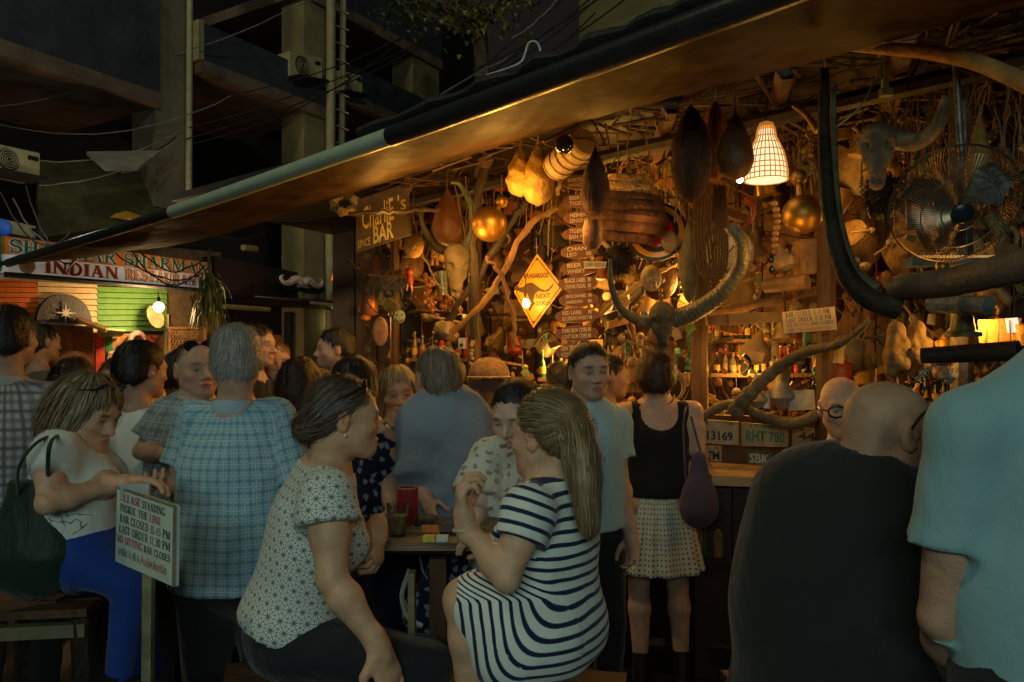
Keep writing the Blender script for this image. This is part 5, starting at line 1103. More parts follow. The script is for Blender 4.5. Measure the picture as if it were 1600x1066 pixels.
# --- blonde woman in white tank facing us
d = 3.5
g = dict(Sr=P(592, 675, d), Sl=P(662, 672, d), N=P(625, 655, d), Pv=P(625, 810, d), Er=P(592, 735, d-.08), Wr=P(622, 782, d-.28), El=P(668, 745, d-.1), Wl=P(650, 785, d-.3))
person('blonde woman in a white tank top leaning on the table, facing us', P(622, 614, d), 14, 6, 4, byaw=5, J=g, sc=.93, near=False, skin=(.58, .34, .22), fat=.95,
    hair=dict(style='long', col=(.30, .19, .09), col2=(.45, .30, .15), vol=.010, strands=2500, steps=10, len=.014, mess=.1, w=.0014, up=.02), opt=dict(bust=1, browc=(.2, .13, .08)),
    top=dict(mat=WHITET, name='tank_top', sleeve=0, hem=.50, inf=.010, cut=[((0, .08, -.03), (.10, .12, .10)), ((0, 0, .05), (.12, .1, .07)), ((.20, 0, -.03), (.055, .2, .10)), ((-.20, 0, -.03), (.055, .2, .10))], wr=.004), bottom=dict(style='trousers', mat=DARKT))
# --- woman in animal print blouse behind the table
d = 2.78
g = dict(Sr=P(765, 718, d-.05), Sl=P(845, 722, d+.15), N=P(812, 700, d+.04), Pv=P(800, 880, d), Er=P(745, 800, d-.1), Wr=P(742, 835, d-.25), El=P(840, 800, d), Wl=P(790, 830, d-.2))
person('black haired woman in a brown animal print blouse looking down behind the table', P(806, 648, d), 335, 22, 0, byaw=340, J=g, sc=.95, near=True, skin=(.58, .40, .30), fat=1.05,
    hair=dict(style='bun', col=(.020, .015, .015), vol=.008, strands=1600, flow='tie', tie=(0, -.12, .0), steps=7, len=.012, front=(.058, .066)), opt=dict(bust=1, closed=1, lips=(.40, .10, .09)),
    top=dict(mat=fabric('animal_print', 'blobs', (.62, .64, .56), (.16, .10, .07), (.30, .22, .16), sc=.55), name='blouse', sleeve=.7, hem=.62, inf=.03, loose=2, wr=.012, cut=[((0, .03, .04), (.10, .1, .065))]), bottom=dict(style='trousers', mat=NAVY))
# --- bald man with glasses
d = 2.9
x, g_, R_, T_ = person('bald man with round dark glasses facing us by the license plates', P(1316, 636, d), -14, 6, 4, byaw=-20, near=True, skin=(.60, .34, .23), sc=.96, hair=dict(style='bald'), opt=dict(hairline=.0, browc=(.2, .12, .08), stubble=.25), hs=.98,
    top=dict(mat=WHITET, name='shirt', collar=True), bottom=dict(style='trousers', mat=DARKT))
glasses(x, T_, s=1.6, ls=1.18)
# --- far left checked shirt
d = 2.95
person('man in a brown and grey checked shirt at the left edge, seen from behind', P(16, 527, d), 182, 0, 0, near=True, wf=1.12, fat=1.15, skin=(.42, .26, .18), sc=1.04, hair=dict(style='short', col=(.018, .013, .010), vol=.010, strands=2500, steps=4, len=.008, mess=.3),
    top=dict(mat=fabric('brown_check', 'plaid', (.42, .42, .40), (.17, .13, .13), (.08, .10, .14), sc=.95), sleeve=.8, hem=.66, collar=True, inf=.022, wr=.01, seed=9), bottom=dict(style='trousers', mat=DARKT))
# --- white tee man seen from behind
d = 3.25
person('black haired man in a white t-shirt turned away, between the checked shirts', P(222, 578, d), 150, 5, 0, byaw=165, near=True, wf=1.05, fat=1.1, skin=(.42, .25, .17), sc=.99, lean=(.03, 0, 0),
    hair=dict(style='short', col=(.014, .011, .010), vol=.012, strands=2500, steps=4, len=.008, mess=.3, nape=-.08), top=dict(mat=WHITET, name='t_shirt', sleeve=.75, hem=.62, inf=.022, wr=.011, seed=21), bottom=dict(style='trousers', mat=DARKT))
# --- woman in navy flower dress behind the blouse woman
d = 3.0
g = dict(N=P(560, 660, d), Pv=P(570, 830, d), Sl=P(520, 690, d), Sr=P(600, 690, d), Er=P(606, 740, d-.02), Wr=P(612, 790, d-.1))
person('woman with smooth black hair in a navy dress, half hidden behind the star print blouse', P(556, 606, d), 172, 0, 0, J=g, sc=.95, skin=(.50, .30, .2), hair=dict(style='short', col=(.010, .008, .012), vol=.012, strands=1200, steps=5, nape=-.09),
    top=dict(mat=fabric('navy_flower', 'blobs', (.012, .014, .04), (.30, .34, .38), sc=.7), name='dress', sleeve=0, hem=.62, inf=.016), bottom=dict(style='trousers', mat=NAVY))
FAR = [ # label, px, py, depth, yaw, hair, skin, shirt, options
 ('short haired man in an olive t-shirt standing by the carved brown door', 66, 535, 4.7, 150, dict(style='short', col=(.012, .01, .01)), (.36, .22, .14), ('olive_cotton', (.10, .085, .04)), {}),
 ('head with light brown bob in front of the carved door', 122, 588, 4.6, 175, dict(style='bob', col=(.16, .09, .05)), (.5, .3, .2), ('maroon_cotton', (.10, .02, .02)), {'sc': .92}),
 ('dark haired person behind the seated woman, face turned away', 112, 598, 3.7, 200, dict(style='bob', col=(.02, .013, .012)), (.5, .3, .2), ('black_cotton', (.012, .012, .014)), {'sc': .88}),
 ('woman with long reddish hair whose face shows beside the white t-shirt', 181, 592, 4.3, 12, dict(style='long', col=(.10, .035, .02)), (.55, .32, .22), ('rust_cotton', (.25, .08, .03)), {'sc': .92}),
 ('person in a mustard yellow top behind the smiling man', 285, 585, 3.9, 160, dict(style='short', col=(.05, .03, .02)), (.45, .28, .18), ('mustard_cotton', (.34, .26, .06)), {'sc': .97}),
 ('dark haired man in a black shirt seen in profile', 402, 540, 4.3, 75, dict(style='short', col=(.02, .014, .01)), (.45, .28, .19), ('black_cotton', (.012, .012, .014)), {}),
 ('red blond man with short beard in a black t-shirt', 432, 567, 4.5, 25, dict(style='short', col=(.26, .12, .05), vol=.005), (.60, .34, .22), ('black_cotton', (.012, .012, .014)), {'opt': dict(browc=(.25, .13, .07), stubble=.5)}),
 ('woman with dark red curly hair in a black top behind the checked shirt', 470, 603, 3.5, 170, dict(style='bob', col=(.030, .010, .012), vol=.020, fr=90), (.5, .3, .2), ('black_cotton', (.012, .012, .014)), {'sc': .94}),
 ('bearded dark haired man in a white shirt looking left before the green wall', 522, 546, 4.5, 292, dict(style='short', col=(.014, .01, .01), vol=.011), (.50, .32, .22), ('cream_cotton', (.50, .46, .36)), {'opt': dict(stubble=.8)}),
 ('dark haired man in a cream checked shirt at the bar behind the light blue t-shirt', 952, 588, 4.15, 100, dict(style='short', col=(.012, .01, .01)), (.45, .27, .18), ('cream_plaid', None), {'sc': .96}),
 ('dark haired customer with back to us by the price boards', 876, 598, 4.6, 182, dict(style='short', col=(.012, .01, .01), vol=.012), (.45, .28, .18), ('grey_cotton', (.12, .12, .13)), {'sc': .95}),
 ('person with very dark hair behind the woman in the navy dress', 500, 612, 3.9, 178, dict(style='bob', col=(.012, .008, .01)), (.5, .3, .2), ('plum_cotton', (.06, .015, .03)), {'sc': .94}),
]
for lb, px, py, dd, yw, hr, sk, (mn, mc), kw in FAR:
    kw = dict(kw); hr.setdefault('strands', 900); hr.setdefault('steps', 4); hr.setdefault('w', .0016)
    m = fabric('cream_plaid', 'plaid', (.55, .45, .30), (.30, .18, .10), (.6, .5, .35), sc=1.1) if mc is None else fabric(mn, 'solid', mc)
    person(lb, P(px, py, dd), yw, 2, 0, skin=sk, hair=hr, top=dict(mat=m, hem=.62, collar=mn in ('cream_cotton', 'cream_plaid')), bottom=dict(style='trousers', mat=DARKT), **kw)
# ------------------------------------------------------------------ lettered signs of the bar
def PQ(pts, d, dd=0): # quad of pixels at a depth, dd = extra depth of the right side
    x0 = min(p[0] for p in pts); x1 = max(p[0] for p in pts); return [P(x, y, d+dd*(x-x0)/(x1-x0+1e-9)) for x, y in pts]
# standing sign by the jeans woman
ss = thing('standing_sign', P(226, 1120, 1.95), 'white notice board on a wooden post with opening rules in red and black', 'sign')
SB = mat('white_notice_board', (.52, .60, .50), .6, var=.06, bump=.05); sq = [P(183, 761, 2.12), P(273, 791, 1.95), P(271, 917, 1.93), P(180, 877, 2.12)]
part('board', MB().slab(sq, .014), SB, ss, False); GPOST = mat('weathered_post', (.20, .19, .10), .8, var=.4); zt = P(226, 900, 2.06)
part('post', MB().hexa([zt+np.array([-.012, .012, 0]), zt+np.array([.012, .012, 0]), zt+np.array([.012, .036, 0]), zt+np.array([-.012, .036, 0])], [np.array([q[0]-.01, q[1], .0]) for q in (zt+np.array([-.012, .012, 0]), zt+np.array([.012, .012, 0]), zt+np.array([.012, .036, 0]), zt+np.array([-.012, .036, 0]))]), GPOST, ss, False)
part('edge_strip', MB().tube([sq[0], sq[1]], .004, 5).tube([sq[1], sq[2]], .004, 5), GPOST, ss)
BK = mat('sign_black_ink', (.03, .035, .04), .6, bump=0); RD = mat('sign_red_ink', (.42, .05, .04), .6, bump=0)
def line(s, m, y0, y1, x0, x1): serif('lettering', s, sq, m, ss, box=(x0, y0, x1, y1), lift=.0025, fat=1.05)
line('PLEASE', RD, .055, .155, .08, .45); line('STANDING', BK, .060, .160, .47, .86)
line('INSIDE THE', BK, .195, .295, .08, .58); line('LINE', RD, .20, .30, .60, .80)
line('BAR CLOSED 11.45 PM', BK, .335, .44, .08, .95); line('LAST ORDER 11.30 PM', BK, .475, .58, .07, .95)
line('NO SITTING', RD, .615, .715, .03, .50); line('BAR CLOSES', BK, .625, .715, .52, .95)
THAI1, THAI2 = 'บาร์ปิด 11.45 น.', 'ห้ามนั่งหลังบาร์ปิด'
text('lettering', THAI1, sq, BK, ss, box=(.07, .77, .45, .88), lift=.0025); text('lettering', THAI2, sq, RD, ss, box=(.47, .765, .90, .89), lift=.0025)
# closed sign in bar
cs = thing('closing_notice', P(1264, 500, 3.5), 'cream closing time notice pinned under the shelf of the bar', 'sign'); cq = PQ([(1222, 488), (1304, 479), (1308, 515), (1225, 521)], 3.62, -.1)
part('board', MB().slab(cq, .01), mat('cream_card', (.62, .46, .24), .7, var=.08, bump=0), cs, False)
for s_, m, a, b, c_, d_ in (('BAR CLOSED 11.45 PM', BK, .05, .27, .06, .90), ('LAST ORDER 11.30 PM', BK, .32, .52, .06, .92), ('NO SITTING', RD, .57, .73, .06, .50), ('BAR CLOSES', BK, .57, .72, .53, .95)): serif('lettering', s_, cq, m, cs, box=(c_, a, d_, b), lift=.0015, fat=1.1)
text('lettering', THAI1, cq, BK, cs, box=(.08, .78, .40, .95), lift=.0015); text('lettering', THAI2, cq, RD, cs, box=(.42, .78, .88, .95), lift=.0015)
# handwritten card by the tank top woman
hc_ = thing('handwritten_card', P(982, 600, 4.5), 'pale card with handwritten thai lines hanging left of the black top woman', 'card'); hq = PQ([(965, 587), (1004, 588), (1004, 612), (965, 614)], 4.5)
part('card', MB().slab(hq, .008), mat('beige_card', (.5, .42, .26), .8, bump=0), hc_, False)
for k in range(4): text('lettering', THAI2 if k % 2 else 'ห้ามสูบบุหรี่ในร้าน', hq, BK, hc_, box=(.08, .08+k*.23, .92, .27+k*.23), lift=.0015)
# bar name board
cb = thing('name_board', P(598, 380, 5.6), "brown board hand painted with the words CharliE's BAR SINCE", 'sign'); nq = [P(557, 313, 5.55), P(635, 286, 5.35), P(640, 367, 5.35), P(556, 394, 5.55)]; BRD = mat('brown_sign_board', (.13, .085, .04), .7, var=.3, bump=.2); YPT = mat('yellow_brush_paint', (.85, .60, .20), .6, bump=.1)
part('board', MB().slab(nq, .025), BRD, cb, False)
text('lettering', 'CharliE', nq, YPT, cb, bold=.012, box=(.12, .18, .74, .62)); text('lettering', "'s", nq, YPT, cb, bold=.01, box=(.82, .18, .97, .50)); text('lettering', 'BAR', nq, YPT, cb, bold=.02, box=(.34, .62, .72, .96)); text('lettering', 'SINCE', nq, YPT, cb, box=(.04, .80, .28, .95))
# kangaroo sign
ks = thing('kangaroo_sign', P(840, 512, 4.55), 'yellow diamond kangaroo warning sign reading KANGAROOS NEXT 25Km', 'sign')
kd = lambda x, y: P(x, y, 4.62-.0016*(x-803)); YS = mat('yellow_sign_enamel', (.58, .27, .012), .35, var=.18, bump=.08, spec=.5); BRN = mat('brown_sign_ink', (.05, .022, .01), .5, bump=0)
dm_ = [kd(839, 397), kd(880, 449), kd(833, 512), kd(803, 456)]; part('plate', MB().slab(dm_, .008), YS, ks, False)
cen = sum(dm_)/4; nk = -nv(np.cross(dm_[1]-dm_[0], dm_[3]-dm_[0])); nk = nk if nk[1] < 0 else -nk
mb = MB()
for i in range(4): a, b = lerp(cen, dm_[i], .91)+nk*.003, lerp(cen, dm_[(i+1) % 4], .91)+nk*.003; a2, b2 = lerp(cen, dm_[i], .87)+nk*.003, lerp(cen, dm_[(i+1) % 4], .87)+nk*.003; mb.add([a, b, b2, a2], [(0, 1, 2, 3)])
part('border_line', mb, BRN, ks, False)
kz = [(806, 447), (808, 445), (810, 449), (812, 450), (818, 448), (824, 443), (832, 441.5), (838, 446), (845, 451), (852, 454), (858, 451), (866, 441.5), (864, 448), (857, 455.5), (850, 456.5), (842, 455), (836, 460), (835, 466), (834, 471), (837, 474), (832, 480), (829, 486), (826, 485), (829, 478), (831, 474), (827, 467), (825, 461), (823, 457), (822, 464), (820, 464), (818, 458), (812, 456), (806, 453.5), (804, 450)]
kz = [kd(x, y)+nk*.004 for x, y in kz]; import mathutils
tri = mathutils.geometry.tessellate_polygon([[Vector(q) for q in kz]]); mb = MB(); mb.add(kz, [tuple(t) for t in tri]); part('kangaroo', mb, BRN, ks, False)
kq = lambda x0, y0, x1, y1: [kd(x0, y0), kd(x1, y0-2), kd(x1, y1-2), kd(x0, y1)]
text('lettering', 'KANGAROOS', kq(819, 428, 857, 436), BRN, ks, bold=.03, lift=.004); text('lettering', 'NEXT', kq(838, 460, 860, 467.5), BRN, ks, bold=.02, lift=.004); text('lettering', '25Km', kq(838, 471, 860, 478), BRN, ks, bold=.02, lift=.004)
for q in ((839, 406), (834.5, 503)): part('bolt', MB().ball(kd(*q)+nk*.004, .006, 8), BRN, ks)
part('hanging_wire', MB().tube([kd(839, 400), kd(838, 372)], .002, 4), WIREG, ks)
kb = thing('light_bulb', P(823, 474, 4.42), 'added glowing bulb standing in for a bright spot on the kangaroo sign', 'light bulb'); part('glass', MB().ball(P(822, 474, 4.45), .021, 12, (1, 1, 1.3)), BULB, kb); part('cord', MB().tube([P(822, 469, 4.45), P(821, 430, 4.6), P(824, 396, 4.7)], .0025, 5), WIRE, kb)  # bulb added in place of a bright spot reflected in the plate
# price boards
PB = [((905, 285), 27, 11, ['BREEZER 80', 'SMIRNOFF 80']), ((909, 313), 30, 12, ['BEER LAO', 'TIGER']), ((911, 340), 31, 12, ['HEINEKEN', 'SINGHA']), ((911, 365), 33, 12, ['TIGER LIGHT', 'SAN MIGUEL']), ((905, 393), 29, 12, ['CHANG     ', 'LEO      80']), ((906, 419), 30, 12.5, ['BEER', 'WHISKY']),
      ((903, 443), 31, 13, ['BLACK LABEL  80', 'CHIVAS REGAL  80']), ((904, 468), 31, 12.5, ['JACK DANIEL  80', 'JAMESON     80']), ((902, 493), 35, 12, ['RED LABEL     80', 'BOURBON WHISKY 80']), ((901, 521), 34, 13, ['DARK RUM CORE 80', 'LIGHT RUM CORE 80']), ((893, 549), 25, 14, ['GIN TONIC', 'VODKA'])]
PBM = mat('red_brown_board', (.20, .075, .025), .55, var=.3, bump=.3, scale=7); CRP = mat('cream_brush_paint', (.72, .58, .36), .6, bump=0)
for k, ((cx, cy), hw, hh_, tx) in enumerate(PB):
    dd = 4.42; t = thing('price_board', P(cx, cy+hh_, dd), 'pointed red brown price board painted '+' '.join(w.strip().lower() for w in tx).replace('  ', ' '), 'price board', 'price boards hung in a column')
    t['label'] = 'pointed price board painted '+', '.join(' '.join(w.split()) for w in tx)+' in cream letters'; rr = np.random.default_rng(k)
    pts = []
    for a in np.linspace(0, 2*math.pi, 20, endpoint=False):
        c_, s_ = math.cos(a), math.sin(a); pts.append(P(cx+hw*(abs(c_)**.9)*np.sign(c_), cy+hh_*(abs(s_)**.75)*np.sign(s_)*(1-.25*abs(c_))-1.5*c_, dd+rr.uniform(-.004, .004)*0))
    part('board', MB().slab(pts, .018), PBM, t, False)
    for j, s_ in enumerate(tx):
        y0 = cy-hh_*.68+j*hh_*.72; q = [P(cx-hw*.66, y0+2, dd-.004), P(cx+hw*.66, y0-1, dd-.004), P(cx+hw*.66, y0-1+hh_*.52, dd-.004), P(cx-hw*.66, y0+2+hh_*.52, dd-.004)]
        w = min(1, len(s_)/13+.25); text('lettering', s_, q, CRP, t, bold=.012, box=(0, 0, w, 1), lift=.002)
    part('string', MB().tube([P(cx-8, cy-hh_, dd+.01), P(cx-8, cy-hh_-5, dd+.01)], .002, 4), ROPE, t)
t = thing('price_tag', P(930, 415, 4.38), 'narrow white tag reading DARK BEER 80 beside the beer whisky board', 'tag'); tq = PQ([(912, 408), (948, 409), (946, 419), (913, 420)], 4.38); part('card', MB().slab(tq, .006), mat('white_card', (.55, .5, .4), .7, bump=0), t, False); text('lettering', 'DARK BEER 80', tq, BK, t, box=(.05, .2, .95, .8), lift=.0015)
# license plates
def plate(pts, d, s_, m, inkm, lab, sub=None, dd=0, box=(.1, .3, .9, .85)):
    q = PQ(pts, d, dd); t = thing('license_plate', q[3], lab, 'license plate'); part('plate', MB().slab(q, .006), m, t, False)
    mb = MB(); cc = sum(q)/4
    for i in range(4): mb.tube([lerp(cc, q[i], .96)+np.array([0, -.003, 0]), lerp(cc, q[(i+1) % 4], .96)+np.array([0, -.003, 0])], .0025, 4)
    part('rim', mb, m, t); text('lettering', s_, q, inkm, t, bold=.03, box=box, lift=.003)
    if sub: text('lettering', sub, q, inkm, t, box=(.3, .06, .7, .2), lift=.003)
    for u in (.2, .8): part('bolt', MB().ball(bilin(q, u, .12)+np.array([0, -.004, 0]), .005, 6), IRON, t)
LP1 = mat('worn_white_plate', (.32, .25, .13), .5, var=.35, scale=10, bump=.1); LP2 = mat('worn_cream_plate', (.28, .22, .10), .5, var=.4, scale=10, bump=.1); LP3 = mat('worn_green_plate', (.08, .13, .05), .5, var=.4, scale=10); GRI = mat('green_plate_ink', (.03, .14, .05), .5, bump=0)
plate([(1092, 655), (1154, 659), (1155, 696), (1093, 692)], 4.0, '13169', LP1, BLL, 'worn white license plate 13169 left of the green RHT 780 plate', dd=-.06, box=(.2, .45, .85, .85))
plate([(1158, 660), (1232, 666), (1232, 699), (1158, 697)], 3.95, 'RHT 780', LP2, GRI, 'cream florida license plate RHT 780 with green letters', 'FLORIDA', dd=-.06, box=(.1, .30, .92, .80))
plate([(1238, 667), (1312, 672), (1312, 704), (1238, 701)], 3.9, '4446', LP2, BRN, 'cream license plate 4446 right of RHT 780', dd=-.05, box=(.12, .2, .85, .6))
plate([(1090, 696), (1127, 697), (1128, 721), (1091, 719)], 4.0, 'LTM', LP1, BLL, 'white license plate LTM below the 13169 plate', box=(.15, .35, .9, .92))
plate([(1167, 703), (1206, 706), (1206, 728), (1167, 725)], 3.94, 'SBK', LP3, mat('white_plate_ink', (.5, .48, .35), .5, bump=0), 'dark green license plate SBK below RHT 780', box=(.1, .2, .9, .9))
plate([(1210, 703), (1262, 706), (1262, 728), (1210, 727)], 3.9, '', LP3, BLL, 'blank mossy green license plate right of SBK') if False else None
tag(part('orange_sticker', MB().slab(PQ([(1190, 678), (1196, 673), (1198, 682), (1194, 689)], 3.925), .002), ORB, None, False), 'orange leaf sticker in the middle of the RHT 780 plate', 'sticker')
# ------------------------------------------------------------------ curios of the bar
BONE = mat('old_bone', (.22, .165, .085), .6, var=.4, scale=7, bump=.5); HORN = mat('grey_horn', (.17, .135, .075), .42, var=.45, scale=9, bump=.6, bscale=50); HORND = mat('black_horn', (.030, .022, .012), .62, var=.8, scale=7, bump=1.0, bscale=24, spec=.2)
GOURD = mat('brown_gourd', (.14, .055, .018), .55, var=.4, scale=10, bump=.6); GOURDT = mat('tan_comb', (.36, .20, .04), .75, var=.4, scale=16, bump=1.0, bscale=40); SHAG = mat('shaggy_brown_fibre', (.07, .028, .012), .9, var=.6, scale=20, bump=1.0, bscale=110, stretch=(1, 1, .25)); SHAGR = mat('red_brown_fibre', (.22, .075, .015), .9, var=.5, scale=20, bump=1.0, bscale=110, stretch=(1, 1, .25))
BRASS = mat('dull_brass', (.36, .19, .035), .42, metal=.85, var=.25, scale=6, bump=.15); STRAW = mat('pale_straw', (.30, .20, .095), .75, var=.3, bump=.5)
def hang(name, px, ytop, ybot, wpx, d, m, lab, cat, prof='drop', cord=30, wob=.03, n=18, tail=0):
    s_ = d/FPX; H = (ybot-ytop)*s_; r = wpx/2*s_; t = thing(name, P(px, ybot, d), lab, cat); pr = []
    for i in range(19):
        u = i/18
        if prof == 'drop': k = (math.sin(math.pi*min(u*1.02, 1)**.62)**.85)*(1-.0*u) if u < 1 else 0
        elif prof == 'round': k = math.sin(math.pi*u)**.55
        elif prof == 'long': k = math.sin(math.pi*u**.85)**.6
        pr.append((max(r*k, r*.05), H*u))
    part('body', MB().lathe(pr, P(px, ybot, d), UP, n, wob=wob), m, t)
    if m.name in ('shaggy_brown_fibre', 'red_brown_fibre'):
        rg = np.random.default_rng(int(px)); mf = MB()
        for q in range(1500):
            u = rg.uniform(.04, .97); i_ = min(int(u*18), 17); rad = pr[i_][0]+(pr[i_+1][0]-pr[i_][0])*(u*18-i_); a = rg.uniform(0, 6.28); c0 = P(px, ybot, d)+np.array([math.cos(a)*rad, math.sin(a)*rad, H*u]); dn = np.array([math.cos(a)*.006+rg.normal(0, .003), math.sin(a)*.006, -rg.uniform(.012, .03)]); sd = np.array([-math.sin(a), math.cos(a), 0])*.0012; mf.add([c0-sd, c0+sd, c0+dn], [(0, 1, 2)])
        kind(part('fibres', mf, m, t, False), 'stuff')
    part('cord', MB().tube(noisepath(P(px, ytop+2, d), P(px+2, ytop-cord, d), 6, .006), .0035, 5), ROPE, t); return t
hang('weaver_nest', 930, 228, 338, 46, 3.75, SHAG, 'dark teardrop weaver nest hanging beside the price boards', 'nest'); tag(part('dry_pod', MB().lathe([(.02, -.14), (.045, -.11), (.05, -.04), (.04, 0)], P(926, 345, 3.8), (0, 0, 1), 12, wob=.05), GOURD), 'short brown pod under the dark teardrop nest', 'pod')
hang('honeycomb', 841, 218, 322, 50, 4.3, GOURDT, 'bright yellow tan honeycomb hanging left of the price boards', 'honeycomb', wob=.06); hang('honeycomb', 813, 226, 308, 44, 4.35, GOURDT, 'tan honeycomb partly behind the bright one', 'honeycomb', wob=.08)
hang('weaver_nest', 1080, 165, 318, 62, 3.45, SHAG, 'largest shaggy dark brown nest under the tarpaulin', 'nest', 'long', wob=.05); hang('weaver_nest', 1117, 158, 285, 44, 3.6, SHAGR, 'red brown shaggy nest between the two dark nests', 'nest', 'long', wob=.06)
hang('weaver_nest', 1149, 172, 282, 56, 3.35, GOURD, 'smooth dark teardrop nest left of the basket lamp', 'nest'); hang('gourd', 699, 292, 384, 48, 5.3, GOURD, 'brown long necked gourd in front of the horned skull', 'gourd')
hang('weaver_nest', 1530, 172, 330, 40, 3.0, GOURDT, 'orange teardrop nest behind the big fan', 'nest')
def brass2(px, py, r, px2, py2, r2, d, lab):
    s_ = d/FPX; t = thing('brass_gourd', P(px, py+r, d), lab, 'brass gourd'); c = P(px, py, d); part('lower_ball', MB().ball(c, r*s_, 22), BRASS, t); c2 = P(px2, py2, d); part('upper_ball', MB().ball(c2, r2*s_, 16), BRASS, t); part('neck', MB().tube([lerp(c, c2, .5), c2], [.02, .012], 10), BRASS, t); part('cord', MB().tube([c2+UP*r2*s_*.9, c2+UP*(r2*s_+.12)], .003, 5), ROPE, t)
brass2(765, 350, 28, 784, 315, 10, 4.7, 'round brass gourd bottle hanging left of the kangaroo sign'); brass2(1254, 335, 31, 1248, 277, 13, 3.6, 'large brass double gourd beside the basket lamp')
hang('dry_pod', 1077, 345, 474, 30, 4.0, mat('grey_felt', (.10, .085, .05), .9, bump=.8), 'long grey rough pod hanging below the largest nest', 'pod', 'long', 6)
# rope coil
t = thing('rope_coil', P(1110, 440, 3.9), 'brown rope coiled in long hanging loops', 'rope')
for k in range(6):
    x0, x1 = 1088+k*5, 1136-k*4; yb = 426+(k % 3)*10; part('loop', MB().tube(bez([P(x0, 290, 3.9-.01*k), P(x0-3, 360, 3.9), P(x0+2, 420, 3.9), P((x0+x1)/2, yb+8, 3.88), P(x1-2, 420, 3.9), P(x1, 350, 3.9), P(x1-4, 290, 3.9+.01*k)], 30), .0062, 6), mat('brown_rope', (.10, .055, .02), .9, var=.5, scale=60, bump=1), t)
# layered shaggy stack
t = thing('bark_cloth_stack', P(985, 380, 4.1), 'stack of dark shaggy frayed layers hanging in the middle of the bar', 'hanging'); s_ = 4.1/FPX
FR2 = mat('frayed_top_fibre', (.42, .25, .07), .9, var=.6, scale=40, bump=1, bscale=90)
for k, (y, w, m) in enumerate(((283, 74, FR2), (296, 88, FR2), (310, 100, SHAG), (323, 112, SHAG), (338, 122, SHAG), (354, 110, SHAG), (368, 80, SHAG))):
    c = P(985-k*.5, y, 4.1); mb = MB(); rr = np.random.default_rng(k); r = w/2*s_
    mb.lathe([(r*.5, .03), (r*.95, .02), (r*1.02, -.005), (r*.98, -.035), (r*.6, -.03)], c, nv((.1, -.12, 1)), 30, wob=.05)
    for i in range(170):
        a = rr.uniform(0, 6.28); rad = r*rr.uniform(.9, 1.04); p = c+np.array([math.cos(a)*rad, math.sin(a)*rad, rr.uniform(-.02, .02)]); dv = np.array([math.cos(a), math.sin(a), rr.uniform(-1.6, .2)])*rr.uniform(.012, .035); sd = np.array([-math.sin(a), math.cos(a), 0])*.003; mb.add([p-sd, p+sd, p+dv], [(0, 1, 2)])
    kind(part('layer', mb, m, t), 'stuff')
for x in (965, 985, 1010): part('cord', MB().tube(noisepath(P(x, 275, 4.1), P(x+rr.uniform(-8, 8), 185, 4.05), 7, .015), .004, 5), ROPE, t)
# striped drum shield
t = thing('striped_shield', P(1030, 405, 4.3), 'round glossy shield with red, black and yellow rings behind the shaggy stack', 'shield'); ax = nv((-.25, -1, .15)); c = P(1026, 362, 4.32); s_ = 4.32/FPX
for r0, r1, m, nm in ((0, 26, mat('glossy_red', (.5, .02, .01), .2, bump=.02, spec=.7), 'red_boss'), (26, 34, BLL, 'black_ring'), (34, 42, YS, 'yellow_ring'), (42, 47, BLL, 'black_rim')):
    part(nm, MB().lathe([(r0*s_+.001, .002+.03*(1-r0/47)), (r1*s_, .002+.03*(1-r1/47)), (r1*s_, -.01), (r0*s_+.001, -.01)], c, ax, 36), m, t)
# paper lantern basket + black glass ball
t = thing('paper_lantern', P(895, 265, 4.0), 'pale ribbed cylinder lantern tilted under the tarpaulin', 'lantern'); a, b = P(868, 262, 4.25), P(912, 222, 4.0); ax = nv(b-a); L_ = np.linalg.norm(b-a)
part('body', MB().lathe([(.075+.004*(i % 2), L_*i/12) for i in range(13)], a, ax, 26), STRAW, t); mb = MB()
for k in range(5): u_ = nv(np.cross(ax, UP)); w_ = np.cross(ax, u_); mb.tube([a+ax*L_*(k+.3)/5+(u_*math.cos(q)+w_*math.sin(q))*.0805 for q in np.linspace(0, 2*math.pi, 25)], .003, 4)
kind(part('ribs', mb, ROPE, t), 'stuff'); part('lid', MB().lathe([(.078, 0), (.07, .012), (.02, .014)], b, ax, 26), STRAW, t); part('handle', MB().tube([b+ax*.02-u_*.06, b+ax*.04, b+ax*.02+u_*.06], .006, 5), WOODB, t)
tag(part('glass_float', MB().ball(P(881, 226, 3.85), .048, 18), mat('black_glass', (.01, .01, .008), .06, bump=0, spec=.9)), 'black glass ball hanging in front of the ribbed lantern', 'glass ball')
# basket lamp
t = thing('basket_lamp', P(1197, 282, 3.55), 'woven bell shaped basket lamp, brightly lit', 'lamp'); c = P(1197, 282, 3.55); s_ = 3.55/FPX; prof = [(33, 0), (33, 12), (31, 26), (27, 42), (21, 56), (16, 66), (14, 78), (12, 84)]
RATT = mat('glowing_rattan', (.55, .24, .04), .6, bump=.2, emit=(1, .42, .06), es=.32);  # amber glow put into the ribs, standing for bulb light through rattan
for k in range(26):
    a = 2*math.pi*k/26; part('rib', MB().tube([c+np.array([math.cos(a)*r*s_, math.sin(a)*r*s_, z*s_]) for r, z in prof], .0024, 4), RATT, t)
for j, (r, z) in enumerate([(33.3, 0), (33.2, 8), (32.5, 16), (31.5, 24), (29.5, 34), (26, 45), (20.5, 57), (15.5, 68), (12, 84)]): part('hoop', MB().tube([c+np.array([math.cos(a)*r*s_, math.sin(a)*r*s_, z*s_]) for a in np.linspace(0, 2*math.pi, 28)], .0026, 4), RATT, t)
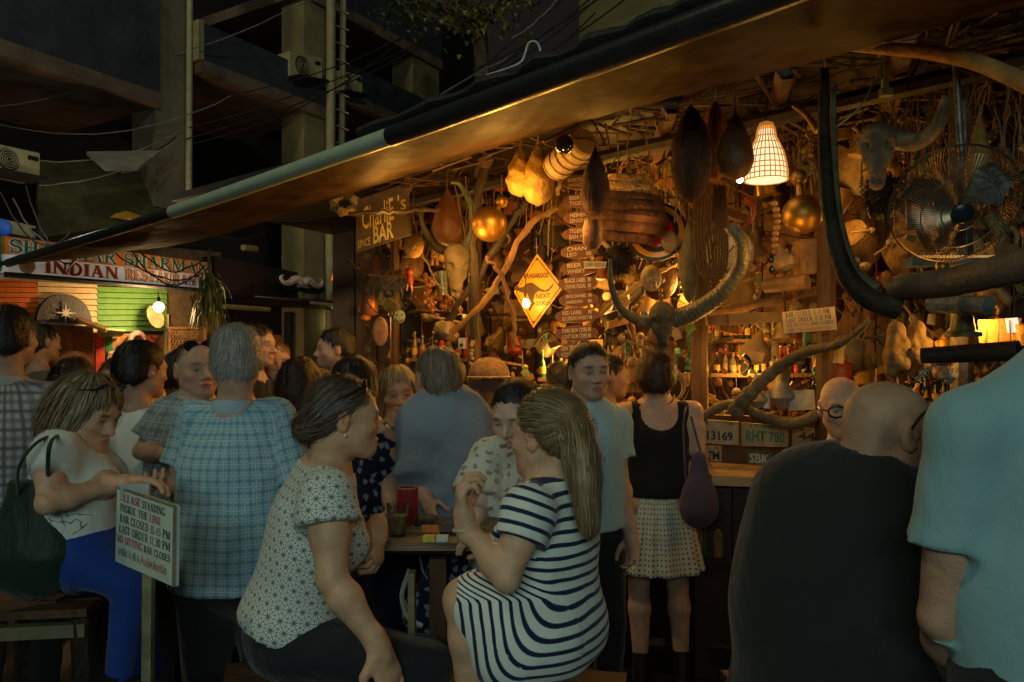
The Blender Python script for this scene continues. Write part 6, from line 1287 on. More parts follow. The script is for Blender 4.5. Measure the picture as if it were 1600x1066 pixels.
part('bulb', MB().ball(c+UP*.11, .042, 14, (1, 1, 1.3)), mat('white_lit_bulb', (1, 1, 1), .3, bump=0, emit=(.85, .88, .85), es=7), t); part('liner', MB().lathe([(r*s_*.93, z*s_) for r, z in prof[:-1]], c, UP, 24), mat('lit_paper_liner', (.8, .8, .8), .8, bump=0, emit=(.95, .72, .42), es=1.25), t); part('cap', MB().lathe([(12*s_, 0), (11*s_, 5*s_), (4*s_, 8*s_)], c+UP*84*s_, UP, 14), RATT, t); part('cord', MB().tube([c+UP*.26, c+UP*.52], .004, 5), WIRE, t)
tag(part('lamp_disc', MB().ball(P(1156, 281, 3.62), .016, 10), MATS['white_lit_bulb']), 'small glowing bulb under the smooth dark nest', 'light bulb')
# big fan
def fan(cx, cy, rpx, d, ax, lab, nw, cagem, hub, blades=True, guard2=True):
    t = thing('fan', P(cx, cy+rpx, d), lab, 'fan'); c = P(cx, cy, d); ax = nv(ax); u_ = nv(np.cross(ax, UP)); w_ = np.cross(u_, ax); r = rpx*d/FPX
    for sgn, nm in ((1, 'front_guard'), (-1, 'back_guard')):
        mb = MB()
        for k in range(nw):
            a = 2*math.pi*k/nw; dr_ = lambda q: u_*math.cos(a+q)+w_*math.sin(a+q)
            mb.tube([c+dr_(0)*r*.14+ax*sgn*.075*r/.2, c+dr_(.06)*r*.6+ax*sgn*.070*r/.2, c+dr_(.12)*r*.93+ax*sgn*.045*r/.2, c+dr_(.14)*r], .0011, 3, cap=False)
        for q, h_ in ((1.0, 0), (.6, .070), (.3, .0745)): mb.tube([c+(u_*math.cos(a)+w_*math.sin(a))*r*q+ax*sgn*h_*r/.2 for a in np.linspace(0, 2*math.pi, 48)], .0022 if q < 1 else .004, 5)
        kind(part(nm, mb, cagem, t), 'stuff')
    part('hub', MB().lathe([(r*.17, 0), (r*.17, .012), (r*.12, .02), (r*.02, .022)], c+ax*.073*r/.2, ax, 20), hub, t)
    part('motor', MB().lathe([(r*.25, 0), (r*.24, -.10), (r*.12, -.15)], c-ax*.05, ax, 16), hub, t)
    for k in range(3):
        a = 2*math.pi*k/3+.4; pts = []
        for q, rad in ((-.15, .15), (-.45, .6), (-.3, .85), (.2, .88), (.55, .6), (.25, .15)): pts.append(c+(u_*math.cos(a+q)+w_*math.sin(a+q))*r*rad+ax*(q*.08))
        part('blade', MB().slab(pts, .004), mat('smoky_blade', (.05, .045, .035), .3), t, False)
    part('stem', MB().tube([c-ax*.12, c-ax*.14-UP*r*1.1], .018, 8), hub, t); return t
CAGE = mat('aged_chrome', (.30, .22, .14), .35, metal=.7, var=.3, bump=0); HUBM = mat('dark_teal_plastic', (.012, .03, .035), .3, bump=0)
fan(1491, 320, 95, 2.75, (-.18, -1, -.62), 'large dusty pedestal fan with wire guard at the right of the bar', 110, CAGE, HUBM); fan(607, 458, 36, 5.5, (.05, -1, -.15), 'small dark fan hanging below the hand painted name board', 44, mat('dark_fan_wire', (.06, .055, .035), .5, bump=0), mat('dark_plastic', (.02, .02, .016), .4))
# horns and skulls
def horn(pts, r0, r1, m, lab, ridges=0, n=46, name='horn', parent=None, cat='horn', rp=.10):
    p = bez([P(*q) for q in pts], n); rad = np.linspace(r0, r1, n)**1.0
    if ridges:
        p = bez([P(*q) for q in pts], ridges*5); rad = np.linspace(r0, r1, len(p)); rad = rad*(1+rp*(np.abs(np.sin(np.arange(len(p))*math.pi/5+.2))**.7-.6)*np.linspace(1, .2, len(p)))
    o = part(name, MB().tube(p, rad, 14), m, parent)
    if parent is None: tag(o, lab, cat)
    return o
def skull(px, py, d, s_, yaw, m, parent=None, lab=None, pitch=10):
    c = P(px, py, d); R = frame(yaw, pitch); F = F3(c-.24*s_, c+.24*s_, .008); T = lambda *q: c+R@(np.array(q)*s_); e = lambda q, r, k=.03, op='u': F.ell(T(*q), np.array(r)*s_, R, k, op)
    e((0, 0, .08), (.085, .07, .085)); F.cap(T(0, .03, .04), T(0, .06, -.17), .07*s_, .035*s_, .04)
    for q in (-1, 1): e((q*.058, .065, .02), (.027, .034, .026), .008, 's'); F.cap(T(q*.06, .02, .05), T(q*.05, .05, -.05), .022*s_, .018*s_, .015); e((q*.018, .095, -.16), (.014, .03, .022), .01, 's')
    F.rough(.004, 60, 2); o = fmesh(F, 'skull', m, parent); return o
t = thing('buffalo_skull', P(1033, 560, 3.75), 'mossy buffalo skull with wide ridged horns above the black top woman', 'skull'); skull(1034, 506, 3.75, .66, -8, mat('mossy_bone', (.10, .085, .045), .8, var=.6, scale=14, bump=.8), t)
horn([(1015, 504, 3.78), (995, 500, 3.72), (970, 482, 3.62), (955, 445, 3.55), (953, 405, 3.5)], .031, .007, HORN, '', 30, parent=t); horn([(1053, 500, 3.76), (1085, 487, 3.7), (1125, 460, 3.62), (1155, 420, 3.55), (1158, 378, 3.5), (1140, 352, 3.5)], .047, .027, HORN, '', 30, parent=t)
t = thing('horned_skull', P(710, 460, 5.2), 'narrow old skull with black curved horns left of the brass gourd', 'skull'); skull(712, 418, 5.15, .95, 15, BONE, t, pitch=18); horn([(705, 395, 5.2), (680, 385, 5.15), (662, 355, 5.1), (655, 318, 5.1)], .034, .010, HORND, '', parent=t); horn([(722, 392, 5.2), (738, 365, 5.15), (737, 325, 5.1), (720, 290, 5.1), (705, 285, 5.1)], .034, .010, mat('green_grey_horn', (.12, .14, .08), .45), '', parent=t)
t = thing('ox_skull', P(1370, 270, 3.2), 'pale brown ox skull with a ridged horn high at the right', 'skull'); skull(1371, 240, 3.2, .8, -25, mat('brown_bone', (.17, .12, .07), .8, var=.5, scale=12, bump=.7), t, pitch=-5); horn([(1395, 215, 3.2), (1430, 222, 3.1), (1462, 200, 3.0), (1482, 150, 2.95)], .040, .022, HORN, '', 22, parent=t)
horn([(1288, 110, 2.75), (1288, 220, 2.68), (1296, 330, 2.6), (1316, 415, 2.55), (1352, 463, 2.52), (1405, 482, 2.5)], .016, .038, HORND, 'huge dark curved horn standing up at the right side of the bar', 0, name='big_horn'); horn([(1302, 140, 2.78), (1303, 250, 2.72), (1312, 350, 2.66), (1336, 425, 2.6), (1372, 452, 2.56)], .010, .022, mat('green_brown_horn', (.10, .085, .045), .65, var=.6, bump=.8, bscale=30), 'lighter curved horn lying against the huge dark one')
horn([(1400, 452, 2.5), (1420, 448, 2.45), (1480, 442, 2.3), (1545, 428, 2.15), (1640, 405, 2.0)], .040, .045, mat('worn_log', (.10, .065, .045), .6, var=.4, scale=6, bump=.5, stretch=(.4, 3, 3)), 'thick worn log reaching in from the right edge', name='log', cat='log')
horn([(1330, 72, 3.0), (1385, 76, 2.9), (1450, 82, 2.75), (1520, 96, 2.6), (1580, 120, 2.5), (1640, 150, 2.4)], .020, .030, mat('golden_driftwood', (.42, .22, .06), .7, var=.35, scale=14, bump=.8), 'golden curved driftwood beam under the roof at top right', 0, name='driftwood', cat='driftwood')
horn([(1145, 648, 3.75), (1175, 612, 3.7), (1215, 575, 3.65), (1260, 550, 3.55), (1310, 538, 3.45), (1345, 515, 3.4), (1358, 500, 3.4)], .036, .010, mat('knotted_wood', (.15, .115, .06), .75, var=.5, scale=10, bump=1), 'gnarled knotted branch climbing across the bar back', 16, name='branch', cat='branch', rp=.35)
horn([(1090, 655, 3.95), (1140, 632, 3.85), (1190, 650, 3.8), (1240, 662, 3.75), (1290, 645, 3.7), (1340, 650, 3.65)], .022, .030, MATS['knotted_wood'], 'wavy driftwood rail above the license plates', 12, name='driftwood_rail', cat='driftwood', rp=.25)
horn([(1240, 165, 3.5), (1260, 180, 3.45), (1278, 205, 3.4)], .010, .016, YC, 'short yellow curved horn by the huge dark horn')
# crossing branches around the kangaroo sign
BR = [((690, 515, 5.0), (745, 435, 4.9), (800, 345, 4.8), (835, 300, 4.8), .022, WOODB), ((742, 530, 4.9), (742, 400, 4.85), (748, 300, 4.8), (770, 230, 4.8), .028, WOODB), ((700, 530, 4.95), (770, 455, 4.8), (815, 370, 4.7), (868, 322, 4.7), .020, WOOD2), ((760, 400, 4.7), (782, 430, 4.7), (800, 480, 4.7), (808, 540, 4.7), .014, WOOD), ((905, 520, 4.6), (960, 470, 4.7), (1020, 430, 4.8), (1075, 400, 4.8), .014, STRAW), ((965, 500, 4.7), (1000, 460, 4.7), (1015, 420, 4.7), (1010, 380, 4.7), .016, WOOD), ((870, 300, 4.5), (880, 275, 4.4), (900, 258, 4.4), (925, 250, 4.4), .010, STRAW), ((545, 334, 5.0), (600, 331, 5.0), (650, 329, 5.0), (690, 327, 5.0), .014, WOODB), ((640, 487, 5.5), (700, 489, 5.4), (780, 492, 5.2), (880, 497, 5.0), .010, WOODB), ((545, 400, 6.2), (560, 420, 6.1), (600, 432, 6.0), (640, 430, 6.0), .010, WOOD), ((660, 400, 5.3), (690, 450, 5.2), (715, 480, 5.2), (725, 500, 5.2), .006, STRAW), ((1095, 490, 4.1), (1170, 478, 4.0), (1240, 462, 3.9), (1300, 450, 3.8), .022, WOOD2)]
for k, (a, b, c_, e_, r, m) in enumerate(BR):
    o = part('branch', MB().tube(bez([P(*a), P(*b), P(*c_), P(*e_)], 22)+np.random.default_rng(k).normal(0, .006, (22, 3)), r*(1+.15*np.sin(np.arange(22)*1.3)), 8), m)
    tag(o, ['longest black branch leaning right beside the round brass gourd', 'upright black branch rising behind the brass gourd', 'brown branch parallel under the longest black one', 'short branch left of the kangaroo sign', 'pale cane slanting up behind the buffalo skull', 'curved branch rising right of the price boards', 'thin pale stick beside the ribbed lantern', 'dark rod crossing in front of the name board', 'thin dark rail running under the kangaroo sign', 'thin bent twig left of the small fan', 'thin pale twig curving past the narrow skull', 'brown pole carrying the bamboo tube'][k], 'branch')
# shelf and board, bamboo tube
tag(part('carved_board', MB().slab(PQ([(1140, 490), (1220, 487), (1222, 503), (1141, 508)], 3.9), .03), mat('golden_board', (.36, .20, .05), .6, var=.35, scale=9, bump=.5), None, False), 'golden carved board left of the closing notice', 'board'); tag(part('plain_board', MB().slab(PQ([(1104, 494), (1139, 491), (1139, 507), (1106, 509)], 3.93), .03), WOOD2, None, False), 'short plain brown board beside the golden one', 'board')
tag(part('bamboo_tube', MB().tube([P(1196, 447, 3.8), P(1262, 440, 3.65)], .035, 16), mat('brown_bamboo', (.20, .11, .05), .5, bump=.3)), 'fat brown bamboo tube lying on the pole', 'bamboo'); tag(part('stone_block', MB().slab(PQ([(1250, 374), (1278, 372), (1282, 425), (1252, 428)], 3.75), .1), mat('orange_stone', (.38, .20, .07), .9, bump=.8), None, False), 'orange brown block under the large brass gourd', 'block')
# clock
t = thing('wall_clock', P(1140, 430, 4.15), 'round white clock with dark numerals behind the right horn', 'clock'); c = P(1138, 395, 4.15); s_ = 4.15/FPX; WC = mat('clock_white', (.55, .5, .38), .4, bump=0); part('face', MB().lathe([(37*s_, 0), (37*s_, .01), (.005, .011)], c, (0, -1, 0), 32), WC, t); part('rim', MB().tube([c+np.array([math.cos(a)*38*s_, -.008, math.sin(a)*38*s_]) for a in np.linspace(0, 2*math.pi, 33)], .006, 6), STRAW, t)
for k in range(12):
    a = math.pi/2-2*math.pi*(k+1)/12; q = c+np.array([math.cos(a)*29*s_, -.013, math.sin(a)*29*s_]); w = .016; text('numeral', str(k+1), [q+np.array([-w, 0, w]), q+np.array([w, 0, w]), q+np.array([w, 0, -w]), q+np.array([-w, 0, -w])], BLL, t, lift=.001)
for a, l in ((.9, 18), (2.5, 24)): part('hand', MB().tube([c+np.array([0, -.015, 0]), c+np.array([math.cos(a)*l*s_, -.015, math.sin(a)*l*s_])], .003, 4), BLL, t)
# twisted bone string
t = thing('vertebra_string', P(1214, 440, 3.85), 'orange twisted string of vertebrae hanging left of the brass gourd', 'bones')
for k in range(13): part('vertebra', MB().ball(P(1210+3*math.sin(k*.7)+k*.5, 318+k*9.4, 3.85), .019, 8, (1, .8, .75)), mat('orange_bone', (.40, .22, .08), .7, bump=.5), t)
# plug
t = thing('power_plug', P(1382, 152, 3.0), 'pale green plug and socket dangling on a thin flex', 'plug'); PG = mat('pale_green_plastic', (.35, .40, .18), .4, bump=0); part('socket', MB().box(P(1384, 145, 3.0), (.044, .03, .028)), PG, t); part('plug', MB().box(P(1383, 132, 3.0), (.022, .02, .04)), PG, t); part('flex', MB().tube(bez([P(1383, 124, 3.0), P(1382, 108, 3.0), P(1378, 104, 3.0), P(1345, 165, 2.95), P(1300, 204, 2.9)], 24), .0035, 5), PG, t)
# metal poles right
tag(part('steel_pole', MB().tube([P(1493, 88, 2.75), P(1497, 160, 2.75), P(1503, 250, 2.75)], .012+0*.01, 10), mat('grey_steel_pole', (.16, .14, .11), .4, metal=.5)), 'upright steel pole behind the large fan', 'pole')
t = thing('brass_bell', P(1508, 526, 2.9), 'green grey bell hanging under the metal bar at the right', 'bell'); part('bell_body', MB().lathe([(.062, 0), (.060, .016), (.040, .024), (.033, .07), (.022, .095), (.008, .1)], P(1505, 526, 2.9), UP, 22), mat('verdigris', (.16, .17, .10), .5, metal=.3, bump=.3), t); part('loop', MB().tube([P(1505, 487, 2.9), P(1505, 478, 2.9)], .006, 6), IRON, t)
t = thing('metal_bar', P(1500, 490, 2.85), 'octagonal grey metal bar with painted patterns under the thick log', 'bar'); part('bar', MB().tube([P(1455, 474, 2.9), P(1545, 478, 2.7)], .034, 8), mat('grey_painted_metal', (.16, .18, .17), .4, var=.6, scale=20), t); part('band', MB().tube([P(1500, 476, 2.79), P(1505, 476, 2.78)], .038, 8), STRAW, t)
horn([(1440, 556, 2.9), (1520, 552, 2.8), (1592, 548, 2.7)], .03, .036, WOODB, 'dark round log under the bell at the right', name='log', cat='log')
t = thing('orange_lantern', P(1550, 535, 3.0), 'glowing orange cloth lantern with white panel at the right edge', 'lantern'); part('cloth', MB().hexa(PQ([(1528, 500), (1592, 497), (1590, 536), (1530, 536)], 3.05), PQ([(1532, 500), (1596, 497), (1594, 536), (1534, 536)], 3.18)), mat('lit_orange_cloth', (.6, .22, .04), .7, emit=(1, .30, .04), es=.35, scale=60, var=.6), t, False); part('panel', MB().slab(PQ([(1572, 498), (1590, 496), (1595, 520), (1576, 520)], 3.03), .006), mat('lit_blue_white', (.7, .75, .8), .5, bump=0, emit=(.6, .68, .8), es=.6), t, False)
for k in range(3): part('strut', MB().tube([P(1545+k*16, 500, 3.03), P(1540+k*20, 538, 3.03)], .003, 4), IRON, t)
# left bits
t = thing('copper_lamp', P(573, 490, 6.0), 'copper lamp shade with bright opening left of the small fan', 'lamp'); part('shade', MB().lathe([(.075, 0), (.07, .05), (.045, .11), (.02, .13)], P(575, 488, 6.0), nv((.2, -.4, 1)), 18), mat('copper', (.35, .13, .05), .4, metal=.5), t); part('bulb', MB().ball(P(576, 489, 5.97), .035, 10, (1.4, 1, .5)), mat('cool_lit_glass', (1, 1, 1), .3, bump=0, emit=(.8, .88, 1), es=3), t)
tag(part('mask', MB().ball(P(594, 518, 5.7), .075, 12, (.75, .35, 1.45)), mat('pale_orange_mask', (.45, .24, .13), .6, bump=.3)), 'pale orange oval mask hanging below the small fan', 'mask'); t = thing('mask', P(624, 505, 5.5), 'small greenish smiling mask below the small fan', 'mask'); part('face', MB().ball(P(624, 495, 5.5), .042, 12, (1, .4, 1.15)), mat('green_ivory', (.42, .45, .26), .5), t)
for q in (-5, 5): part('eye_hole', MB().ball(P(624+q*.8, 492, 5.48), .006, 6), IRON, t)
part('mouth', MB().tube(bez([P(618, 499, 5.478), P(624, 503, 5.478), P(630, 499, 5.478)], 8), .003, 4), IRON, t)
tag(part('metal_cylinder', MB().tube([P(691, 424, 5.3), P(692, 462, 5.3)], .038, 16), mat('grey_green_tin', (.20, .22, .14), .35, metal=.5)), 'grey green tin cylinder hanging under the narrow skull', 'cylinder')
t = thing('bead_strings', P(690, 495, 5.4), 'orange red shell beads dangling around the tin cylinder', 'beads'); mb = MB(); rr = np.random.default_rng(8)
for k in range(120): mb.ball(P(rr.uniform(664, 722), rr.uniform(425, 492), 5.45+rr.uniform(-.05, .1)), rr.uniform(.009, .018), 6, (1, .5, 1.3))
kind(part('beads', mb, mat('amber_shell', (.45, .16, .03), .25, var=.6, spec=.7), t), 'stuff')
t = thing('straw_hat', P(765, 592, 4.6), 'rounded brown straw hat with a pale worn band below the branches', 'hat'); part('crown', MB().lathe([(.118, 0), (.12, .02), (.10, .07), (.06, .10), (.01, .11)], P(764, 588, 4.6), UP, 26, sq=.8), mat('brown_felt', (.20, .12, .07), .9, bump=.6), t); part('brim', MB().lathe([(.125, -.008), (.13, 0), (.12, .006), (.05, .006)], P(764, 589, 4.6), UP, 26, sq=.8), STRAW, t)
t = thing('carved_wood_stand', P(762, 700, 4.6), 'dark carved wooden stand under the straw hat', 'stand'); part('block', MB().box(P(762, 602, 4.62), (.20, .12, .06)), WOOD, t, False); part('column', MB().tube([P(762, 606, 4.62), P(765, 700, 4.62)], [.05, .07], 8), WOOD2, t)
tag(part('sea_shell', MB().lathe([(.02, 0), (.075, .03), (.085, .07), (.05, .11), (.01, .13)], P(690, 530, 5.0), nv((.5, -.3, .8)), 14, sq=.7, wob=.06), mat('shell_brown', (.20, .14, .08), .4, bump=.5)), 'large brown spotted shell in front of the upright branch', 'shell')
t = thing('switch_plate', P(722, 545, 5.2), 'small pale blue card with a black dot beside the upright branch', 'card'); part('card', MB().slab(PQ([(716, 528), (728, 528), (728, 545), (716, 545)], 5.2), .008), mat('pale_blue_card', (.4, .5, .48), .6, bump=0), t, False); part('dot', MB().ball(P(721, 539, 5.19), .012, 8), BLL, t)
t = thing('green_doll', P(822, 597, 4.5), 'tiny yellow green doll standing left of the price boards', 'doll'); GD = mat('yellow_green_doll', (.42, .45, .10), .5, bump=0); part('head', MB().ball(P(821, 574, 4.5), .016, 10), GD, t); part('torso', MB().tube([P(821, 577, 4.5), P(822, 587, 4.5)], [.014, .018], 10), GD, t)
for q in (-1, 1): part('leg', MB().tube([P(822+q*2, 587, 4.5), P(822+q*4, 597, 4.5)], .007, 6), GD, t); part('arm', MB().tube([P(821+q*3, 579, 4.5), P(821+q*7, 584, 4.5)], .005, 6), GD, t)
t = thing('boomerang', P(855, 545, 4.5), 'orange brown boomerang shaped board below the kangaroo sign', 'boomerang'); part('body', MB().tube(bez([P(836, 538, 4.5), P(846, 524, 4.48), P(858, 518, 4.48), P(868, 524, 4.48), P(876, 534, 4.5)], 18), .016, 8, flat=.3), PBM, t)
tag(part('flag_diamond', MB().slab(PQ([(1080, 507), (1089, 514), (1078, 522), (1067, 514)], 3.85), .004), mat('green_flag', (.20, .38, .06), .6, bump=0), None, False), 'small green diamond tag with dark centre right of the buffalo skull', 'tag')
t = thing('white_bottle', P(1197, 637, 3.95), 'white plastic bottle with a red cap on the bar rail', 'bottle'); part('bottle', MB().lathe([(.018, 0), (.018, .06), (.012, .08), (.010, .085)], P(1197, 638, 3.95), UP, 14), mat('white_plastic', (.6, .58, .5), .35, bump=0), t); part('cap', MB().lathe([(.013, 0), (.012, .02), (.005, .022)], P(1197, 638, 3.95)+UP*.085, UP, 12), mat('red_plastic', (.6, .02, .03), .3, bump=0), t)
for k, (x, y, r, lab) in enumerate(((1184, 637, 15, 'small round clay gourd left of the white bottle'), (1222, 637, 22, 'larger grey clay gourd right of the white bottle'), (1480, 600, 14, 'grey bottle gourd with red lid at the right of the bar'))):
    d = 3.95 if k < 2 else 3.0; s_ = d/FPX; t = thing('clay_gourd', P(x, y, d), lab, 'gourd'); part('body', MB().lathe([(r*.4*s_, 0), (r*s_, r*.7*s_), (r*.95*s_, r*1.1*s_), (r*.45*s_, r*1.7*s_), (r*.42*s_, r*1.95*s_), (r*.6*s_, r*2.4*s_), (r*.5*s_, r*2.9*s_), (r*.1*s_, r*3.1*s_)], P(x, y, d), UP, 16), mat('grey_clay', (.25, .24, .20), .5, bump=.3), t); part('stopper', MB().lathe([(r*.4*s_, 0), (r*.38*s_, r*.5*s_), (.002, r*.52*s_)], P(x, y, d)+UP*r*2.9*s_, UP, 10), mat('red_plastic', (.6, .02, .03)) if k == 2 else mat('blue_lid', (.03, .08, .25), .4), t)
tag(part('blank_card', MB().slab(PQ([(1233, 611), (1272, 609), (1274, 640), (1234, 642)], 3.9), .006), mat('white_paper', (.50, .48, .38), .7, bump=0), None, False), 'blank white card standing left of the bald man with glasses', 'card'); tag(part('lacework_card', MB().slab(PQ([(1184, 590), (1220, 568), (1222, 612), (1190, 616)], 4.1), .006), mat('lace_card', (.55, .38, .16), .7, var=.5, scale=60), None, False), 'pale mottled card slanting above the clay gourds', 'card')
for k, (x, y, lab) in enumerate(((1400, 545, 'carved wooden figure crouching right of the bald man'), (1432, 545, 'second carved wooden figure leaning on its neighbour'))):
    c = P(x, y, 3.2); F = F3(c-.16, c+.16, .008); F.ell(c+UP*.07, (.035, .035, .042), None, .02); F.ell(c-UP*.03, (.05, .045, .08), None, .03); F.cap(c+np.array([.03, -.02, .02]), c+np.array([.01, -.06, -.07]), .02, .018, .02); F.cap(c+np.array([-.03, -.02, .02]), c+np.array([-.01, -.06, -.06]), .02, .018, .02); F.cap(c+np.array([-.03, -.02, -.09]), c+np.array([-.04, -.06, -.02]), .025, .022, .02); F.rough(.005, 50, k); o = fmesh(F, 'wood_figure', mat('carved_wood', (.30, .19, .08), .6, var=.4, bump=.6), None); tag(o, lab, 'figurine')
t = thing('feather', P(1435, 596, 2.9), 'ruffled white feather above the leaning bald man', 'feather'); part('quill', MB().tube(bez([P(1428, 598, 2.9), P(1450, 575, 2.9), P(1478, 570, 2.9), P(1488, 580, 2.9)], 14), .0025, 5), BONE, t); mb = MB(); q = bez([P(1432, 594, 2.9), P(1450, 575, 2.9), P(1478, 570, 2.9), P(1488, 582, 2.9)], 40); rr = np.random.default_rng(2)
for p in q:
    for k in range(4): dv = rr.normal(0, .012, 3)+np.array([.008, 0, .014*(1 if k % 2 else -1)]); mb.add([p, p+np.array([.004, 0, 0]), p+dv], [(0, 1, 2)])
kind(part('vanes', mb, mat('white_down', (.5, .48, .4), .8, bump=0), t, False), 'stuff')
t = thing('blue_enamel_trays', P(1500, 412, 3.1), 'blue and white boxes behind the thick log', 'box'); part('box', MB().box(P(1438, 410, 3.2), (.10, .08, .035)), mat('blue_white_box', (.02, .05, .14), .4), t, False); part('box', MB().box(P(1520, 408, 3.2), (.16, .08, .03)), mat('blue_white_box', (.02, .05, .14), .4), t, False); part('rim', MB().box(P(1500, 401, 3.16), (.34, .02, .008)), WHL, t, False)
tag(part('brass_ball', MB().ball(P(1472, 417, 2.85), .023, 14), BRASS), 'small shiny brass ball resting on the thick log', 'ball'); tag(part('glass_marble', MB().ball(P(1505, 422, 2.8), .018, 12), mat('amber_glass', (.25, .12, .05), .1, bump=0, spec=.9)), 'amber glass ball right of the brass ball on the log', 'ball')
tag(part('thorn_wreath', MB().tube([P(538+22*math.cos(a)*.8, 318+22*math.sin(a)*.6, 5.6+.05*math.sin(3*a)) for a in np.linspace(0, 2*math.pi, 22)], .03+.008*np.sin(np.arange(22)*2.3), 8), mat('dry_moss', (.30, .22, .07), .95, bump=1)), 'mossy dry wreath left of the name board', 'wreath')
BF = [(1376, 300, 22, 34, 'black furry animal pelt hanging behind the huge horn'), (966, 405, 24, 28, 'black fur bundle right of the price boards')]
for x, y, rx, ry, lab in BF:
    d = DR(x)-.3; c = P(x, y, d); s_ = d/FPX; mb = MB(); rr = np.random.default_rng(x)
    mb.ball(c, 1, 14, (rx*s_*.85, .06, ry*s_*.85))
    for k in range(900): a, b = rr.uniform(0, 6.28), rr.uniform(-1, 1); n_ = np.array([math.cos(a)*math.sqrt(1-b*b), math.sin(a)*math.sqrt(1-b*b), b]); p = c+n_*np.array([rx*s_, .07, ry*s_])*.85; mb.add([p, p+rr.normal(0, .003, 3), p+n_*.03-UP*.02+rr.normal(0, .006, 3)], [(0, 1, 2)])
    tag(part('fur_bundle', mb, mat('black_fur', (.010, .010, .010), .8, bump=0)), lab, 'fur')
# bottles on the back shelves
SHX = [(1085, 1340, 530, 4.9), (1085, 1340, 583, 4.75), (840, 1000, 590, 5.3), (640, 760, 560, 5.9), (1380, 1620, 628, 3.7)]
GB = [mat('green_bottle', (.02, .10, .03), .12, spec=.8, bump=0), mat('amber_bottle', (.22, .07, .01), .12, spec=.8, bump=0), mat('clear_bottle', (.16, .12, .07), .1, spec=.8, bump=0), mat('dark_bottle', (.02, .02, .02), .12, spec=.8, bump=0), mat('red_bottle', (.35, .03, .02), .2, spec=.7, bump=0)]; LBM = [mat('label_cream', (.34, .26, .14), .7, bump=0), mat('label_red', (.45, .06, .03), .7, bump=0), mat('label_yellow', (.6, .36, .05), .7, bump=0)]
rr = np.random.default_rng(12); CN = ['green', 'amber', 'clear', 'black', 'red']; LN = ['cream', 'red', 'yellow']
for k, (x0, x1, y, d) in enumerate(SHX):
    sf = part('shelf', MB().box((P(x0, y, d)+P(x1, y, d))/2-UP*.012, ((x1-x0)*d/FPX, .14, .022)), WOOD2, None, False); tag(sf, ['upper bottle shelf right of the buffalo skull', 'lower bottle shelf behind the clay gourds', 'bottle shelf below the price boards', 'short shelf left of the straw hat', 'low shelf at the right behind the leaning bald man'][k], 'shelf')
    x = x0+8
    while x < x1-6:
        s_ = d/FPX; h = rr.uniform(26, 38)*s_*1.15; r = rr.uniform(3.6, 5.2)*s_; ci = rr.integers(0, 5); li = rr.integers(0, 3); c = P(x, y, d+rr.uniform(-.03, .03)); c[2] = P(x0, y, d)[2]
        t = thing('bottle', c, place('%s glass bottle with %s label' % (CN[ci], LN[li]), x, y), 'bottle', 'bottles standing on the back shelves'); part('glass', MB().lathe([(r*.95, 0), (r, .01), (r, h*.55), (r*.4, h*.72), (r*.36, h*.96), (r*.42, h)], c, UP, 12), GB[ci], t); part('label', MB().lathe([(r*1.03, h*.15), (r*1.03, h*.42)], c, UP, 12), LBM[li], t); part('cap', MB().lathe([(r*.44, 0), (r*.44, h*.06), (.001, h*.065)], c+UP*h, UP, 8), LBM[(li+1) % 3], t)
        x += rr.uniform(10, 17)
# large dim shapes packed into the depth of the bar
BIGM = [WOOD, GOURD, WOODB, WOOD2, mat('dusty_straw', (.20, .13, .055), .85, var=.5, bump=.8, bscale=70), mat('dark_basket', (.16, .09, .03), .8, bump=1, bscale=80), mat('old_leather', (.09, .045, .02), .6, bump=.5), HORN]
BIGN = ['dark wooden', 'brown', 'blackened', 'mid brown wooden', 'dusty straw', 'woven', 'old leather', 'grey horn']
for k in range(190):
    x, y = rr.uniform(640, 1580), rr.uniform(200, 560)
    if y < 320-(x-560)*.24: y += 130
    d = DR(x)*rr.uniform(1.04, 1.2); c = P(x, y, d); s_ = rr.uniform(.05, .12); mi = rr.integers(0, 8); mb = MB(); f = k % 5; ax = nv(rr.normal(0, .5, 3)+UP)
    if f == 0: mb.lathe([(s_*.5, -s_*.9), (s_*.85, -s_*.8), (s_, 0), (s_*.85, s_*.8), (s_*.8, s_*.82), (s_*.05, s_*.7)], c, ax, 16, wob=.03); nm = 'basket'
    elif f == 1: mb.lathe([(s_*.1, -s_*1.1), (s_*.7, -s_*.8), (s_*.8, -s_*.2), (s_*.35, s_*.5), (s_*.3, s_*1.1), (s_*.05, s_*1.2)], c, ax, 16, wob=.05); nm = 'calabash'
    elif f == 2: mb.box(c, (s_*1.8, .05, s_*rr.uniform(.5, 1.6)), np.stack([nv([1, .2, rr.uniform(-.3, .3)]), nv([-.2, 1, 0]), nv([rr.uniform(-.3, .3), 0, 1])])); nm = 'wooden_board'
    elif f == 3: mb.tube(bez([c-ax*s_*2, c-ax*s_*.7+rr.normal(0, .02, 3), c+ax*s_*.8+rr.normal(0, .02, 3), c+ax*s_*2], 16), s_*.22*(1+.15*np.sin(np.arange(16)*1.7)), 9); nm = 'root'
    else: mb.ball(c, s_, 12, (1, .5, 1.2)); mb.ball(c+np.array([0, -s_*.45, -s_*.1]), s_*.22, 8); mb.ball(c+np.array([s_*.35, -s_*.35, s_*.25]), s_*.16, 7); mb.ball(c+np.array([-s_*.35, -s_*.35, s_*.25]), s_*.16, 7); nm = 'carved_mask'
    o = part(nm, mb, BIGM[mi]); tag(o, place('%s %s' % (BIGN[mi], nm.replace('_', ' ').replace('wooden ', '')), x, y), nm.replace('_', ' '), 'larger curios deep in the bar')
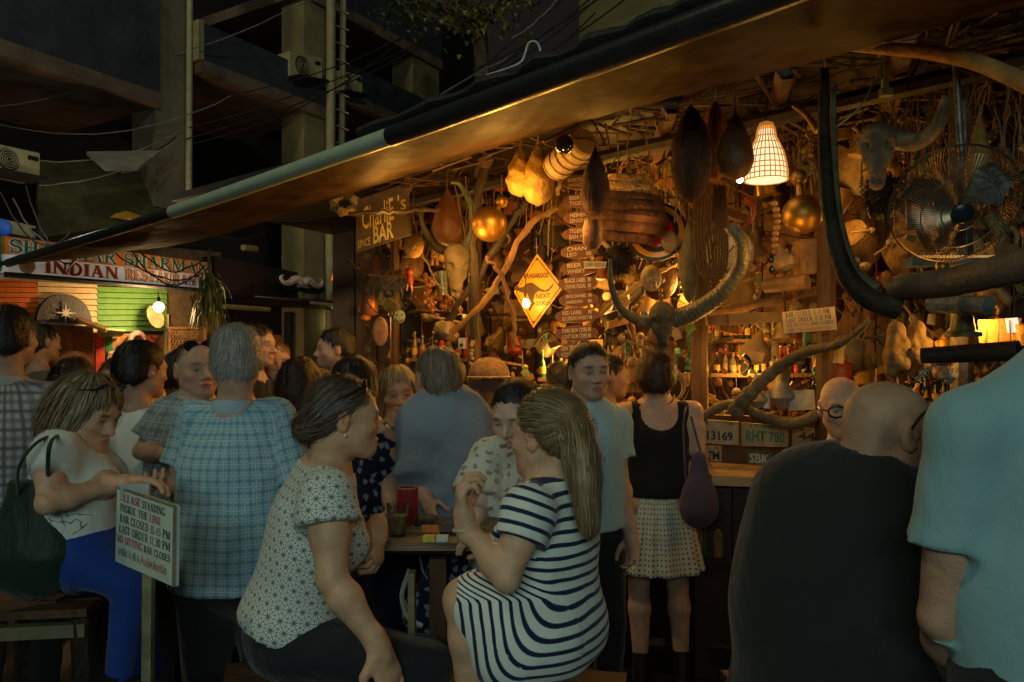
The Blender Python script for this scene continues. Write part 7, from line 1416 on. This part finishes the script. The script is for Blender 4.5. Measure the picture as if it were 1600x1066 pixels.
# banknotes and cards under the roof
NT = [mat('note_green', (.34, .36, .16), .8, var=.3, scale=30), mat('note_tan', (.46, .32, .14), .8, var=.3, scale=30), mat('note_red', (.40, .14, .08), .8, var=.3, scale=30)]
for k in range(46):
    x, y = rr.uniform(985, 1100), rr.uniform(222, 305)
    if k > 22: x, y = rr.uniform(700, 1330), rr.uniform(300, 560)
    d = DR(x)*1.12; c = P(x, y, d); a = rr.uniform(-.4, .4) if k > 22 else .12; u_ = np.array([math.cos(a), rr.uniform(-.3, .3), math.sin(a)]); w_ = np.array([-math.sin(a), 0, math.cos(a)]); o = part('card', MB().slab([c-u_*.05+w_*.03, c+u_*.05+w_*.03, c+u_*.05-w_*.03, c-u_*.05-w_*.03], .002), NT[k % 3], None, False)
    tag(o, place(['greenish', 'tan', 'reddish'][k % 3]+' pinned card', x, y), 'card', 'notes and cards pinned up in the bar')
# many small hanging curios
KM = [BONE, BRASS, GOURD, STRAW, WOOD2, HORN, GOURDT, IRON, mat('teal_paint', (.05, .16, .14), .5), mat('bone_white', (.30, .24, .15), .7), mat('dark_red_bead', (.22, .03, .02), .4)]
KN = ['bone', 'brass', 'brown gourd', 'straw', 'wood', 'horn', 'tan comb', 'iron', 'teal painted', 'white bone', 'red']
def curio(k, x, y, d, sz):
    c = P(x, y, d); m = KM[k % 11]; s_ = sz*d/FPX; f = rr.integers(0, 8); mb = MB()
    if f == 0: mb.lathe([(s_*.2, -s_), (s_*.8, -s_*.7), (s_*.9, -s_*.2), (s_*.3, s_*.5), (s_*.1, s_)], c, nv(rr.normal(0, .2, 3)+UP), 10, wob=.04); nm = 'pendant'
    elif f == 1: mb.tube(bez([c+UP*s_, c+np.array([s_*.6, 0, s_*.4]), c+np.array([s_*.5, 0, -s_*.5]), c+np.array([-s_*.3, 0, -s_*1.1])], 14), np.linspace(s_*.28, s_*.05, 14), 8); nm = 'small_horn'
    elif f == 2: mb.lathe([(s_*.8, -s_*.6), (s_*.75, -s_*.4), (s_*.5, s_*.3), (s_*.2, s_*.6), (s_*.05, s_*.65)], c, UP, 12); nm = 'little_bell'
    elif f == 3: mb.ball(c, s_*.7, 10, (1, .6, 1.25)); mb.ball(c+np.array([0, -s_*.35, -s_*.1]), s_*.2, 6); nm = 'small_mask'
    elif f == 4:
        for q in range(6): mb.ball(c+UP*s_*(.9-q*.35)+rr.normal(0, s_*.06, 3), s_*.2, 8)
        nm = 'bead_string'
    elif f == 5: a = rr.uniform(0, 3); v = np.array([math.cos(a), .2, math.sin(a)]); mb.tube([c-v*s_*1.3, c+v*s_*.9], [s_*.10, s_*.13], 6); mb.tube([c+v*s_*.9, c+v*s_*1.3], [s_*.3, s_*.22], 8); nm = 'carved_stick'
    elif f == 6: mb.lathe([(s_*.3, -s_), (s_*.55, -s_*.9), (s_*.5, 0), (s_*.55, s_*.3), (s_*.4, s_*.35)], c, nv(rr.normal(0, .3, 3)+UP), 12); nm = 'cup'
    else:
        mb.ball(c+UP*s_*.55, s_*.38, 8); mb.tube([c+UP*s_*.3, c-UP*s_*.5], [s_*.3, s_*.38], 8); mb.tube([c+np.array([s_*.15, 0, -s_*.5]), c+np.array([s_*.25, 0, -s_*1.1])], s_*.13, 6); mb.tube([c+np.array([-s_*.15, 0, -s_*.5]), c+np.array([-s_*.25, 0, -s_*1.1])], s_*.13, 6); nm = 'figurine'
    if rr.random() < .5: mb.tube([c+UP*s_*.8, c+UP*s_*(1.8+rr.random()*2)], .002, 4)
    o = part(nm, mb, m); tag(o, place('%s %s' % (KN[k % 11], nm.replace('_', ' ')), x, y), nm.replace('_', ' '), 'small %ss crowding the bar' % nm.replace('_', ' ')); return o
for k in range(285):
    while True:
        x, y = rr.uniform(565, 1600), rr.uniform(190, 640)
        if y > 310-(x-560)*.27 and not (795 < x < 940 and 275 < y < 520): break
        if x > 1340 and rr.random() < .6: continue
    curio(k, x, y, DR(x)+rr.uniform(-.30, .7), rr.uniform(7, 14) if k < 110 else rr.uniform(14, 28))
# uncountable mass: twigs, roots, shards
def mass(name, m, n, lab, cat, fn, box=(560, 1620, 170, 660)):
    mb = MB()
    for k in range(n):
        x, y = rr.uniform(box[0], box[1]), rr.uniform(box[2], box[3])
        if y < 290-(x-560)*.25: continue
        fn(mb, P(x, y, DR(x)*rr.uniform(1.02, 1.24)))
    o = part(name, mb, m); tag(o, lab, cat); o['kind'] = 'stuff'
def twig(mb, c): v = rr.normal(0, 1, 3)*np.array([1, .3, 1.3]); v = nv(v)*rr.uniform(.05, .22); mb.tube(noisepath(c-v, c+v, 6, .02), rr.uniform(.002, .007), 5)
def shard(mb, c): a = rr.uniform(0, 3.1); s_ = rr.uniform(.008, .035); mb.box(c, (s_*2, .01, s_*rr.uniform(.4, 1.6)), np.stack([np.array([math.cos(a), .1, math.sin(a)]), np.array([0, 1, 0.]), np.array([-math.sin(a), 0, math.cos(a)])]))
def blob(mb, c): mb.ball(c, rr.uniform(.010, .035), 7, (1, .8, rr.uniform(.6, 1.6)))
mass('twig_tangle', WOOD2, 150, 'tangle of brown twigs and roots filling the back of the bar', 'twigs', twig); mass('pale_twig_tangle', STRAW, 70, 'tangle of pale dry stalks among the curios', 'stalks', twig); mass('black_twig_tangle', WOODB, 200, 'black roots and wires between the curios', 'roots', twig)
for nm, m, n, lab in (('wood_scraps', WOOD2, 200, 'brown scraps of wood packed behind the curios'), ('yellow_scraps', GOURDT, 110, 'yellow tan scraps packed behind the curios'), ('cream_scraps', KM[9], 45, 'cream paper and bone scraps behind the curios'), ('red_scraps', KM[10], 90, 'dark red scraps behind the curios'), ('green_scraps', mat('moss_green', (.12, .14, .04), .7), 120, 'mossy green scraps behind the curios')): mass(nm, m, n, lab, 'scraps', shard)
for nm, m, n, lab in (('brown_lumps', GOURD, 240, 'brown dried fruits and lumps behind the curios'), ('brass_lumps', BRASS, 110, 'brass balls and bells behind the curios'), ('stone_lumps', HORN, 200, 'grey shells and stones behind the curios'), ('bottle_lumps', GB[3], 120, 'dark glass lumps behind the curios')): mass(nm, m, n, lab, 'trinkets', blob)
mb = MB()
for k in range(260): x = rr.uniform(600, 1650); a = P(x, 0, DR(x)*rr.uniform(.9, 1.15)); a[2] = 2.78; mb.tube(noisepath(a, a-UP*rr.uniform(.08, .5)+rr.normal(0, .05, 3), 5, .02), rr.uniform(.002, .005), 4)
o = part('hanging_fibres', mb, ROPE); tag(o, 'strings and dry fibres hanging from the bar ceiling', 'fibres'); o['kind'] = 'stuff'
mb = MB()
for k in range(500): x = rr.uniform(620, 1650); a = P(x, 0, DR(x)*rr.uniform(.8, 1.25)); a[2] = 2.83+rr.uniform(-.06, .03); v = nv(rr.normal(0, 1, 3)*np.array([1, 1, .25]))*rr.uniform(.05, .2); mb.tube([a-v, a+v], rr.uniform(.003, .010), 4)
o = part('roof_thatch', mb, WOOD); tag(o, 'rough sticks and thatch under the bar roof', 'thatch'); o['kind'] = 'stuff'
# ------------------------------------------------------------------ table, stools, bags, small things up front
tb = thing('bar_table', P(668, 1080, 2.45), 'small wooden high table with worn plank top between the two seated women', 'table'); tz = P(668, 828, 2.45)[2]; TW = mat('worn_table_wood', (.16, .12, .07), .5, var=.4, scale=8, bump=.3, stretch=(.5, 3, 3)); tc = np.array([-.25, 2.47, tz])
for k in range(5): part('plank', MB().box(tc+np.array([0, -.16+.08*k, -.011]), (.44, .077, .022)), TW, tb, False)
part('apron', MB().box(tc-UP*.035, (.30, .26, .024)), WOODB, tb, False)
for q in (-1, 1): part('leg', MB().box(np.array([tc[0]+q*.03-.005, tc[1]-.12+.08*q, tz/2-.04]), (.05 if q > 0 else .018, .045, tz-.08)), WOOD if q > 0 else mat('pale_edge_wood', (.26, .20, .10), .6), tb, False)
part('foot', MB().box(np.array([tc[0], tc[1]-.08, .03]), (.42, .42, .04)), WOODB, tb, False)
def top(px, dy, h=0): return np.array([(px-800)/FPX*(tc[1]+dy), tc[1]+dy, tz+h])
t = thing('red_cooler', top(637, .06), 'red insulated can holder on the table', 'can holder'); part('sleeve', MB().lathe([(.030, 0), (.033, .01), (.033, .115), (.028, .117), (.028, .02)], top(637, .06), UP, 20), mat('red_foam', (.28, .018, .015), .7), t); part('rim', MB().tube([top(637, .06, .117)+np.array([math.cos(a)*.031, math.sin(a)*.031, 0]) for a in np.linspace(0, 2*math.pi, 20)], .003, 5), STRAW, t)
GL_ = mat('drink_glass', (.8, .85, .8), .05, bump=0, trans=1, spec=.6)
t = thing('beer_glass', top(618, -.12), 'clear tumbler with pale drink by the blouse woman', 'glass'); part('glass', MB().lathe([(.026, 0), (.033, .095), (.031, .095), (.024, .006)], top(621, -.10), UP, 20), GL_, t); part('drink', MB().lathe([(.0235, .008), (.028, .06), (.001, .061)], top(621, -.10), UP, 16), mat('pale_beer', (.30, .26, .12), .2, bump=0), t)
t = thing('ashtray', top(662, 0), 'low clear glass ashtray on the table', 'ashtray'); part('bowl', MB().lathe([(.035, 0), (.045, .032), (.040, .032), (.032, .008), (.002, .007)], top(663, .02), UP, 18), GL_, t)
t = thing('cigarette_pack', top(690, -.08), 'yellow and white cigarette pack on the table edge', 'pack'); part('carton', MB().box(top(675, -.17, .008), (.050, .03, .016)), mat('yellow_card', (.6, .55, .05), .5, bump=0), t, False); part('flap', MB().box(top(691, -.17, .008), (.034, .0305, .0155)), mat('white_card2', (.55, .62, .6), .5, bump=0), t, False); part('stripe', MB().box(top(681, -.17, .009), (.004, .031, .0165)), RD, t, False)
tag(part('orange_lighter', MB().box(top(672, -.06, .012), (.05, .014, .02)), mat('orange_plastic', (.6, .16, .03), .4, bump=0), None, False), 'orange lighter beside the ashtray', 'lighter'); tag(part('phone', MB().box(top(708, -.04, .006), (.07, .12, .009)), BLACKP, None, False), 'dark phone lying on the table by the raised hand', 'phone')
def bag(name, c, w, h, d, m, lab, strap, sm, trim=None):
    t = thing(name, c-UP*h/2, lab, 'bag'); F = F3(c-np.array([w, w, h])*.8-.05, c+np.array([w, w, h])*.8+.05, .011); F.ell(c-UP*h*.2, (w*.48, d/2, h*.30), None, .05); F.ecap(c+UP*h*.36, c-UP*h*.25, w*.26, w*.47, np.eye(3), d/w, .06); F.plane(c+UP*h*.5, UP); F.wrinkle(.012, 4, 20); fmesh(F, 'pouch', m, t, {'uvw': ('FLOAT_VECTOR', lambda V: np.stack([V[:, 0], V[:, 2], V[:, 1]*0], 1))})
    for s_ in strap: part('strap', MB().tube(bez(s_, 18), .0055, 8, flat=.6), sm, t)
    if trim: part('trim', MB().tube(bez(trim, 20), .008, 6), mat('white_piping', (.5, .55, .5), .6), t)
    return t
PUR = fabric('purple_cloth', 'solid', (.075, .055, .09)); d = 3.66
bag('shoulder_bag', P(1092, 762, d), .165, .36, .09, PUR, 'dusky purple shoulder bag hanging at the black top woman’s right side', [[P(1074, 628, 3.86), P(1068, 660, 3.70), P(1070, 720, d), P(1072, 750, d)], [P(1074, 628, 3.9), P(1085, 670, 3.75), P(1098, 720, d), P(1104, 745, d)]], PUR)
GRN = fabric('dark_green_leather', 'solid', (.012, .030, .018), rough=.4); d = 2.12
bag('green_handbag', P(48, 828, d), .26, .28, .14, GRN, 'large dark green handbag hanging beside the jeans woman', [[P(108, 672, 2.2), P(60, 690, 2.02), P(30, 730, 2.0), P(28, 780, d-.02)], [P(108, 672, 2.25), P(80, 690, 2.0), P(75, 740, 2.02), P(78, 780, d)]], GRN)
NF = fabric('navy_print_bag', 'blobs', (.012, .018, .045), (.30, .38, .40), sc=.6); bag('printed_bag', P(700, 930, 2.62), .30, .26, .12, NF, 'navy bag with small white prints hanging under the table', [[P(655, 860, 2.6), P(660, 890, 2.6), P(668, 905, 2.6)]], NF, [P(640, 890, 2.55), P(628, 930, 2.55), P(638, 965, 2.55), P(660, 978, 2.55)])
tag(part('phone', MB().box(P(212, 768, 2.10), (.075, .012, .04)), mat('pale_phone', (.4, .45, .45), .3, bump=0), None, False), 'pale phone in the hands of the seated jeans woman', 'phone')
SW_ = mat('pale_stool_wood', (.15, .13, .07), .6, var=.3, scale=7, bump=.3)
def stool(c, w, hgt, lab, m=SW_, rot=.15):
    t = thing('bar_stool', (c[0], c[1], 0), lab, 'stool', 'high wooden stools'); ax = np.stack([np.array([math.cos(rot), math.sin(rot), 0]), np.array([-math.sin(rot), math.cos(rot), 0]), UP]); z = hgt
    for k in range(3): part('seat_plank', MB().box(np.array([c[0], c[1], z])+ax[1]*(k-1)*w/3, (w, w/3-.008, .022), ax), WOOD, t, False)
    for i in (-1, 1):
        part('rail', MB().box(np.array([c[0], c[1], z-.05])+ax[1]*i*w*.42, (w*.95, .03, .035), ax), m, t, False)
        part('foot_rail', MB().box(np.array([c[0], c[1], .24])+ax[1]*i*w*.5, (w*1.1, .03, .05), ax), m, t, False); part('side_rail', MB().box(np.array([c[0], c[1], .32])+ax[0]*i*w*.5, (.03, w*1.0, .05), ax), WOODB, t, False)
        for j in (-1, 1): a = np.array([c[0], c[1], z-.02])+ax[0]*i*w*.40+ax[1]*j*w*.40; b = np.array([c[0], c[1], 0])+ax[0]*i*w*.54+ax[1]*j*w*.54; part('leg', MB().tube([a, b], .024, 4), WOODB, t)
stool(P(78, 0, 2.28), .30, .93, 'wooden stool with pale rails under the jeans woman'); stool(P(452, 0, 2.16), .34, .74, 'dark stool under the star print blouse woman', WOOD, .3); stool(P(868, 0, 2.02), .34, .76, 'dark stool under the striped dress woman', WOOD, -.2); stool(P(1290, 0, 1.9), .38, .80, 'dark stool under the leaning bald man', WOOD, .1)
t = thing('bottle_crate', P(1130, 900, 4.0), 'dark crate holding empty green bottles under the counter', 'crate'); cc = np.array([P(1130, 840, 3.95)[0], 3.97, .62])
part('tray', MB().box(cc, (.34, .16, .03)), WOODB, t, False)
for k in range(6): part('bottle', MB().lathe([(.028, 0), (.030, .01), (.030, .12), (.012, .17), (.011, .21)], cc+np.array([-.13+.052*k, -.02+.02*(k % 2), .015]), UP, 12), GB[0] if k % 2 else GB[2], t)
part('leg', MB().box(cc-UP*.31, (.30, .12, .60)), WOODB, t, False)
